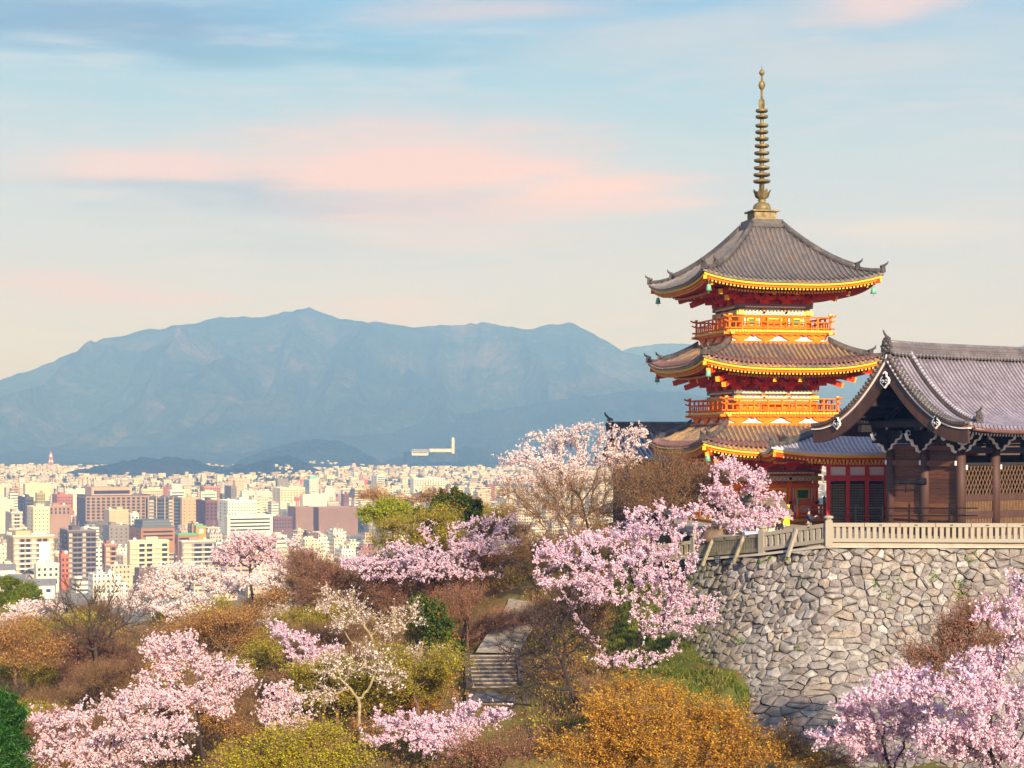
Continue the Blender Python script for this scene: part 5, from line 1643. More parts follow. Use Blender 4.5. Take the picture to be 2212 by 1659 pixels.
M_budR = leafmat("reddish brown buds", [(0.0, (0.22, 0.085, 0.055, 1)), (0.5, (0.36, 0.15, 0.085, 1)), (1.0, (0.46, 0.22, 0.12, 1))], 0.3)
M_budO = leafmat("orange brown buds", [(0.0, (0.32, 0.14, 0.04, 1)), (0.5, (0.50, 0.24, 0.06, 1)), (1.0, (0.60, 0.33, 0.09, 1))], 0.3)
M_leafO = leafmat("golden young maple leaves", [(0.0, (0.36, 0.155, 0.02, 1)), (0.4, (0.62, 0.30, 0.03, 1)), (0.8, (0.76, 0.42, 0.045, 1)), (1.0, (0.70, 0.50, 0.08, 1))], 0.4)
M_leafY = leafmat("olive yellow young leaves", [(0.0, (0.26, 0.20, 0.014, 1)), (0.4, (0.46, 0.39, 0.02, 1)), (0.8, (0.60, 0.55, 0.035, 1)), (1.0, (0.55, 0.33, 0.05, 1))], 0.4)
M_leafG = leafmat("bright yellow green leaves", [(0.0, (0.20, 0.24, 0.02, 1)), (0.5, (0.36, 0.40, 0.03, 1)), (1.0, (0.50, 0.50, 0.05, 1))], 0.4)
M_leafD = leafmat("glossy dark green leaves", [(0.0, (0.02, 0.04, 0.008, 1)), (0.5, (0.05, 0.085, 0.012, 1)), (0.95, (0.13, 0.16, 0.02, 1)), (1.0, (0.6, 0.05, 0.02, 1))], 0.25)
M_needle = leafmat("fresh green needles", [(0.0, (0.008, 0.035, 0.012, 1)), (0.5, (0.022, 0.085, 0.018, 1)), (0.85, (0.06, 0.17, 0.03, 1)), (1.0, (0.12, 0.26, 0.05, 1))], 0.25)
M_pine = leafmat("yellowish pine needles", [(0.0, (0.05, 0.09, 0.012, 1)), (0.5, (0.13, 0.17, 0.02, 1)), (1.0, (0.26, 0.27, 0.04, 1))], 0.25)

STYLES = {  # bark, crown material, twigs per node, twig length, cluster spacing, quads per cluster, face size, aspect, bare share
    'cherry':  dict(bark=M_barkD, leaf=M_bloomP, tw=2.6, tl=0.6, sp=0.135, k=6, size=0.085, jit=0.035, tipr=0.009, spray=0.55),
    'blush':   dict(bark=M_barkD, leaf=M_bloomW, tw=2.4, tl=0.65, sp=0.15, k=5, size=0.10, jit=0.045, tipr=0.010, spray=0.55),
    'soft':    dict(bark=M_barkD, leaf=M_bloomL, tw=2.4, tl=0.6, sp=0.125, k=5, size=0.082, jit=0.04, tipr=0.0085, spray=0.6),
    'farpale': dict(bark=M_barkD, leaf=M_bloomW, tw=2.2, tl=0.8, sp=0.2, k=4, size=0.15, jit=0.07, tipr=0.013, spray=0.6),
    'farpink': dict(bark=M_barkD, leaf=M_bloomL, tw=2.2, tl=0.8, sp=0.2, k=4, size=0.15, jit=0.07, tipr=0.016, spray=0.6),
    'sparse':  dict(bark=M_barkT, leaf=M_bloomS, tw=2.2, tl=0.7, sp=0.32, k=2, size=0.10, jit=0.05, tipr=0.014),
    'bare':    dict(bark=M_barkB, leaf=M_bud, tw=5.5, tl=1.15, sp=0.16, k=1, size=0.06, jit=0.11, tipr=0.012, up=0.6, spray=0.8),
    'barered': dict(bark=M_barkB, leaf=M_budR, tw=5.5, tl=1.1, sp=0.14, k=1, size=0.065, jit=0.11, tipr=0.012, up=0.5, spray=0.8),
    'bareor':  dict(bark=M_barkB, leaf=M_budO, tw=5.0, tl=1.0, sp=0.12, k=1, size=0.08, jit=0.11, tipr=0.012, up=0.45, spray=0.7),
    'dark':    dict(bark=M_barkD, leaf=M_budR, tw=2.6, tl=0.9, sp=0.5, k=1, size=0.05, jit=0.05, tipr=0.019, up=0.1),
    'winter':  dict(bark=mat("grey brown bark", (0.06, 0.04, 0.025), 0.9, 0.3, 5.0), leaf=M_bud, tw=3.0, tl=1.0, sp=0.5, k=1, size=0.06, jit=0.05, tipr=0.014, up=0.9),
    'gold':    dict(bark=M_barkB, leaf=M_leafO, tw=4.2, tl=0.85, sp=0.10, k=2, size=0.08, jit=0.06, tipr=0.011, flat=1.2, up=0.4, spray=0.6),
    'olive':   dict(bark=M_barkB, leaf=M_leafY, tw=4.2, tl=0.95, sp=0.125, k=2, size=0.08, jit=0.07, tipr=0.012, flat=0.8, up=0.45, spray=0.65),
    'green':   dict(bark=M_barkB, leaf=M_leafG, tw=4.0, tl=0.6, sp=0.10, k=2, size=0.12, jit=0.08, tipr=0.01, up=0.5),
    'camellia':dict(bark=M_barkB, leaf=M_leafD, tw=5.0, tl=0.45, sp=0.06, k=3, size=0.13, jit=0.09, tipr=0.01),
    'needle':  dict(bark=M_barkB, leaf=M_needle, tw=6.0, tl=0.35, sp=0.05, k=4, size=0.17, jit=0.03, tipr=0.008, aspect=0.16, along=True, spray=0.55, up=0.4),
    'pine':    dict(bark=M_barkD, leaf=M_pine, tw=5.0, tl=0.5, sp=0.06, k=4, size=0.26, jit=0.05, tipr=0.012, aspect=0.16, along=True, up=0.4),
}
def make_tree(name, base, lobes, style, seed, natt=700, label=None, cat="tree", group=None, lean=None, stems=1):
    """base: point on the ground; lobes: ellipsoids (centre, radii) that the crown fills"""
    st = STYLES[style]
    rg = np.random.RandomState(seed)
    base = np.array(base, float)
    vols = np.array([np.prod(l[1]) for l in lobes]) ** 0.75
    att = []
    if st.get('spray'):
        natt = int(natt * 1.7)
        # each lobe breaks up into flat leaning sprays with air between them
        sub = []
        for (c, r_) in lobes:
            m_ = 5 if r_[0] > 1.6 else 3
            for _ in range(m_):
                q = unit(rg.normal(0, 1, 3)) * rg.uniform(0.25, 1.0) * np.array(r_) * 0.8
                k_ = st['spray'] * rg.uniform(0.75, 1.25)
                sub.append((tuple(np.array(c) + q), (max(0.35, r_[0] * k_), max(0.35, r_[1] * k_), max(0.16, r_[2] * k_ * 0.42))))
        lobes = sub
        vols = np.array([np.prod(l[1]) for l in lobes]) ** 0.75
    for (c, r_), w in zip(lobes, vols / vols.sum()):
        n = max(14, int(natt * w))
        q = unit(rg.normal(0, 1, (n, 3))) * (rg.uniform(0.05, 1, (n, 1)) ** (1 / 2.4))
        # ragged outline
        ang = np.arctan2(q[:, 1], q[:, 0]); rag = 1 + 0.38 * np.sin(ang * 3 + seed) * np.sin(q[:, 2] * 4 + seed * 2.1) + rg.normal(0, 0.06, n)
        q = q * rag[:, None]
        att.append(np.array(c) - base + q * np.array(r_))
    att = np.concatenate(att)
    cen = att.mean(0); span = att.max(0) - att.min(0)
    step = max(0.22, min(0.5, span.max() / 26))
    zlow = max(0.3, np.percentile(att[:, 2], 8) * 0.75)
    fork = np.array([cen[0] * 0.45, cen[1] * 0.45, zlow]) if lean is None else np.array(lean, float)
    nseg = max(3, int(np.linalg.norm(fork) / (step * 1.2)))
    trunk = [fork * (i / nseg) + np.array([math.sin(i * 0.9 + seed) * 0.06, math.cos(i * 1.3 + seed) * 0.06, 0]) * (i > 0) for i in range(nseg + 1)]
    if stems > 1:
        trunk = [np.zeros(3) + np.array([0, 0, 0.0]), np.array([0, 0, 0.35])]
    pos, par = colonize(att, trunk, step, rg)
    n = len(pos)
    nch = np.bincount(par[par >= 0], minlength=n)
    e = 2.35
    rad = np.zeros(n)
    for i in range(n - 1, -1, -1):
        if rad[i] == 0: rad[i] = st['tipr'] ** e
        if par[i] >= 0: rad[par[i]] += rad[i]
    rad = rad ** (1 / e)
    rad[0] *= 1.35
    ch = np.arange(1, n); pa = par[1:]
    r0 = np.minimum(rad[pa], rad[ch] * 1.22); r1 = rad[ch]
    p0, p1 = pos[pa], pos[ch]
    thick = r1 > 0.03
    Vs, Fs = [], []; o = 0
    def addm(V, Fc):
        nonlocal o
        Vs.append(V); Fs.append(Fc + o); o += len(V)
    if thick.any(): addm(*prisms(p0[thick], p1[thick] + unit(p1[thick] - p0[thick]) * r1[thick, None] * 0.3, r0[thick], r1[thick], 6))
    if (~thick).any(): addm(*prisms(p0[~thick], p1[~thick], r0[~thick], r1[~thick], 4))
    # twigs
    thin = np.where(r1 < 0.035)[0]
    ntw = int(len(thin) * st['tw'])
    ti = thin[rg.randint(0, len(thin), ntw)] if len(thin) else np.array([], int)
    tt = rg.rand(ntw, 1)
    s0 = p0[ti] * (1 - tt) + p1[ti] * tt
    bd = unit(p1[ti] - p0[ti])
    outw = unit((s0 - cen) / (span + 0.1))
    td = unit(bd * 0.55 + rg.normal(0, 0.5, (ntw, 3)) + outw * 0.35 + np.array([0, 0, st.get('up', 0.15)]))
    ln = st['tl'] * rg.uniform(0.45, 1.25, ntw)
    s1 = s0 + td * ln[:, None]
    addm(*prisms(s0, s1, np.full(ntw, st['tipr'] * 0.75), np.full(ntw, st['tipr'] * 0.35), 3))
    root = empty(name, base, 0, label, cat, group)
    link_mesh("trunk", np_mesh("trunk", np.concatenate(Vs), np.concatenate(Fs)), root, [st['bark']])
    # crown: faces along twigs and thin branches
    seg0 = np.concatenate([s0, p0[thin]]); seg1 = np.concatenate([s1, p1[thin]])
    L = np.linalg.norm(seg1 - seg0, axis=1)
    cnt = rg.poisson(L / st['sp'])
    si = np.repeat(np.arange(len(seg0)), cnt)
    t_ = rg.rand(len(si), 1)
    cc = seg0[si] * (1 - t_) + seg1[si] * t_ + rg.normal(0, st['jit'], (len(si), 3))
    k = st['k']
    c2 = np.repeat(cc, k, 0)
    sz = st['size'] * rg.uniform(0.6, 1.35, len(c2))
    if k > 1: c2 = c2 + rg.normal(0, st['size'] * 0.42, c2.shape)
    dirs = None
    if st.get('along'):
        dirs = unit(seg1[si] - seg0[si]); dirs = np.repeat(dirs, k, 0) * 0.6 + rg.normal(0, 0.5, c2.shape)
    V, Q = quads_at(c2, sz, rg, st.get('aspect', 0.85), dirs, st.get('flat', 0.0))
    link_mesh("crown", np_mesh("crown", V, Q), root, [st['leaf']])
    return root
def lobe(u, v, ru, rv, Y, dy=0.0, ry=None):
    s_ = (Y + dy) / F
    c = P(u, v, Y + dy)
    return ((c.x, c.y, c.z), (ru * s_, ry if ry else max(ru * s_ * 0.75, 0.7), rv * s_))
def hero(label, style, Y, ub, ells, seed, natt=700, name="cherry_tree", group=None, lean=None, yb=None, cat="tree", stems=1, zb=None):
    yb = yb or Y
    x = (ub - CX) / F * yb
    z = gz(x, yb) - 0.1 if zb is None else zb
    rr = random.Random(seed)
    lobes = [lobe(e[0], e[1], e[2], e[3], Y, e[4] if len(e) > 4 else rr.uniform(-0.8, 0.8)) for e in ells]
    return make_tree(name, (x, yb, z), lobes, style, seed, natt, label, cat, group, lean, stems)

CH = "flowering cherry trees on the hillside"
hero("largest lilac pink cherry filling the lower right corner over the wall", 'cherry', 62, 2150, [(2140, 1520, 110, 60), (2040, 1500, 110, 45), (2170, 1400, 80, 50), (2090, 1440, 90, 40), (2150, 1600, 130, 60), (2050, 1590, 80, 40), (2160, 1330, 55, 40), (2195, 1275, 34, 30), (2235, 1480, 80, 100), (2225, 1360, 50, 60), (2120, 1470, 90, 40)], 101, 1900, group=CH)
hero("lilac pink cherry against the foot of the stone wall, left of the corner cherry", 'cherry', 66, 1960, [(1900, 1500, 90, 40), (1970, 1470, 80, 40), (1850, 1550, 70, 40), (1800, 1590, 45, 25), (1930, 1560, 90, 40), (1990, 1530, 80, 40), (1900, 1620, 80, 30)], 102, 1300, group=CH)
hero("big full pink cherry before the mossy fence, in the middle of the slope", 'cherry', 96, 1392, [(1350, 1180, 150, 66), (1425, 1130, 85, 46), (1220, 1200, 80, 40), (1500, 1330, 60, 40), (1250, 1235, 95, 45), (1390, 1250, 110, 50), (1470, 1290, 80, 40), (1535, 1300, 35, 30), (1340, 1430, 75, 24), (1420, 1410, 50, 35), (1190, 1215, 45, 25), (1300, 1290, 70, 35), (1410, 1345, 85, 40), (1490, 1220, 45, 40), (1490, 1350, 50, 30)], 103, 2300, yb=97, group=CH)
hero("wide pink cherry behind the stair path, left of the big full cherry", 'cherry', 118, 985, [(790, 1205, 85, 36), (890, 1190, 105, 46), (1000, 1165, 95, 50), (1080, 1125, 55, 40), (1060, 1195, 70, 50), (950, 1225, 120, 38), (1120, 1098, 26, 26), (930, 1140, 50, 26), (730, 1222, 30, 16), (1090, 1240, 22, 25), (860, 1245, 70, 22)], 104, 2300, group=CH)
hero("soft pink cherry with dark forked trunk rising at lower left", 'soft', 76, 455, [(400, 1420, 75, 45), (470, 1465, 75, 40), (325, 1455, 60, 40), (525, 1455, 40, 40), (395, 1500, 95, 45), (330, 1400, 28, 28), (500, 1520, 55, 30)], 105, 1250, group=CH)
hero("broad soft pink cherry beside the dark green conifer", 'soft', 72, 250, [(250, 1510, 90, 42), (140, 1555, 80, 40), (300, 1570, 100, 42), (190, 1610, 110, 40), (80, 1560, 45, 40), (330, 1630, 90, 30), (210, 1655, 90, 25)], 106, 1350, group=CH)
hero("low spreading pink cherry in front of the lowest steps", 'cherry', 84, 950, [(865, 1548, 62, 20), (930, 1575, 90, 20), (1030, 1560, 65, 18), (820, 1600, 45, 12), (960, 1605, 75, 20), (1075, 1545, 32, 14), (1010, 1525, 25, 10)], 107, 620, group=CH)
hero("small pink cherry alone between olive shrubs on the left slope", 'cherry', 96, 660, [(640, 1385, 48, 26), (690, 1405, 34, 28), (600, 1362, 26, 14), (655, 1420, 40, 16)], 108, 320, group=CH)
hero("thin soft pink cherry just right of the forked cherry", 'soft', 80, 625, [(620, 1515, 45, 38), (585, 1490, 30, 22), (650, 1550, 30, 22), (600, 1550, 35, 15)], 109, 330, group=CH)
hero("pale blush cherry in front of the dark hall, left of the pagoda", 'blush', 118, 1290, [(1250, 945, 85, 38), (1175, 935, 50, 26), (1330, 935, 55, 32), (1140, 985, 55, 28), (1080, 1035, 35, 22), (1220, 1000, 100, 36), (1330, 1000, 65, 34), (1120, 1035, 60, 24), (1180, 1050, 80, 22), (1365, 962, 45, 36), (1385, 930, 26, 20), (1300, 960, 50, 30)], 110, 3000, group=CH)
hero("young light pink cherry on the terrace at the foot of the pagoda", 'cherry', 103.2, 1636, [(1590, 998, 36, 14), (1605, 1035, 48, 26), (1645, 1050, 32, 30), (1565, 1085, 42, 22), (1625, 1105, 48, 20), (1670, 1075, 22, 16), (1590, 1125, 50, 16), (1660, 1130, 25, 12), (1525, 1098, 30, 16), (1545, 1060, 30, 16), (1685, 1110, 22, 12), (1560, 1010, 22, 12)], 111, 560, zb=-6.5, group=CH)
hero("dusky pink cherry below the brown blocks at the edge of the city", 'farpink', 156, 545, [(545, 1175, 62, 26), (510, 1205, 55, 26), (590, 1205, 45, 26), (480, 1190, 30, 18)], 112, 800, group=CH)
hero("pale cherry with white gold flowers under the beige apartments", 'farpale', 150, 420, [(430, 1250, 70, 26), (380, 1240, 55, 24), (350, 1285, 60, 24), (470, 1270, 55, 24), (310, 1265, 35, 22)], 113, 1000, group=CH)
hero("pale cherry half hidden behind the tall leafless tree", 'farpale', 142, 330, [(300, 1310, 70, 24), (360, 1320, 60, 20), (250, 1300, 45, 24), (420, 1305, 45, 20)], 114, 700, group=CH)
hero("pale cherry between the dusky cherry and the red brown thicket", 'farpale', 146, 630, [(620, 1235, 50, 26), (580, 1255, 50, 24), (660, 1205, 35, 24), (540, 1250, 40, 18), (640, 1175, 25, 18)], 115, 750, group=CH)
hero("faint pale cherry at the far left below the pines", 'farpale', 138, 90, [(70, 1330, 45, 22), (120, 1310, 35, 22), (30, 1345, 35, 18)], 116, 480, group=CH)
hero("thin tree with white buds and pale forked limbs beside the steps", 'sparse', 98, 845, [(760, 1330, 60, 40), (830, 1350, 45, 40), (720, 1300, 45, 25), (880, 1330, 40, 30), (800, 1400, 50, 25)], 117, 330, group=CH)
hero("second white budded tree with pale limbs lower down the slope", 'sparse', 88, 790, [(730, 1440, 55, 35), (800, 1430, 45, 35), (690, 1500, 50, 25), (840, 1460, 40, 25)], 118, 300, group=CH)
hero("sparse tree with pink white specks over the ochre bush", 'sparse', 95, 920, [(900, 1420, 45, 22), (950, 1425, 40, 22), (870, 1440, 35, 20)], 119, 200, group=CH)
hero("hazy pink tree among red brown twigs, upper left slope", 'sparse', 126, 640, [(620, 1320, 60, 30), (680, 1290, 50, 30), (580, 1340, 50, 25)], 120, 300, group=CH)
BT = "leafless and budding trees on the hillside"
hero("broad fuzzy brown tree mounded below the pale blush cherry", 'bare', 110, 1255, [(1180, 1085, 80, 45), (1270, 1050, 80, 42), (1350, 1045, 60, 38), (1230, 1125, 110, 45), (1320, 1100, 80, 40), (1120, 1105, 40, 30), (1190, 1160, 70, 30)], 130, 1100, "bare_tree", BT, stems=2)
hero("brown leafless tree with upright stems in front of the pagoda base", 'bare', 106, 1455, [(1440, 1020, 60, 34), (1500, 1045, 60, 34), (1410, 1070, 60, 34), (1530, 1085, 50, 26), (1460, 1090, 70, 24)], 131, 700, "bare_tree", BT, stems=2, zb=-8.5)
hero("tall dark leafless tree with many upright limbs at the left", 'winter', 108, 215, [(160, 1300, 45, 50), (230, 1310, 55, 55), (120, 1330, 40, 40), (290, 1340, 45, 45), (200, 1370, 70, 35)], 132, 420, "bare_tree", BT, stems=2)
hero("red brown fuzzy tree in the hollow left of the wide pink cherry", 'barered', 124, 705, [(700, 1235, 55, 36), (650, 1215, 40, 28), (750, 1275, 50, 30), (690, 1290, 55, 30)], 133, 620, "bare_tree", BT, stems=2)
hero("russet twiggy tree hanging over the top of the stairs", 'barered', 110, 1010, [(1005, 1310, 55, 32), (960, 1335, 50, 28), (1060, 1340, 45, 28), (1010, 1370, 55, 20)], 134, 560, "bare_tree", BT, stems=2)
hero("second russet twiggy tree covering the pale path above the stairs", 'barered', 113, 1110, [(1100, 1335, 50, 26), (1060, 1365, 40, 22), (1150, 1350, 35, 24), (1120, 1385, 45, 16)], 157, 420, "bare_tree", BT, stems=2)
hero("dark gnarled tree leaning over the right side of the stairs", 'dark', 93, 1262, [(1185, 1360, 60, 45), (1150, 1440, 50, 40), (1235, 1320, 40, 40), (1110, 1400, 45, 30), (1215, 1430, 40, 40), (1270, 1380, 35, 40), (1130, 1500, 40, 20)], 135, 420, "bare_tree", BT)
hero("reddish twiggy tree behind the lilac cherries at right", 'barered', 73, 2060, [(2080, 1370, 80, 45), (2140, 1330, 60, 40), (2020, 1420, 60, 35), (2160, 1410, 60, 45), (1990, 1470, 60, 30)], 136, 620, "bare_tree", BT, stems=2)
hero("rust coloured twiggy bush at the bottom below the steps", 'barered', 74, 1080, [(1060, 1640, 75, 22), (1130, 1625, 50, 26), (1010, 1655, 50, 22)], 137, 420, "bare_tree", BT, stems=2)
hero("orange brown tree spreading at the left edge under the pines", 'bareor', 104, 30, [(30, 1370, 60, 36), (90, 1390, 50, 30), (-30, 1380, 50, 40), (60, 1420, 70, 26)], 138, 620, "bare_tree", BT, stems=2)
hero("orange brown tree right of the tall leafless tree", 'bareor', 116, 480, [(470, 1340, 60, 30), (530, 1350, 55, 30), (420, 1360, 45, 26), (500, 1385, 60, 20), (580, 1300, 40, 24)], 139, 640, "bare_tree", BT, stems=2)
hero("golden maple with young leaves, right half of the ochre clump under the wall", 'gold', 70, 1530, [(1690, 1612, 60, 30), (1735, 1645, 55, 26), (1500, 1560, 90, 45), (1600, 1600, 80, 40), (1450, 1520, 60, 34), (1560, 1640, 110, 34), (1660, 1640, 60, 30), (1480, 1610, 90, 34)], 140, 1500, "maple_tree", BT)
hero("golden maple with young leaves, left half of the ochre clump near the steps", 'gold', 68, 1330, [(1370, 1525, 70, 40), (1290, 1560, 80, 40), (1240, 1610, 70, 34), (1360, 1600, 100, 40), (1320, 1650, 110, 30), (1420, 1570, 60, 40)], 141, 1100, "maple_tree", BT)
hero("golden maple low in front of the grassy slope", 'gold', 82, 1620, [(1350, 1490, 50, 22), (1290, 1520, 40, 22), (1420, 1500, 40, 20)], 142, 320, "maple_tree", BT, yb=82)
hero("reddish twiggy bush between the golden maples and the lilac cherry", 'barered', 71, 1770, [(1760, 1640, 50, 24), (1720, 1610, 40, 22), (1800, 1650, 40, 20)], 156, 380, "bare_tree", BT, stems=2)
hero("yellow olive tree at the bottom left of centre", 'olive', 68, 640, [(600, 1615, 90, 40), (690, 1600, 75, 38), (530, 1645, 70, 28), (740, 1640, 80, 30), (640, 1650, 90, 24)], 143, 900, "maple_tree", BT, stems=2)
hero("yellow olive tree between the two white budded trees", 'olive', 92, 730, [(700, 1455, 70, 32), (770, 1480, 60, 30), (660, 1490, 50, 26), (740, 1510, 70, 24), (820, 1510, 50, 24)], 144, 760, "maple_tree", BT, stems=2)
hero("ochre bush just left of the stair railing", 'gold', 95, 905, [(880, 1465, 50, 26), (930, 1485, 45, 24), (850, 1500, 50, 22), (960, 1465, 25, 26), (910, 1515, 50, 18)], 145, 560, "maple_tree", BT, stems=2)
hero("bright yellow green tree against the city, left of the camellia", 'green', 128, 835, [(835, 1100, 42, 20), (800, 1112, 30, 16), (870, 1105, 25, 18)], 146, 320, "green_tree", BT, stems=2)
hero("orange leaved tree against the city, behind the yellow green tree", 'bareor', 134, 825, [(810, 1075, 45, 16), (850, 1080, 40, 16), (900, 1085, 40, 18), (945, 1068, 30, 18)], 147, 420, "maple_tree", BT, stems=2)
hero("olive brown tree below the yellow green tree", 'olive', 123, 880, [(870, 1145, 65, 30), (940, 1130, 55, 26), (820, 1165, 45, 24), (970, 1155, 45, 24), (900, 1175, 60, 20)], 148, 640, "bare_tree", BT, stems=2)
hero("dark green camellia bush with a few red flowers at the crest", 'camellia', 127, 975, [(975, 1085, 45, 22), (1010, 1095, 28, 20), (930, 1112, 32, 18), (970, 1110, 50, 18)], 149, 560, "camellia_bush", None, cat="bush")
hero("dark green conifer with bright tips in the lower left corner", 'needle', 52, 0, [(18, 1560, 34, 44), (28, 1610, 46, 38), (-25, 1600, 55, 60), (25, 1650, 60, 30), (2, 1525, 22, 30)], 150, 1800, "conifer_tree", None)
hero("small flat topped garden pine at the far left", 'pine', 150, 22, [(18, 1262, 22, 9), (30, 1285, 26, 9), (8, 1300, 26, 9)], 151, 260, "pine_tree", "garden pines by the town")
hero("second garden pine with layered pads, right of the flat topped one", 'pine', 146, 62, [(62, 1272, 18, 9), (62, 1292, 26, 10), (52, 1312, 30, 10), (78, 1305, 18, 8)], 152, 280, "pine_tree", "garden pines by the town")
hero("olive tree under the garden pines", 'olive', 140, 25, [(10, 1325, 40, 16), (50, 1335, 30, 14)], 153, 260, "green_tree", BT, stems=2)
hero("dark evergreen shrub in the shade left of the stairs", 'camellia', 105, 935, [(930, 1330, 34, 34), (905, 1310, 24, 20), (945, 1375, 30, 26), (980, 1400, 24, 20)], 154, 420, "evergreen_bush", None, cat="bush")
hero("olive green tree on the slope behind the small pink cherry", 'olive', 104, 610, [(600, 1430, 60, 30), (560, 1410, 45, 26), (640, 1450, 50, 24), (540, 1440, 40, 20)], 155, 520, "green_tree", BT, stems=2)

# thicket: repeated budding trees between the ones above
rr = random.Random(5)
protos = []
for i, (sty, nm) in enumerate((('bare', "bare_tree"), ('barered', "bare_tree"), ('bareor', "bare_tree"), ('olive', "green_tree"), ('sparse', "cherry_tree"), ('winter', "bare_tree"))):
    lob = [((rr.uniform(-2.0, 2.0), rr.uniform(-1.6, 1.6), rr.uniform(2.0, 4.8)), (rr.uniform(0.6, 1.4), rr.uniform(0.6, 1.2), rr.uniform(0.45, 1.0))) for _ in range(8)]
    protos.append((make_tree(nm, (0, 0, 0), lob, sty, 300 + i, 520, None, "tree", None, None, 2), sty))
spots = []
tries = 0
while len(spots) < 86 and tries < 4000:
    tries += 1
    Y_ = rr.uniform(84, 168); u_ = rr.uniform(-60, 1380 if Y_ < 112 else 1120)
    x = (u_ - CX) / F * Y_
    if Y_ < 112 and -4.2 < x < 2.2: continue
    if Y_ < 112 and (x > 6.5 or Y_ < 88): continue
    if Y_ >= 112 and Y_ < 126 and x > -2.5: continue
    if 250 < u_ < 670 and 98 < Y_ < 142: continue
    if any((x - a) ** 2 + (Y_ - b_) ** 2 < 2.7 ** 2 for a, b_ in spots): continue
    spots.append((x, Y_))
TL = {'bare': "fuzzy brown leafless tree lost in the hillside thicket", 'barered': "red brown twiggy tree lost in the hillside thicket", 'bareor': "orange brown budding tree lost in the hillside thicket",
      'olive': "olive leaved young tree lost in the hillside thicket", 'winter': "grey brown upright leafless tree lost in the hillside thicket", 'sparse': "white budded thin tree lost in the hillside thicket"}
used_p = set()
for i, (x, Y_) in enumerate(spots):
    pr_, sty = protos[rr.choice((0, 0, 1, 2, 3, 3, 3, 4, 5, 5))]
    z = gz(x, Y_) - 0.1; s_ = rr.uniform(0.75, 1.05) if Y_ > 110 else rr.uniform(0.6, 0.9)
    if sty not in used_p:
        used_p.add(sty); pr_.location = (x, Y_, z); pr_.scale = (s_, s_, s_); o = pr_
    else:
        o = clone_tree(pr_, (x, Y_, z), rr.uniform(0, 6.28), (s_ * rr.uniform(0.9, 1.3), s_ * rr.uniform(0.9, 1.3), s_ * rr.uniform(0.85, 1.1)))
    tag(o, TL[sty], "tree", "hillside thicket trees, " + sty.replace('bareor', 'orange').replace('barered', 'russet').replace('bare', 'brown').replace('sparse', 'budding'))

# undergrowth covering the slope between the trees, and grass on the bank
rg = np.random.RandomState(77)
n = 5200
uy = rg.uniform(80, 180, n); uu = rg.uniform(-80, 1330, n)
ux = (uu - CX) / F * uy
ok = ~((ux > -2.9) & (ux < 1.3) & (uy < 122)) & (ux < 7)
ux, uy = ux[ok], uy[ok]
uz = ground_z(ux, uy)
hh = rg.uniform(0.5, 2.2, len(ux)); kind = fbm(ux / 5.0, uy / 5.0, 2, 31)
Vt, Ft, Mi = [], [], []; off = 0
tw_n = 14
b0 = np.stack([ux, uy, uz - 0.05], -1)
s0 = np.repeat(b0, tw_n, 0) + rg.normal(0, 0.3, (len(ux) * tw_n, 3)) * np.array([1, 1, 0.1])
td = unit(rg.normal(0, 0.42, s0.shape) + np.array([0, 0, 1.0]))
s1 = s0 + td * (np.repeat(hh, tw_n) * rg.uniform(0.5, 1.1, len(s0)))[:, None]
V, Q = prisms(s0, s1, np.full(len(s0), 0.011), np.full(len(s0), 0.004), 3)
uobj = []
me = np_mesh("undergrowth", V, Q)
nl = 26
c = np.repeat(s0 + (s1 - s0) * rg.uniform(0.3, 1.05, (len(s0), 1)), 3, 0) + rg.normal(0, 0.12, (len(s0) * 3, 3))
kk = np.repeat(np.repeat(kind, tw_n), 3)
for nm_, sel, m_ in (("a", kk < 0.45, M_budO), ("b", (kk >= 0.45) & (kk < 0.55), M_leafY), ("c", kk >= 0.55, M_bud)):
    V2, Q2 = quads_at(c[sel], 0.11 * rg.uniform(0.5, 1.3, sel.sum()), rg)
    Vt.append(V2); Ft.append(Q2); Mi.append({'a': 1, 'b': 2, 'c': 3}[nm_])
allV = [V] + Vt; allF = [Q] + Ft
o_ = 0; F2 = []; mi = []
for v_, f_, m_ in zip(allV, allF, [0] + Mi):
    F2.append(f_ + o_); o_ += len(v_); mi.append(np.full(len(f_), m_))
me = np_mesh("undergrowth", np.concatenate(allV), np.concatenate(F2), np.concatenate(mi))
tag(link_mesh("undergrowth", me, None, [M_barkB, M_budO, M_leafY, M_bud]), kind='stuff')
n = 80000
gy_ = rg.uniform(88, 116, n); gx_ = rg.uniform(2.6, 19.0, n)
msk = (fbm(gx_ / 2.5, gy_ / 2.5, 3, 8) > 0.38)
gx_, gy_ = gx_[msk], gy_[msk]
gc = np.stack([gx_, gy_, ground_z(gx_, gy_) + 0.10], -1)
V, Q = quads_at(gc, 0.34 * rg.uniform(0.3, 1.4, len(gc)), rg, 0.16, np.array([[0, 0, 1.0]]) + rg.normal(0, 0.35, gc.shape))
M_grass = leafmat("fresh grass blades", [(0.0, (0.05, 0.08, 0.01, 1)), (0.45, (0.12, 0.17, 0.02, 1)), (0.75, (0.22, 0.25, 0.03, 1)), (0.88, (0.28, 0.22, 0.06, 1)), (1.0, (0.30, 0.20, 0.08, 1))], 0.35)
tag(link_mesh("grass", np_mesh("grass", V, Q), None, [M_grass]), kind='stuff')

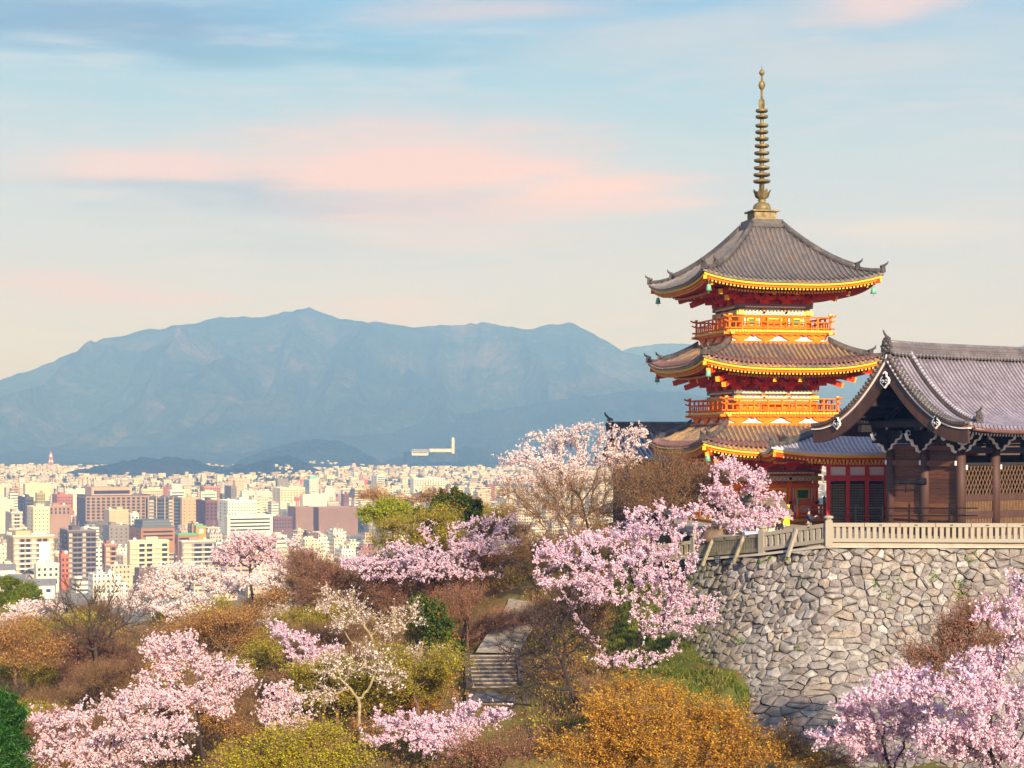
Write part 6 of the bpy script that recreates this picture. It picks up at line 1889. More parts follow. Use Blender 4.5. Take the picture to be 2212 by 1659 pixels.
# ------------------------------------------------------------------ the stair path
M_step = mat("weathered stair stone", (0.075, 0.058, 0.048), 0.9, 0.35, 2.5, bump=0.3, bscale=12)
M_path = mat("grey paved landing", (0.12, 0.10, 0.09), 0.9, 0.25, 1.6)
def stairs(label, c0, w, n, rise, going, ang):
    """c0: middle of the lowest step's front edge"""
    r_ = empty("stone_stairs", c0, ang, label, "stairs", "stone stairs climbing the ravine")
    for i in range(n):
        mb = MB(); mb.box((0, going * (i + 0.55), rise * (i + 0.5) - 0.25), (w, going * 1.1, rise + 0.5)); mb.box((0, going * i + 0.04, rise * (i + 1) - 0.03), (w + 0.06, 0.14, 0.07), 1)
        mb.build("step", [M_step, mat("pale step edge", (0.27, 0.22, 0.18), 0.9, 0.25, 3.0)], r_)  # dark step body with a paler strip along its front edge
    for sg in (-1, 1):
        mb = MB(); mb.bar((sg * (w / 2 + 0.18), -0.2, 0.1), (sg * (w / 2 + 0.18), going * n + 0.3, rise * n + 0.1), 0.34, 0.6); mb.build("side_curb", M_step, r_)
    return r_
stairs("upper flight of worn stone steps under the leaning dark tree", (-0.95, 102.0, -14.35), 2.7, 9, 0.17, 0.45, R(3))
stairs("lower flight of stone steps behind the low spreading cherry", (-0.6, 94.6, -15.9), 2.7, 8, 0.17, 0.45, R(3))
def ribbon(name, pts, w, m_, dz=0.06):
    mb = MB(); rows = []
    for i, p_ in enumerate(pts):
        a = Vector(pts[max(i - 1, 0)]); b_ = Vector(pts[min(i + 1, len(pts) - 1)])
        d = (b_ - a); d.z = 0; d.normalize(); sd = Vector((d.y, -d.x, 0))
        rows.append([Vector(p_) - sd * w / 2 + Vector((0, 0, dz)), Vector(p_) + sd * w / 2 + Vector((0, 0, dz))])
    mb.strip(rows)
    return tag(mb.build(name, m_), kind='structure')
ribbon("path", [(-0.75, 98.2, -14.55), (-0.9, 100, -14.45), (-0.95, 102.2, -14.35)], 3.0, M_path)
ribbon("path", [(-0.4, 86, -16.9), (-0.5, 90, -16.3), (-0.6, 94.7, -15.9)], 3.0, M_path)
ribbon("path", [(-0.9, 106.0, -12.85), (-0.4, 109, -12.3), (0.4, 113, -11.6), (1.0, 118, -11.0), (1.2, 124, -10.4)], 2.6, mat("pale paved path", (0.34, 0.28, 0.21), 0.95, 0.35, 2.5, bump=0.4), 0.12)  # paving paler than on the landings
hr = empty("handrail", (-2.75, 101.5, -14.3), R(3), "black iron handrail down the left side of the upper stone steps", "handrail")
for z in (0.55, 0.95):
    mb = MB(); mb.tube([(-0.1, -3.2, z - 0.9), (0, 0.2, z + 0.05), (0, 4.6, z + 1.6), (0.5, 9.5, z + 2.6)], 0.035, 6); mb.build("rail", M_black, hr)
for y, z in ((-3, -0.85), (-1.4, -0.4), (0.2, 0), (1.6, 0.5), (3.1, 1.0), (4.6, 1.6), (7, 2.1), (9.3, 2.6)):
    mb = MB(); mb.tube([(0.05 * (y > 4) * (y - 4) * 2, y, z - 0.3), (0.05 * (y > 4) * (y - 4) * 2, y, z + 1.0)], 0.04, 6); mb.build("post", M_black, hr)
# boulder and clipped shrub by the cottage
bo = MB()
rs2 = np.random.RandomState(4)
pr_ = [(0.05, 0.0), (0.8, 0.02), (0.95, 0.3), (0.7, 0.7), (0.35, 0.95), (0.03, 1.0)]
bo.lathe(pr_, 9); bo.v = [(x * (1 + rs2.uniform(-.18, .18)), y * (1 + rs2.uniform(-.18, .18)), z * (1 + rs2.uniform(-.12, .12))) for x, y, z in bo.v]
o = bo.build("boulder", mat("brown garden rock", (0.16, 0.10, 0.06), 0.95, 0.4, 3.0, bump=0.5)); o.location = P(1548, 1172, 103.5); 
tag(o, "brown garden boulder behind the mossy fence", "boulder")
# ------------------------------------------------------------------ the city on the plain
CZ = -90.0
PHI = R(25)
def bmat(name, col):
    return mat("city wall " + name, col, 0.85, 0.10, 0.08)
def facade(name, col, win=(0.05, 0.05, 0.06), wx=2.4, wz=3.0, band=False):
    """plain rendered wall with rows of small dark windows on its upright faces"""
    m, gg = new_mat("rendered city wall " + name)
    tcn = gg.n('ShaderNodeTexCoord')
    sp = gg.n('ShaderNodeSeparateXYZ', inp={0: tcn.outputs['Object']})
    nn = gg.n('ShaderNodeSeparateXYZ', inp={0: tcn.outputs['Normal']})
    up = gg.math('GREATER_THAN', gg.math('ABSOLUTE', nn.outputs[2]), 0.5)
    u = gg.math('FRACT', gg.math('DIVIDE', gg.math('ADD', sp.outputs[0], sp.outputs[1]), wx))
    z = gg.math('FRACT', gg.math('DIVIDE', sp.outputs[2], wz))
    a = gg.math('MULTIPLY', gg.math('GREATER_THAN', u, 0.06 if band else 0.32), gg.math('LESS_THAN', u, 0.94 if band else 0.76))
    b_ = gg.math('MULTIPLY', gg.math('GREATER_THAN', z, 0.36), gg.math('LESS_THAN', z, 0.76))
    msk = gg.math('MULTIPLY', gg.math('MULTIPLY', a, b_), gg.math('SUBTRACT', 1.0, up))
    # some panes have pale curtains
    cell = gg.n('ShaderNodeTexWhiteNoise'); cell.noise_dimensions = '3D'
    cv_ = gg.n('ShaderNodeCombineXYZ', inp={0: gg.math('FLOOR', gg.math('DIVIDE', gg.math('ADD', sp.outputs[0], sp.outputs[1]), wx)), 1: gg.math('FLOOR', gg.math('DIVIDE', sp.outputs[2], wz)), 2: nn.outputs[0]})
    gg.t.links.new(cv_.outputs[0], cell.inputs[0])
    wc = gg.ramp(cell.outputs['Value'], [(0.0, tuple(win) + (1,)), (0.7, tuple(win) + (1,)), (0.8, (0.18, 0.17, 0.16, 1)), (1.0, (0.36, 0.32, 0.27, 1))])
    nz = gg.noise(tcn.outputs['Object'], 0.15, 4, 0.6)
    wall_ = gg.ramp(nz, [(0.3, tuple(c * 0.85 for c in col) + (1,)), (0.7, tuple(min(1, c * 1.08) for c in col) + (1,))])
    roofc = gg.ramp(nz, [(0.3, (0.30, 0.28, 0.26, 1)), (0.7, (0.5, 0.46, 0.42, 1))])
    cc = gg.mix(up, gg.mix(msk, wall_, wc), roofc)
    b = gg.n('ShaderNodeBsdfPrincipled', inp={'Base Color': cc, 'Roughness': 0.8})
    return finish(m, gg, b.outputs[0])
PALETTE = {
    'white': (0.68, 0.665, 0.63), 'cream': (0.68, 0.60, 0.46), 'pale grey': (0.46, 0.44, 0.42), 'beige': (0.54, 0.43, 0.31), 'tan': (0.40, 0.28, 0.17),
    'grey': (0.23, 0.215, 0.21), 'brown': (0.16, 0.095, 0.065), 'brick red': (0.29, 0.115, 0.075), 'pinkish': (0.46, 0.34, 0.28), 'dark grey': (0.12, 0.115, 0.12)}
FAC = {k: facade(k, v) for k, v in PALETTE.items()}
FACB = {k: facade(k + " banded", v, band=True, wx=9.0) for k, v in PALETTE.items()}
M_glass = mat("dark window glass", (0.03, 0.035, 0.045), 0.25, 0.2, 0.3)
M_pane = mat("pale curtained window", (0.45, 0.40, 0.33), 0.5, 0.3, 0.5)
M_roofg = mat("roof gravel", (0.40, 0.37, 0.34), 0.95, 0.2, 0.2)
unit_me = {}
def ubox(m_):
    if m_.name not in unit_me:
        q = MB(); q.box((0.5, 0.5, 0.5), (1, 1, 1)); me_ = q.mesh("unit"); me_.materials.append(m_); unit_me[m_.name] = me_
    return unit_me[m_.name]
def ub(name, parent, lo, size, m_):
    o = put(ubox(m_), name, parent, lo, 0); o.scale = size; return o
HERO_RECT = []
def city_block(short, label, u0, u1, vt, Y, fl, wallc, style='grid', nx=6, ny=6, wcol=None, trim=None, depth=None, hut=True, cat="building", win_h=0.5, win_w=0.45, name="city_building"):
    """u0..u1 / vt: where it is seen; fl: share of that width that is its left flank"""
    if max(wallc) < 0.66: wallc = tuple(c * 0.72 for c in wallc)
    else: wallc = tuple(c * 0.84 for c in wallc)
    pxm = F / Y
    uc = u0 + fl * (u1 - u0)
    x = (uc - CX) / pxm
    k1 = math.cos(PHI) - x / Y * math.sin(PHI)
    k2 = max(0.12, math.sin(PHI) + x / Y * math.cos(PHI))
    Wd = (u1 - uc) / pxm / k1
    D = depth or max(8.0, min(45.0, fl * (u1 - u0) / pxm / k2))
    Ht = (HY - vt) / pxm - CZ
    root = empty(name, (x, Y, CZ), PHI, label, cat, "buildings of the city")
    wm = bmat(short, wallc)
    wc = wcol or M_glass
    q = MB(); q.box((Wd / 2, D / 2, Ht / 2), (Wd, D, Ht)); q.build("wall", wm, root)
    q = MB()
    for (cx_, cy_, sx_, sy_) in ((Wd / 2, 0.2, Wd + 0.3, 0.4), (Wd / 2, D - 0.2, Wd + 0.3, 0.4), (0.2, D / 2, 0.4, D - 0.8), (Wd - 0.2, D / 2, 0.4, D - 0.8)): q.box((cx_, cy_, Ht + 0.45), (sx_, sy_, 0.9))
    q.build("parapet", bmat("trim " + short, trim or tuple(min(0.85, c * 1.15) for c in wallc)), root)
    q = MB(); q.box((Wd / 2, D / 2, Ht + 0.06), (Wd - 0.9, D - 0.9, 0.10)); q.build("roof", M_roofg, root)
    if hut:
        rh_ = random.Random(int(u0 * 7 + vt))
        a = rh_.uniform(0.15, 0.5)
        q = MB(); q.box((Wd * (a + 0.15), D * 0.5, Ht + 1.5), (Wd * 0.3, D * 0.4, 3.0)); q.build("roof_hut", wm, root)
        q = MB(); t_ = Vector((Wd * (0.75 if a < 0.35 else 0.15), D * 0.4, Ht)); q.lathe([(1.1, 0.4), (1.2, 1.0), (1.2, 2.2), (0.6, 2.7)], 10, t_); q.build("water_tank", bmat("tank", (0.6, 0.6, 0.6)), root)
    fh = Ht / 1.0
    vis = min(Ht, ny * 3.2 + 1.2)
    st_ = 3.2 if ny * 3.2 < Ht else (Ht - 1.5) / ny
    if style == 'grid':
        for j in range(ny):
            z = Ht - 1.0 - (j + 0.5) * st_ - st_ * win_h / 2
            for i in range(nx):
                w = Wd / nx
                ub("window", root, (w * (i + 0.5 - win_w / 2), -0.12, z), (w * win_w, 0.2, st_ * win_h), wc)
    elif style == 'balcony':
        for j in range(ny):
            z = Ht - 1.2 - (j + 1) * st_
            ub("balcony", root, (0.4, -1.1, z), (Wd - 0.8, 1.1, 1.05), bmat("trim " + short, trim or wallc))
            for i in range(nx):
                w = (Wd - 0.8) / nx
                ub("window", root, (0.4 + w * (i + 0.14), -0.06, z + 1.05), (w * 0.72, 0.15, st_ - 1.25), M_glass if (i * 7 + j * 3) % 3 else M_pane)
        for i in range(nx + 1):
            ub("divider", root, (0.4 + (Wd - 0.8) / nx * i - 0.1, -1.0, Ht - 1.2 - ny * st_), (0.2, 0.95, ny * st_), wm)
    elif style == 'strips':
        for j in range(ny):
            z = Ht - 1.2 - (j + 1) * st_
            ub("window_band", root, (Wd * 0.06, -0.1, z + st_ * 0.3), (Wd * 0.88, 0.2, st_ * 0.45), wc)
    if style != 'blank' and fl > 0.1:
        for j in range(min(ny, 8)):
            z = Ht - 1.0 - (j + 0.75) * st_
            for i in range(2):
                ub("flank_window", root, (-0.12, D * (0.25 + 0.45 * i), z), (0.2, D * 0.08 + 0.5, st_ * 0.4), M_glass)
    HERO_RECT.append((u0, u1, vt, HY - CZ * pxm if False else HY + 90 * pxm, Y, short))
    return root, Wd, D, Ht
cb = city_block
r_, w_, d_, h_ = cb("brown hotel", "large brown hotel with a grid of dark windows and a stepped top storey", 160, 328, 1072, 1750, 0.15, (0.40, 0.27, 0.18), 'grid', 13, 7, trim=(0.08, 0.06, 0.06), hut=False, win_h=0.62, win_w=0.55)
q = MB(); q.box((w_ * 0.42, d_ * 0.5, h_ + 4.6), (w_ * 0.62, d_ * 0.7, 8.0)); q.build("top_storey", bmat("hotel top", (0.45, 0.30, 0.22)), r_)
q = MB(); q.box((w_ * 0.42, d_ * 0.15 - 0.2, h_ + 3.6), (w_ * 0.55, 0.3, 3.4)); q.build("window_band", M_glass, r_)
ub("flank_glass", r_, (-0.2, 0.8, 2), (0.25, d_ - 1.6, h_ - 4), mat("dark flank cladding", (0.035, 0.03, 0.035), 0.5, 0.2, 0.2))
r_, w_, d_, h_ = cb("dark balcony slab", "dark slab of flats with vertical beige frames and balconies, right of the hotel", 317, 392, 1077, 1690, 0.03, (0.07, 0.06, 0.06), 'balcony', 5, 8, trim=(0.12, 0.14, 0.16), hut=False)
for i in range(5): ub("vertical_frame", r_, (w_ * i / 4 - 0.3, -1.6, 0), (0.6, 0.5, h_ + 1.5), bmat("beige frame", (0.55, 0.40, 0.26)))
for i in range(3):
    q = MB(); x0_ = w_ * (0.1 + 0.3 * i); q.prism([(x0_, 0, h_), (x0_ + w_ * 0.2, 0, h_), (x0_ + w_ * 0.2, 0, h_ + 1.5), (x0_ + w_ * 0.1, 0, h_ + 3), (x0_, 0, h_ + 1.5)], (0, 6, 0)); q.build("dormer", bmat("dark slate", (0.1, 0.1, 0.1)), r_)
cb("beige end block", "plain beige windowless end block joined to the dark slab of flats", 392, 427, 1077, 1684, 0.02, (0.60, 0.42, 0.27), 'grid', 3, 7, win_h=0.2, win_w=0.25)
cb("plum block", "plum brown block with few windows between beige end block and white hospital", 423, 470, 1083, 1560, 0.45, (0.17, 0.085, 0.08), 'grid', 3, 5, trim=(0.2, 0.1, 0.09), win_h=0.5, win_w=0.5)
cb("grey tower", "grey windowless office tower rising behind the white hospital", 468, 511, 1052, 1950, 0.72, (0.24, 0.205, 0.215), 'grid', 2, 3, depth=26, hut=False, win_h=0.3, win_w=0.3)
r_, w_, d_, h_ = cb("orange stepped block", "orange brown apartment block with dark grey stepped penthouse floors", 278, 378, 1142, 1400, 0.27, (0.44, 0.21, 0.075), 'strips', 8, 3, trim=(0.12, 0.13, 0.14))
for k in range(3): ub("penthouse_floor", r_, (1.0 + k * 0.6, 2 + k, h_ - 0.2 + k * 2.2), (w_ * (0.92 - 0.06 * k), d_ * 0.7, 2.0), bmat("penthouse", (0.13, 0.15, 0.16)))
cb("grey flats", "grey block of flats with dark balconies under the beige cube", 205, 278, 1137, 1480, 0.42, (0.30, 0.265, 0.255), 'grid', 4, 4, depth=24, win_h=0.3, win_w=0.3)
cb("dark balcony tower", "dark grey tower of flats with pale windows on every balcony floor", 129, 208, 1148, 1120, 0.22, (0.135, 0.11, 0.112), 'balcony', 6, 9, trim=(0.20, 0.165, 0.165), win_w=0.6)
r_, w_, d_, h_ = cb("checked tower", "tan framed tower of flats with black and white checked balconies", 14, 118, 1160, 1100, 0.14, (0.50, 0.35, 0.18), 'balcony', 7, 9, trim=(0.72, 0.69, 0.62))
ub("roof_hut", r_, (2, 3, h_), (w_ * 0.35, d_ * 0.6, 3.5), bmat("tan hut", (0.55, 0.40, 0.2)))
ub("white_bay", r_, (w_ * 0.62, -2.0, 0), (w_ * 0.26, 2.0, h_ - 4), bmat("white bay", (0.8, 0.76, 0.68)))
cb("cream flats", "cream apartment block of deep recessed balconies above the pale cherry", 277, 366, 1171, 1150, 0.04, (0.76, 0.62, 0.40), 'balcony', 5, 7, trim=(0.78, 0.66, 0.44), win_w=0.6)
cb("grey beige flats", "grey beige apartment block with long window bands right of the cream flats", 389, 463, 1171, 1200, 0.05, (0.42, 0.34, 0.29), 'balcony', 3, 6, trim=(0.62, 0.54, 0.47))
cb("russet tower", "narrow russet tower of flats left of the cream flats", 224, 252, 1178, 1130, 0.08, (0.36, 0.18, 0.11), 'balcony', 2, 7, trim=(0.44, 0.25, 0.16))
cb("red house block", "narrow bright red brick building in front of the dark balcony tower", 130, 149, 1200, 1060, 0.12, (0.55, 0.16, 0.08), 'grid', 2, 4)
cb("white cottage block", "low cream white building before the checked tower", 76, 128, 1221, 1040, 0.05, (0.80, 0.74, 0.60), 'grid', 4, 2)
cb("lilac flats", "small pinkish grey block with white balconies at left", 11, 49, 1108, 1560, 0.35, (0.50, 0.38, 0.34), 'balcony', 4, 5, trim=(0.75, 0.68, 0.6))
cb("stepped cream tower", "cream tower with a zigzag outside stair on its right", 59, 107, 1097, 1500, 0.28, (0.80, 0.68, 0.46), 'grid', 4, 7, win_h=0.3, win_w=0.35)
cb("dark office", "dark grey office block behind the stepped cream tower", 38, 73, 1076, 1700, 0.5, (0.11, 0.105, 0.115), 'strips', 3, 6)
cb("pinkish office", "pinkish brown office with tall dark glass strips left of the hotel", 101, 152, 1094, 1620, 0.12, (0.42, 0.27, 0.21), 'grid', 5, 2, win_h=0.75, win_w=0.4)
cb("beige cube", "plain beige cube of a building in front of the hotel", 218, 278, 1103, 1600, 0.3, (0.62, 0.50, 0.34), 'blank', depth=22)
cb("white hut block", "small white block with roof hut before the hotel's right end", 278, 300, 1112, 1560, 0.2, (0.78, 0.72, 0.64), 'grid', 2, 3)
r_, w_, d_, h_ = cb("yellow shop", "yellow orange shop block with a green roof edge", 421, 445, 1138, 1350, 0.1, (0.62, 0.33, 0.03), 'blank', trim=(0.02, 0.45, 0.25), hut=False)
ub("sign_panel", r_, (w_ * 0.3, -0.2, h_ - 5), (w_ * 0.45, 0.3, 3.2), bmat("pale panel", (0.75, 0.72, 0.6)))
cb("green eave shop", "long low orange building with a bright green eave", 380, 430, 1156, 1300, 0.1, (0.45, 0.20, 0.05), 'strips', 3, 2, trim=(0.03, 0.42, 0.22), hut=False)
cb("white hospital", "large white hospital block with rows of small windows", 471, 556, 1083, 1700, 0.25, (0.80, 0.78, 0.75), 'grid', 10, 6, win_h=0.35, win_w=0.4)
cb("white terrace", "long low white wing with black terrace railings before the hospital", 485, 590, 1116, 1600, 0.06, (0.80, 0.77, 0.71), 'strips', 6, 4)
cb("low plum wing", "low plum brown wing left of the twin plum store blocks", 586, 632, 1118, 1640, 0.1, (0.20, 0.115, 0.12), 'grid', 7, 3, hut=False)
cb("plum store", "tall windowless plum brown store block above the pink cherries", 629, 677, 1097, 1650, 0.2, (0.30, 0.19, 0.145), 'blank', hut=False, depth=24)
cb("long plum store", "long windowless plum brown store block, right of the tall one", 677, 774, 1098, 1665, 0.12, (0.29, 0.18, 0.14), 'blank', hut=False, depth=24)
cb("white plain hall", "wide plain white hall behind the plum store blocks", 648, 711, 1070, 2100, 0.1, (0.80, 0.74, 0.64), 'blank')
cb("cream grid block", "cream block with a concrete frame on its left flank", 588, 659, 1055, 2300, 0.25, (0.78, 0.68, 0.52), 'grid', 8, 5)
r_, w_, d_, h_ = cb("blue glass tower", "white tower with blue glass flank and green roof in the middle city", 655, 688, 1036, 2700, 0.42, (0.78, 0.77, 0.74), 'grid', 4, 6, hut=False, depth=30)
ub("flank_glass", r_, (-0.3, 0.5, 2), (0.35, d_ - 1, h_ - 3), mat("blue glass", (0.12, 0.22, 0.34), 0.3, 0.1)); ub("green_roof", r_, (w_ * 0.1, 2, h_), (w_ * 0.8, 12, 4.5), bmat("green roof", (0.15, 0.5, 0.4)))
cb("white twin tower", "white tower with balconies beside a blue glass slab far off", 803, 831, 1028, 3000, 0.4, (0.72, 0.70, 0.68), 'strips', 3, 8, depth=28)
r_, w_, d_, h_ = cb("slant roofed block", "white banded block with a steep dark slanting roof", 760, 784, 1056, 2300, 0.25, (0.74, 0.66, 0.6), 'strips', 3, 6, hut=False)
q = MB(); q.prism([(0, -1.2, h_ * 0.6), (0, -1.2, h_), (-6, -1.2, h_ * 0.6)], (0, 14, 0)); q.build("slant_roof", mat("dark blue roof", (0.04, 0.055, 0.09), 0.4), r_)
cb("maroon block", "small maroon block left of the slant roofed block", 737, 754, 1068, 2200, 0.3, (0.24, 0.10, 0.10), 'grid', 3, 3)
cb("orange brick row", "long orange brick block behind the plum block", 431, 477, 1052, 2250, 0.2, (0.48, 0.25, 0.14), 'grid', 8, 4)
cb("green glass shop", "white roofed shop with a green glass front before the orange brick row", 433, 468, 1064, 2050, 0.05, (0.74, 0.70, 0.62), 'strips', 3, 2, wcol=mat("green glass", (0.06, 0.22, 0.16), 0.3))
cb("long cream hall", "long plain cream hall in the far left of the city", 49, 108, 1046, 2600, 0.1, (0.74, 0.64, 0.46), 'blank')
cb("white arcade hall", "wide white hall with a glazed vaulted roof, far right of the city", 886, 962, 1034, 3000, 0.1, (0.72, 0.71, 0.72), 'grid', 12, 4)
cb("beige school", "wide beige block with tall narrow windows at the left end of the orange brick row", 300, 352, 1058, 2200, 0.12, (0.66, 0.54, 0.40), 'grid', 10, 3)
cb("white slab", "white slab block right of the hotel roof", 363, 400, 1060, 2150, 0.15, (0.80, 0.76, 0.70), 'strips', 4, 3)
cb("red brick block", "red brick block behind the pinkish office", 112, 158, 1070, 1950, 0.25, (0.48, 0.18, 0.13), 'grid', 6, 4)
cb("yellow green office", "yellow green framed office left of the red brick block", 76, 98, 1066, 1900, 0.15, (0.42, 0.38, 0.20), 'grid', 4, 5)
cb("cream left block", "cream block cut by the left edge of the picture", -25, 30, 1082, 1700, 0.1, (0.80, 0.72, 0.52), 'blank')
# small tiled houses at the foot of the hill
def town_house(label, u, vb, w, d, h, rz, wallc):
    Yh = 90 * F / (vb - HY)
    root = empty("town_house", ((u - CX) / F * Yh, Yh, CZ), rz, label, "house", "tiled houses at the foot of the hill")
    q = MB(); q.box((0, 0, h / 2), (w, d, h)); q.build("wall", bmat("house " + str(int(u)), wallc), root)
    q = MB()
    for sg in (-1, 1): q.prism([(-w / 2 - 0.8, sg * (d / 2 + 0.9), h - 0.4), (w / 2 + 0.8, sg * (d / 2 + 0.9), h - 0.4), (w / 2 + 0.8, 0, h + d * 0.28), (-w / 2 - 0.8, 0, h + d * 0.28)][::sg], (0, 0, 0.3))
    q.build("roof", mat("house roof tiles", (0.18, 0.17, 0.18), 0.6, 0.3, 0.5), root)
    q = MB(); q.prism([(w / 2, -d / 2, h - 0.1), (w / 2, d / 2, h - 0.1), (w / 2, 0, h + d * 0.26)], (-0.3, 0, 0)); q.build("gable", bmat("house " + str(int(u)), wallc), root)
    for i in range(3): ub("window", root, (-w / 2 + w * (0.15 + 0.28 * i), -d / 2 - 0.1, h * 0.45), (w * 0.16, 0.2, h * 0.25), M_glass)
town_house("white house with a wide grey roof next to the garden pines", 88, 1292, 16, 10, 8, R(10), (0.78, 0.72, 0.62))
town_house("small cream gabled house above the white house", 78, 1272, 10, 12, 9, R(60), (0.72, 0.56, 0.38))
town_house("white narrow house at the very left edge of the town", 12, 1280, 10, 9, 14, R(20), (0.8, 0.77, 0.7))
town_house("pinkish house between the narrow white house and the gabled one", 40, 1284, 12, 9, 9, R(-10), (0.62, 0.44, 0.36))
town_house("grey roofed house left of the garden pines", -8, 1286, 12, 10, 8, R(15), (0.6, 0.55, 0.48))

# other blocks of the city, each its own thing
rr = random.Random(12)
names = list(PALETTE)
wts = [26, 18, 16, 14, 9, 9, 6, 4, 7, 5]
placed = []; used_lab = {}
def rel(u, vt, Y):
    best = None
    for (a, b_, t_, bb, yy, sh) in HERO_RECT:
        cu = (a + b_) / 2; d = abs(u - cu) + 2.0 * abs(vt - t_)
        if best is None or d < best[0]: best = (d, sh, cu, yy, b_ - a)
    _, sh, cu, yy, wd = best
    if Y > yy * 1.12: w_ = "behind"
    elif Y < yy * 0.9: w_ = "before"
    else: w_ = "left of" if u < cu else "right of"
    return w_ + " the " + sh
bands = [(980, 1250, 52), (1250, 1700, 85), (1700, 2400, 85), (2400, 3000, 30)]
for (ya, yb_, cnt_) in bands:
    made = 0; tries = 0
    while made < cnt_ and tries < 6000:
        tries += 1
        Y = rr.uniform(ya, yb_); u = rr.uniform(-40, 1060 if Y > 1800 else 800)
        pxm = F / Y
        x = (u - CX) / pxm
        wd = rr.uniform(7, 16) if Y < 2000 else rr.uniform(9, 22)
        dp = rr.uniform(8, 16)
        ht = rr.choice((6, 7, 9, 10, 12, 14, 17, 22)) if Y < 1700 else rr.choice((9, 11, 13, 16, 20, 26, 30))
        vt = HY + (90 - ht) * pxm; vb = HY + 90 * pxm
        pw = wd * pxm
        if any(a < u + pw and b_ > u - 3 and vt < (t_ + min(bb, t_ + 90)) / 2 + 6 and Y < yy + 20 for (a, b_, t_, bb, yy, sh) in HERO_RECT): continue
        if any(abs(Y - yy) < 60 and a - 30 < u < b_ + 12 for (a, b_, t_, bb, yy, sh) in HERO_RECT): continue
        if any((x - a) ** 2 + (Y - b_) ** 2 < (0.75 * (wd + c_)) ** 2 for a, b_, c_ in placed): continue
        placed.append((x, Y, wd)); made += 1
        cn = rr.choices(names, wts)[0]
        fm = (FAC if rr.random() < 0.78 else FACB)[cn]
        root = empty("city_building", (x, Y, CZ), PHI + R(rr.choice((0, 0, 0, -6, 6))))
        q = MB(); q.box((wd / 2, dp / 2, ht / 2), (wd, dp, ht))
        step_ = rr.random() < 0.3
        if step_: q.box((wd * 0.7, dp / 2, ht * 0.35 + 0.01), (wd * 1.1, dp * 0.8, ht * 0.7))
        q.build("wall", fm, root)
        kind_ = rr.choice(("roof hut", "twin roof huts", "roof tank", "flat bare roof", "long roof hut"))
        if "hut" in kind_:
            k_ = 2 if "twin" in kind_ else 1
            for j in range(k_):
                q = MB(); q.box((wd * (0.3 + 0.4 * j), dp * 0.5, ht + 1.4), (wd * (0.22 if "long" not in kind_ else 0.6), dp * 0.4, 2.8)); q.build("roof_hut", fm, root)
        elif "tank" in kind_:
            q = MB(); q.lathe([(0.9, 0), (1.2, 0.8), (1.2, 2.3), (0.5, 2.8)], 8, (wd * 0.4, dp * 0.5, ht)); q.build("water_tank", bmat("tank", (0.6, 0.6, 0.6)), root)
        for _ in range(rr.randint(2, 4)):
            sx_ = rr.uniform(0.8, 2.4); ub("roof_unit", root, (rr.uniform(0.6, max(1, wd - 3)), rr.uniform(0.6, max(1, dp - 3)), ht), (sx_, rr.uniform(0.8, 2.0), sx_ * 0.8), bmat("roof plant", (0.42, 0.41, 0.40)))
        if rr.random() < 0.5: ub("antenna", root, (wd * rr.uniform(0.2, 0.8), dp * 0.5, ht), (0.2, 0.2, 6), bmat("roof plant", (0.42, 0.41, 0.40)))
        if rr.random() < 0.7:
            q = MB()
            for cy_ in (0.15, dp - 0.15): q.box((wd / 2, cy_, ht + 0.35), (wd, 0.3, 0.7))
            for cx_ in (0.15, wd - 0.15): q.box((cx_, dp / 2, ht + 0.35), (0.3, dp - 0.6, 0.7))
            q.build("parapet", fm, root)
        size_w = "low" if ht < 9 else ("mid height" if ht < 15 else "tall")
        lab = "%s %s block with %s %s" % (size_w, cn, kind_, rel(u, vt, Y))
        tag(root, lab, "building", "buildings of the city")
# the rest of the town reads as one carpet of tiny blocks
rg = np.random.RandomState(9)
n = 22000
yy = 1150 + 4450 * rg.rand(n) ** 0.75
uu = rg.uniform(-1100, 2700, n)
xx = (uu - CX) / F * yy
w = rg.uniform(6, 18, n); d = rg.uniform(6, 15, n); h = rg.choice([5, 6, 6, 7, 8, 8, 10, 12, 15], n) * rg.uniform(0.9, 1.2, n)
dens = fbm(xx / 300, yy / 300, 3, 15)
ok = dens > 0.30
for (px, py, pw) in placed:
    ok &= ~((np.abs(xx - px - 5) < 17) & (np.abs(yy - py) < 20))
for (a, b_, t_, bb, yv, sh) in HERO_RECT:
    ok &= ~((uu > a - 8) & (uu < b_ + 4) & (yy < yv + 60))
xx, yy, w, d, h = xx[ok], yy[ok], w[ok], d[ok], h[ok]
ca, sa = math.cos(PHI), math.sin(PHI)
corn = np.array([(-.5, -.5), (.5, -.5), (.5, .5), (-.5, .5)])
lx = corn[None, :, 0] * w[:, None]; ly = corn[None, :, 1] * d[:, None]
gxx = xx[:, None] + lx * ca - ly * sa; gyy = yy[:, None] + lx * sa + ly * ca
lo = np.stack([gxx, gyy, np.full_like(gxx, CZ)], -1); hi = np.stack([gxx, gyy, CZ + np.repeat(h[:, None], 4, 1)], -1)
V = np.concatenate([lo, hi], 1).reshape(-1, 3)
b8 = (np.arange(len(xx)) * 8)[:, None, None]
Fb = (np.array([(4, 5, 6, 7), (0, 1, 5, 4), (1, 2, 6, 5), (2, 3, 7, 6), (3, 0, 4, 7)])[None] + b8).reshape(-1, 4)
m, gg = new_mat("far town walls and roofs")
geo = gg.n('ShaderNodeNewGeometry')
sn = gg.n('ShaderNodeSeparateXYZ', inp={0: geo.outputs['Normal']})
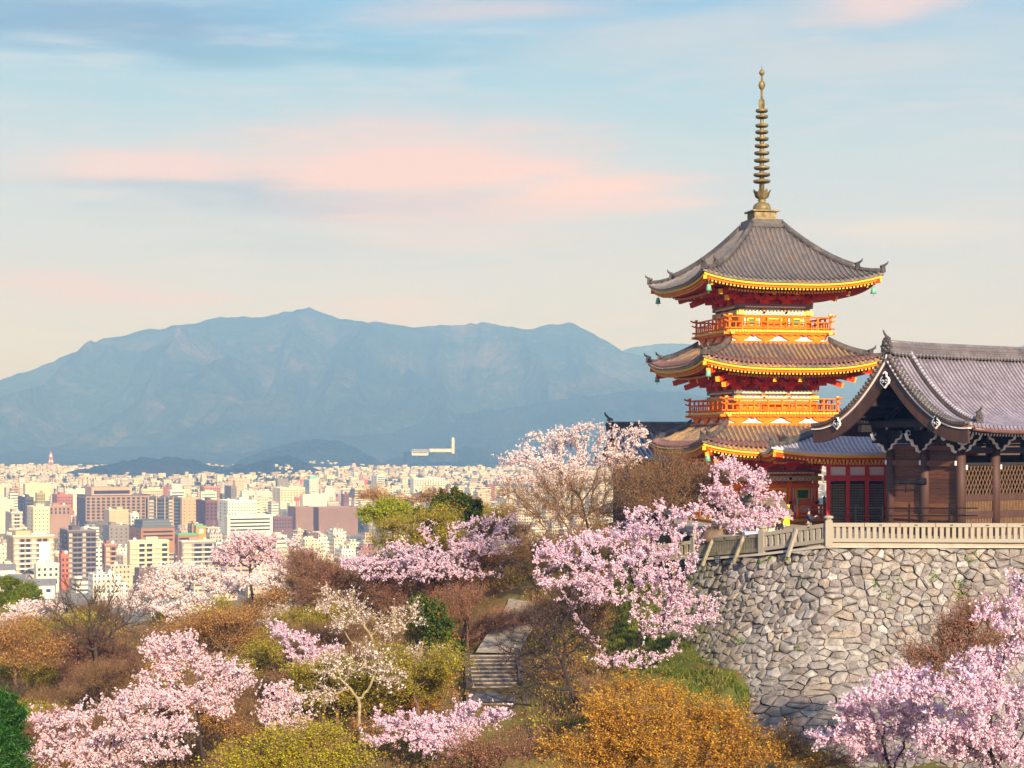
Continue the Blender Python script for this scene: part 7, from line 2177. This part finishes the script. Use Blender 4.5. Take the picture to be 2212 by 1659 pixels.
wallc = gg.ramp(geo.outputs['Random Per Island'], [(0.0, (0.46, 0.42, 0.38, 1)), (0.3, (0.62, 0.57, 0.50, 1)), (0.5, (0.70, 0.68, 0.63, 1)), (0.7, (0.56, 0.46, 0.35, 1)), (0.82, (0.30, 0.25, 0.22, 1)), (0.92, (0.74, 0.65, 0.50, 1)), (1.0, (0.38, 0.21, 0.15, 1))])
roofc = gg.ramp(gg.math('FRACT', gg.math('MULTIPLY', geo.outputs['Random Per Island'], 7.3)), [(0.0, (0.18, 0.17, 0.18, 1)), (0.5, (0.40, 0.36, 0.33, 1)), (1.0, (0.62, 0.57, 0.52, 1))])
pp = gg.n('ShaderNodeSeparateXYZ', inp={0: geo.outputs['Position']})
hu = gg.math('ADD', gg.math('MULTIPLY', pp.outputs[0], math.cos(PHI) - math.sin(PHI)), gg.math('MULTIPLY', pp.outputs[1], math.sin(PHI) + math.cos(PHI)))
wu = gg.math('FRACT', gg.math('DIVIDE', hu, 2.6)); wz_ = gg.math('FRACT', gg.math('DIVIDE', gg.math('ADD', pp.outputs[2], 90.0), 3.0))
wm_ = gg.math('MULTIPLY', gg.math('MULTIPLY', gg.math('GREATER_THAN', wu, 0.34), gg.math('GREATER_THAN', wz_, 0.34)), gg.math('LESS_THAN', wz_, 0.74))
wallc = gg.mix(gg.math('MULTIPLY', wm_, 0.9), wallc, (0.07, 0.07, 0.075, 1))
cc = gg.mix(gg.math('GREATER_THAN', sn.outputs[2], 0.5), wallc, roofc)
finish(m, gg, gg.n('ShaderNodeBsdfPrincipled', inp={'Base Color': cc, 'Roughness': 0.85}).outputs[0])
tag(link_mesh("distant_town", np_mesh("distant_town", V, Fb), None, [m]), kind='stuff')
# villas creeping up between the foothills
n = 420
vv = 1028 - 40 * rg.rand(n) ** 1.8; vu = rg.uniform(560, 1100, n)
okv = np.abs(vv - (1015 - 0.11 * np.abs(vu - 640) - 20 * fbm(vu / 60, vv / 30, 2, 3))) < 22 - 10 * (vu > 860)
okv &= ~((vu > 870) & (vu < 1010) & (vv < 1004))
okv = (np.abs(vu - 800) > 0) & (vv > 992 + 0.10 * np.abs(vu - 700)) & (fbm(vu / 25, vv / 9, 2, 3) > 0.42)
vv, vu = vv[okv], vu[okv]
Vs = []; Fs = []
dg = None
from mathutils.bvhtree import BVHTree
trees_ = [BVHTree.FromPolygons([tuple(p) for p in hv], [tuple(int(i) for i in f) for f in hq]) for hv, hq in HILLS]
loc_ = []
for u_, v_ in zip(vu, vv):
    d_ = P(float(u_), float(v_), 1.0).normalized()
    hits = [t_.ray_cast(Vector((0, 0, 0)), d_) for t_ in trees_]
    hits = [h_ for h_ in hits if h_[0] is not None]
    if hits:
        h_ = min(hits, key=lambda q_: q_[3]); loc_.append(tuple(h_[0]))
loc_ = np.array([p_ for p_ in loc_ if p_[1] < 7600])
vx, vy, vzz = loc_[:, 0], loc_[:, 1], loc_[:, 2]
vv = vx
w2, h2 = rg.uniform(5, 10, len(vv)), rg.uniform(0.5, 2.5, len(vv))
zb2 = vzz - 3.0
lx = corn[None, :, 0] * w2[:, None]; ly = corn[None, :, 1] * w2[:, None] * 0.7
gxx = vx[:, None] + lx * ca - ly * sa; gyy = vy[:, None] + lx * sa + ly * ca
V = np.concatenate([np.stack([gxx, gyy, np.repeat(zb2[:, None], 4, 1)], -1), np.stack([gxx, gyy, np.repeat((zb2 + h2 + 3.5)[:, None], 4, 1)], -1)], 1).reshape(-1, 3)
Fb = (np.array([(4, 5, 6, 7), (0, 1, 5, 4), (1, 2, 6, 5), (2, 3, 7, 6), (3, 0, 4, 7)])[None] + (np.arange(len(vx)) * 8)[:, None, None]).reshape(-1, 4)
tag(link_mesh("distant_villas", np_mesh("distant_villas", V, Fb), None, [m]), kind='stuff')
# groves in the plain
n = 90
gy0 = rg.uniform(2600, 5200, n); gu = rg.uniform(-40, 1150, n); gx0 = (gu - CX) / F * gy0
c = np.repeat(np.stack([gx0, gy0, np.full(n, CZ + 5.0)], -1), 130, 0) + rg.normal(0, 1, (n * 130, 3)) * np.array([34, 16, 3.2])
V, Q = quads_at(c, 6.5 * rg.uniform(0.6, 1.4, len(c)), rg)
tag(link_mesh("distant_woods", np_mesh("distant_woods", V, Q), None, [leafmat("far tree foliage", [(0.0, (0.02, 0.04, 0.02, 1)), (0.7, (0.05, 0.08, 0.03, 1)), (1.0, (0.12, 0.10, 0.04, 1))], 0.2)]), kind='stuff')

# white memorial hall with a tall slab tower on the far hillside
mh = empty("memorial_hall", P(893, 978, 5240) , R(12), "long white hall with a tall white slab tower on the wooded hillside", "hall")
s_ = 5240 / F
q = MB(); q.box((14 * s_, 10, -1 * s_), (36 * s_, 30, 10 * s_)); q.build("wall", bmat("memorial white", (0.52, 0.50, 0.49)), mh)
q = MB(); q.box((14 * s_, -5.2, 0.2 * s_), (33 * s_, 0.8, 2.0 * s_)); q.build("window_band", M_glass, mh)
q = MB(); q.box((60 * s_, 14, 5 * s_), (50 * s_, 26, 7 * s_)); q.build("wing", bmat("memorial white", (0.80, 0.78, 0.76)), mh)
q = MB(); q.prism([(-6 * s_, -10, 4 * s_), (36 * s_, -10, 4 * s_), (30 * s_, 12, 8 * s_), (2 * s_, 12, 8 * s_)], (0, 30, 0)); q.build("roof", bmat("memorial roof", (0.3, 0.32, 0.36)), mh)
q = MB(); q.prism([(84 * s_, -2, -2 * s_), (90 * s_, -2, -2 * s_), (90 * s_, -2, 31 * s_), (87 * s_, -2, 34 * s_), (84 * s_, -2, 31 * s_)], (0, 9 * s_, 0)); q.build("tower", bmat("memorial white", (0.82, 0.80, 0.78)), mh)
q = MB(); q.box((42 * s_, 32, -9 * s_), (112 * s_, 60, 22 * s_)); q.build("terrace", M_foot, mh)
# lattice mast and construction cranes
def mast(label, u, vt, vb, Y, cat="mast"):
    z0, z1 = CZ, (HY - vt) / F * Y
    root = empty("radio_mast", ((u - CX) / F * Y, Y, z0), 0, label, cat)
    H_ = z1 - z0
    cols_ = [bmat("mast white", (0.8, 0.78, 0.76)), bmat("mast red", (0.6, 0.1, 0.06))]
    for k in range(7):
        q = MB()
        wa, wb = 7.5 * (1 - k / 7.5), 7.5 * (1 - (k + 1) / 7.5)
        za, zb_ = H_ * k / 7, H_ * (k + 1) / 7
        for sx_, sy_ in ((-1, -1), (1, -1), (1, 1), (-1, 1)):
            q.bar((sx_ * wa, sy_ * wa, za), (sx_ * wb, sy_ * wb, zb_), 1.6, 1.6)
        q.bar((-wa, -wa, za), (wb, -wb, zb_), 0.9, 0.9); q.bar((wa, -wa, za), (-wb, -wb, zb_), 0.9, 0.9)
        q.build("mast_section", cols_[(k + 1) % 2], root)
mast("red and white lattice mast standing in the plain far left", 110, 975, 1012, 5100)
def crane(label, u, vt, Y, lean_):
    z1 = (HY - vt) / F * Y; root = empty("construction_crane", ((u - CX) / F * Y, Y, CZ), R(20), label, "crane", "red cranes over the city")
    H_ = z1 - CZ; rm = bmat("crane red", (0.62, 0.07, 0.04))
    q = MB()
    for sx_, sy_ in ((-1, -1), (1, -1), (1, 1), (-1, 1)): q.bar((sx_ * 1.1, sy_ * 1.1, 0), (sx_ * 1.1, sy_ * 1.1, H_ * 0.72), 0.6, 0.6)
    for k in range(12): q.bar(((-1) ** k * 1.1, -1.1, H_ * 0.06 * k), ((-1) ** (k + 1) * 1.1, -1.1, H_ * 0.06 * (k + 1)), 0.4, 0.4)
    q.build("tower", rm, root)
    q = MB(); q.bar((0, 0, H_ * 0.72), (lean_, 0, H_), 1.4, 1.4, w1=0.7, h1=0.7); q.bar((0, 0, H_ * 0.72), (-lean_ * 0.3, 0, H_ * 0.82), 1.0, 1.0); q.bar((-lean_ * 0.3, 0, H_ * 0.82), (lean_, 0, H_), 0.3, 0.3); q.build("jib", rm, root)
    q = MB(); q.box((0, 0, H_ * 0.73), (5, 3, 3.5)); q.build("cab", rm, root)
crane("near red tower crane beside the cream grid block", 642, 1062, 2000, 9)
crane("red crane left of the blue glass tower", 651, 1027, 2900, 10)
crane("slim red crane right of the blue glass tower", 791, 1030, 3000, -12)
# ------------------------------------------------------------------ haze: the air between here and the mountains
hz = MB()
hz.box((0, 6100, 325), (11900, 12900, 860))
m, gg = new_mat("hazy air")
pv = gg.n('ShaderNodeVolumePrincipled')
pv.inputs['Color'].default_value = (0.20, 0.41, 1.0, 1)
pv.inputs['Absorption Color'].default_value = (1, 1, 1, 1)
pv.inputs['Density'].default_value = 2.4e-4
pv.inputs['Anisotropy'].default_value = 0.0
o = gg.n('ShaderNodeOutputMaterial')
gg.t.links.new(pv.outputs[0], o.inputs['Volume'])
tag(hz.build("haze", m), kind='stuff')
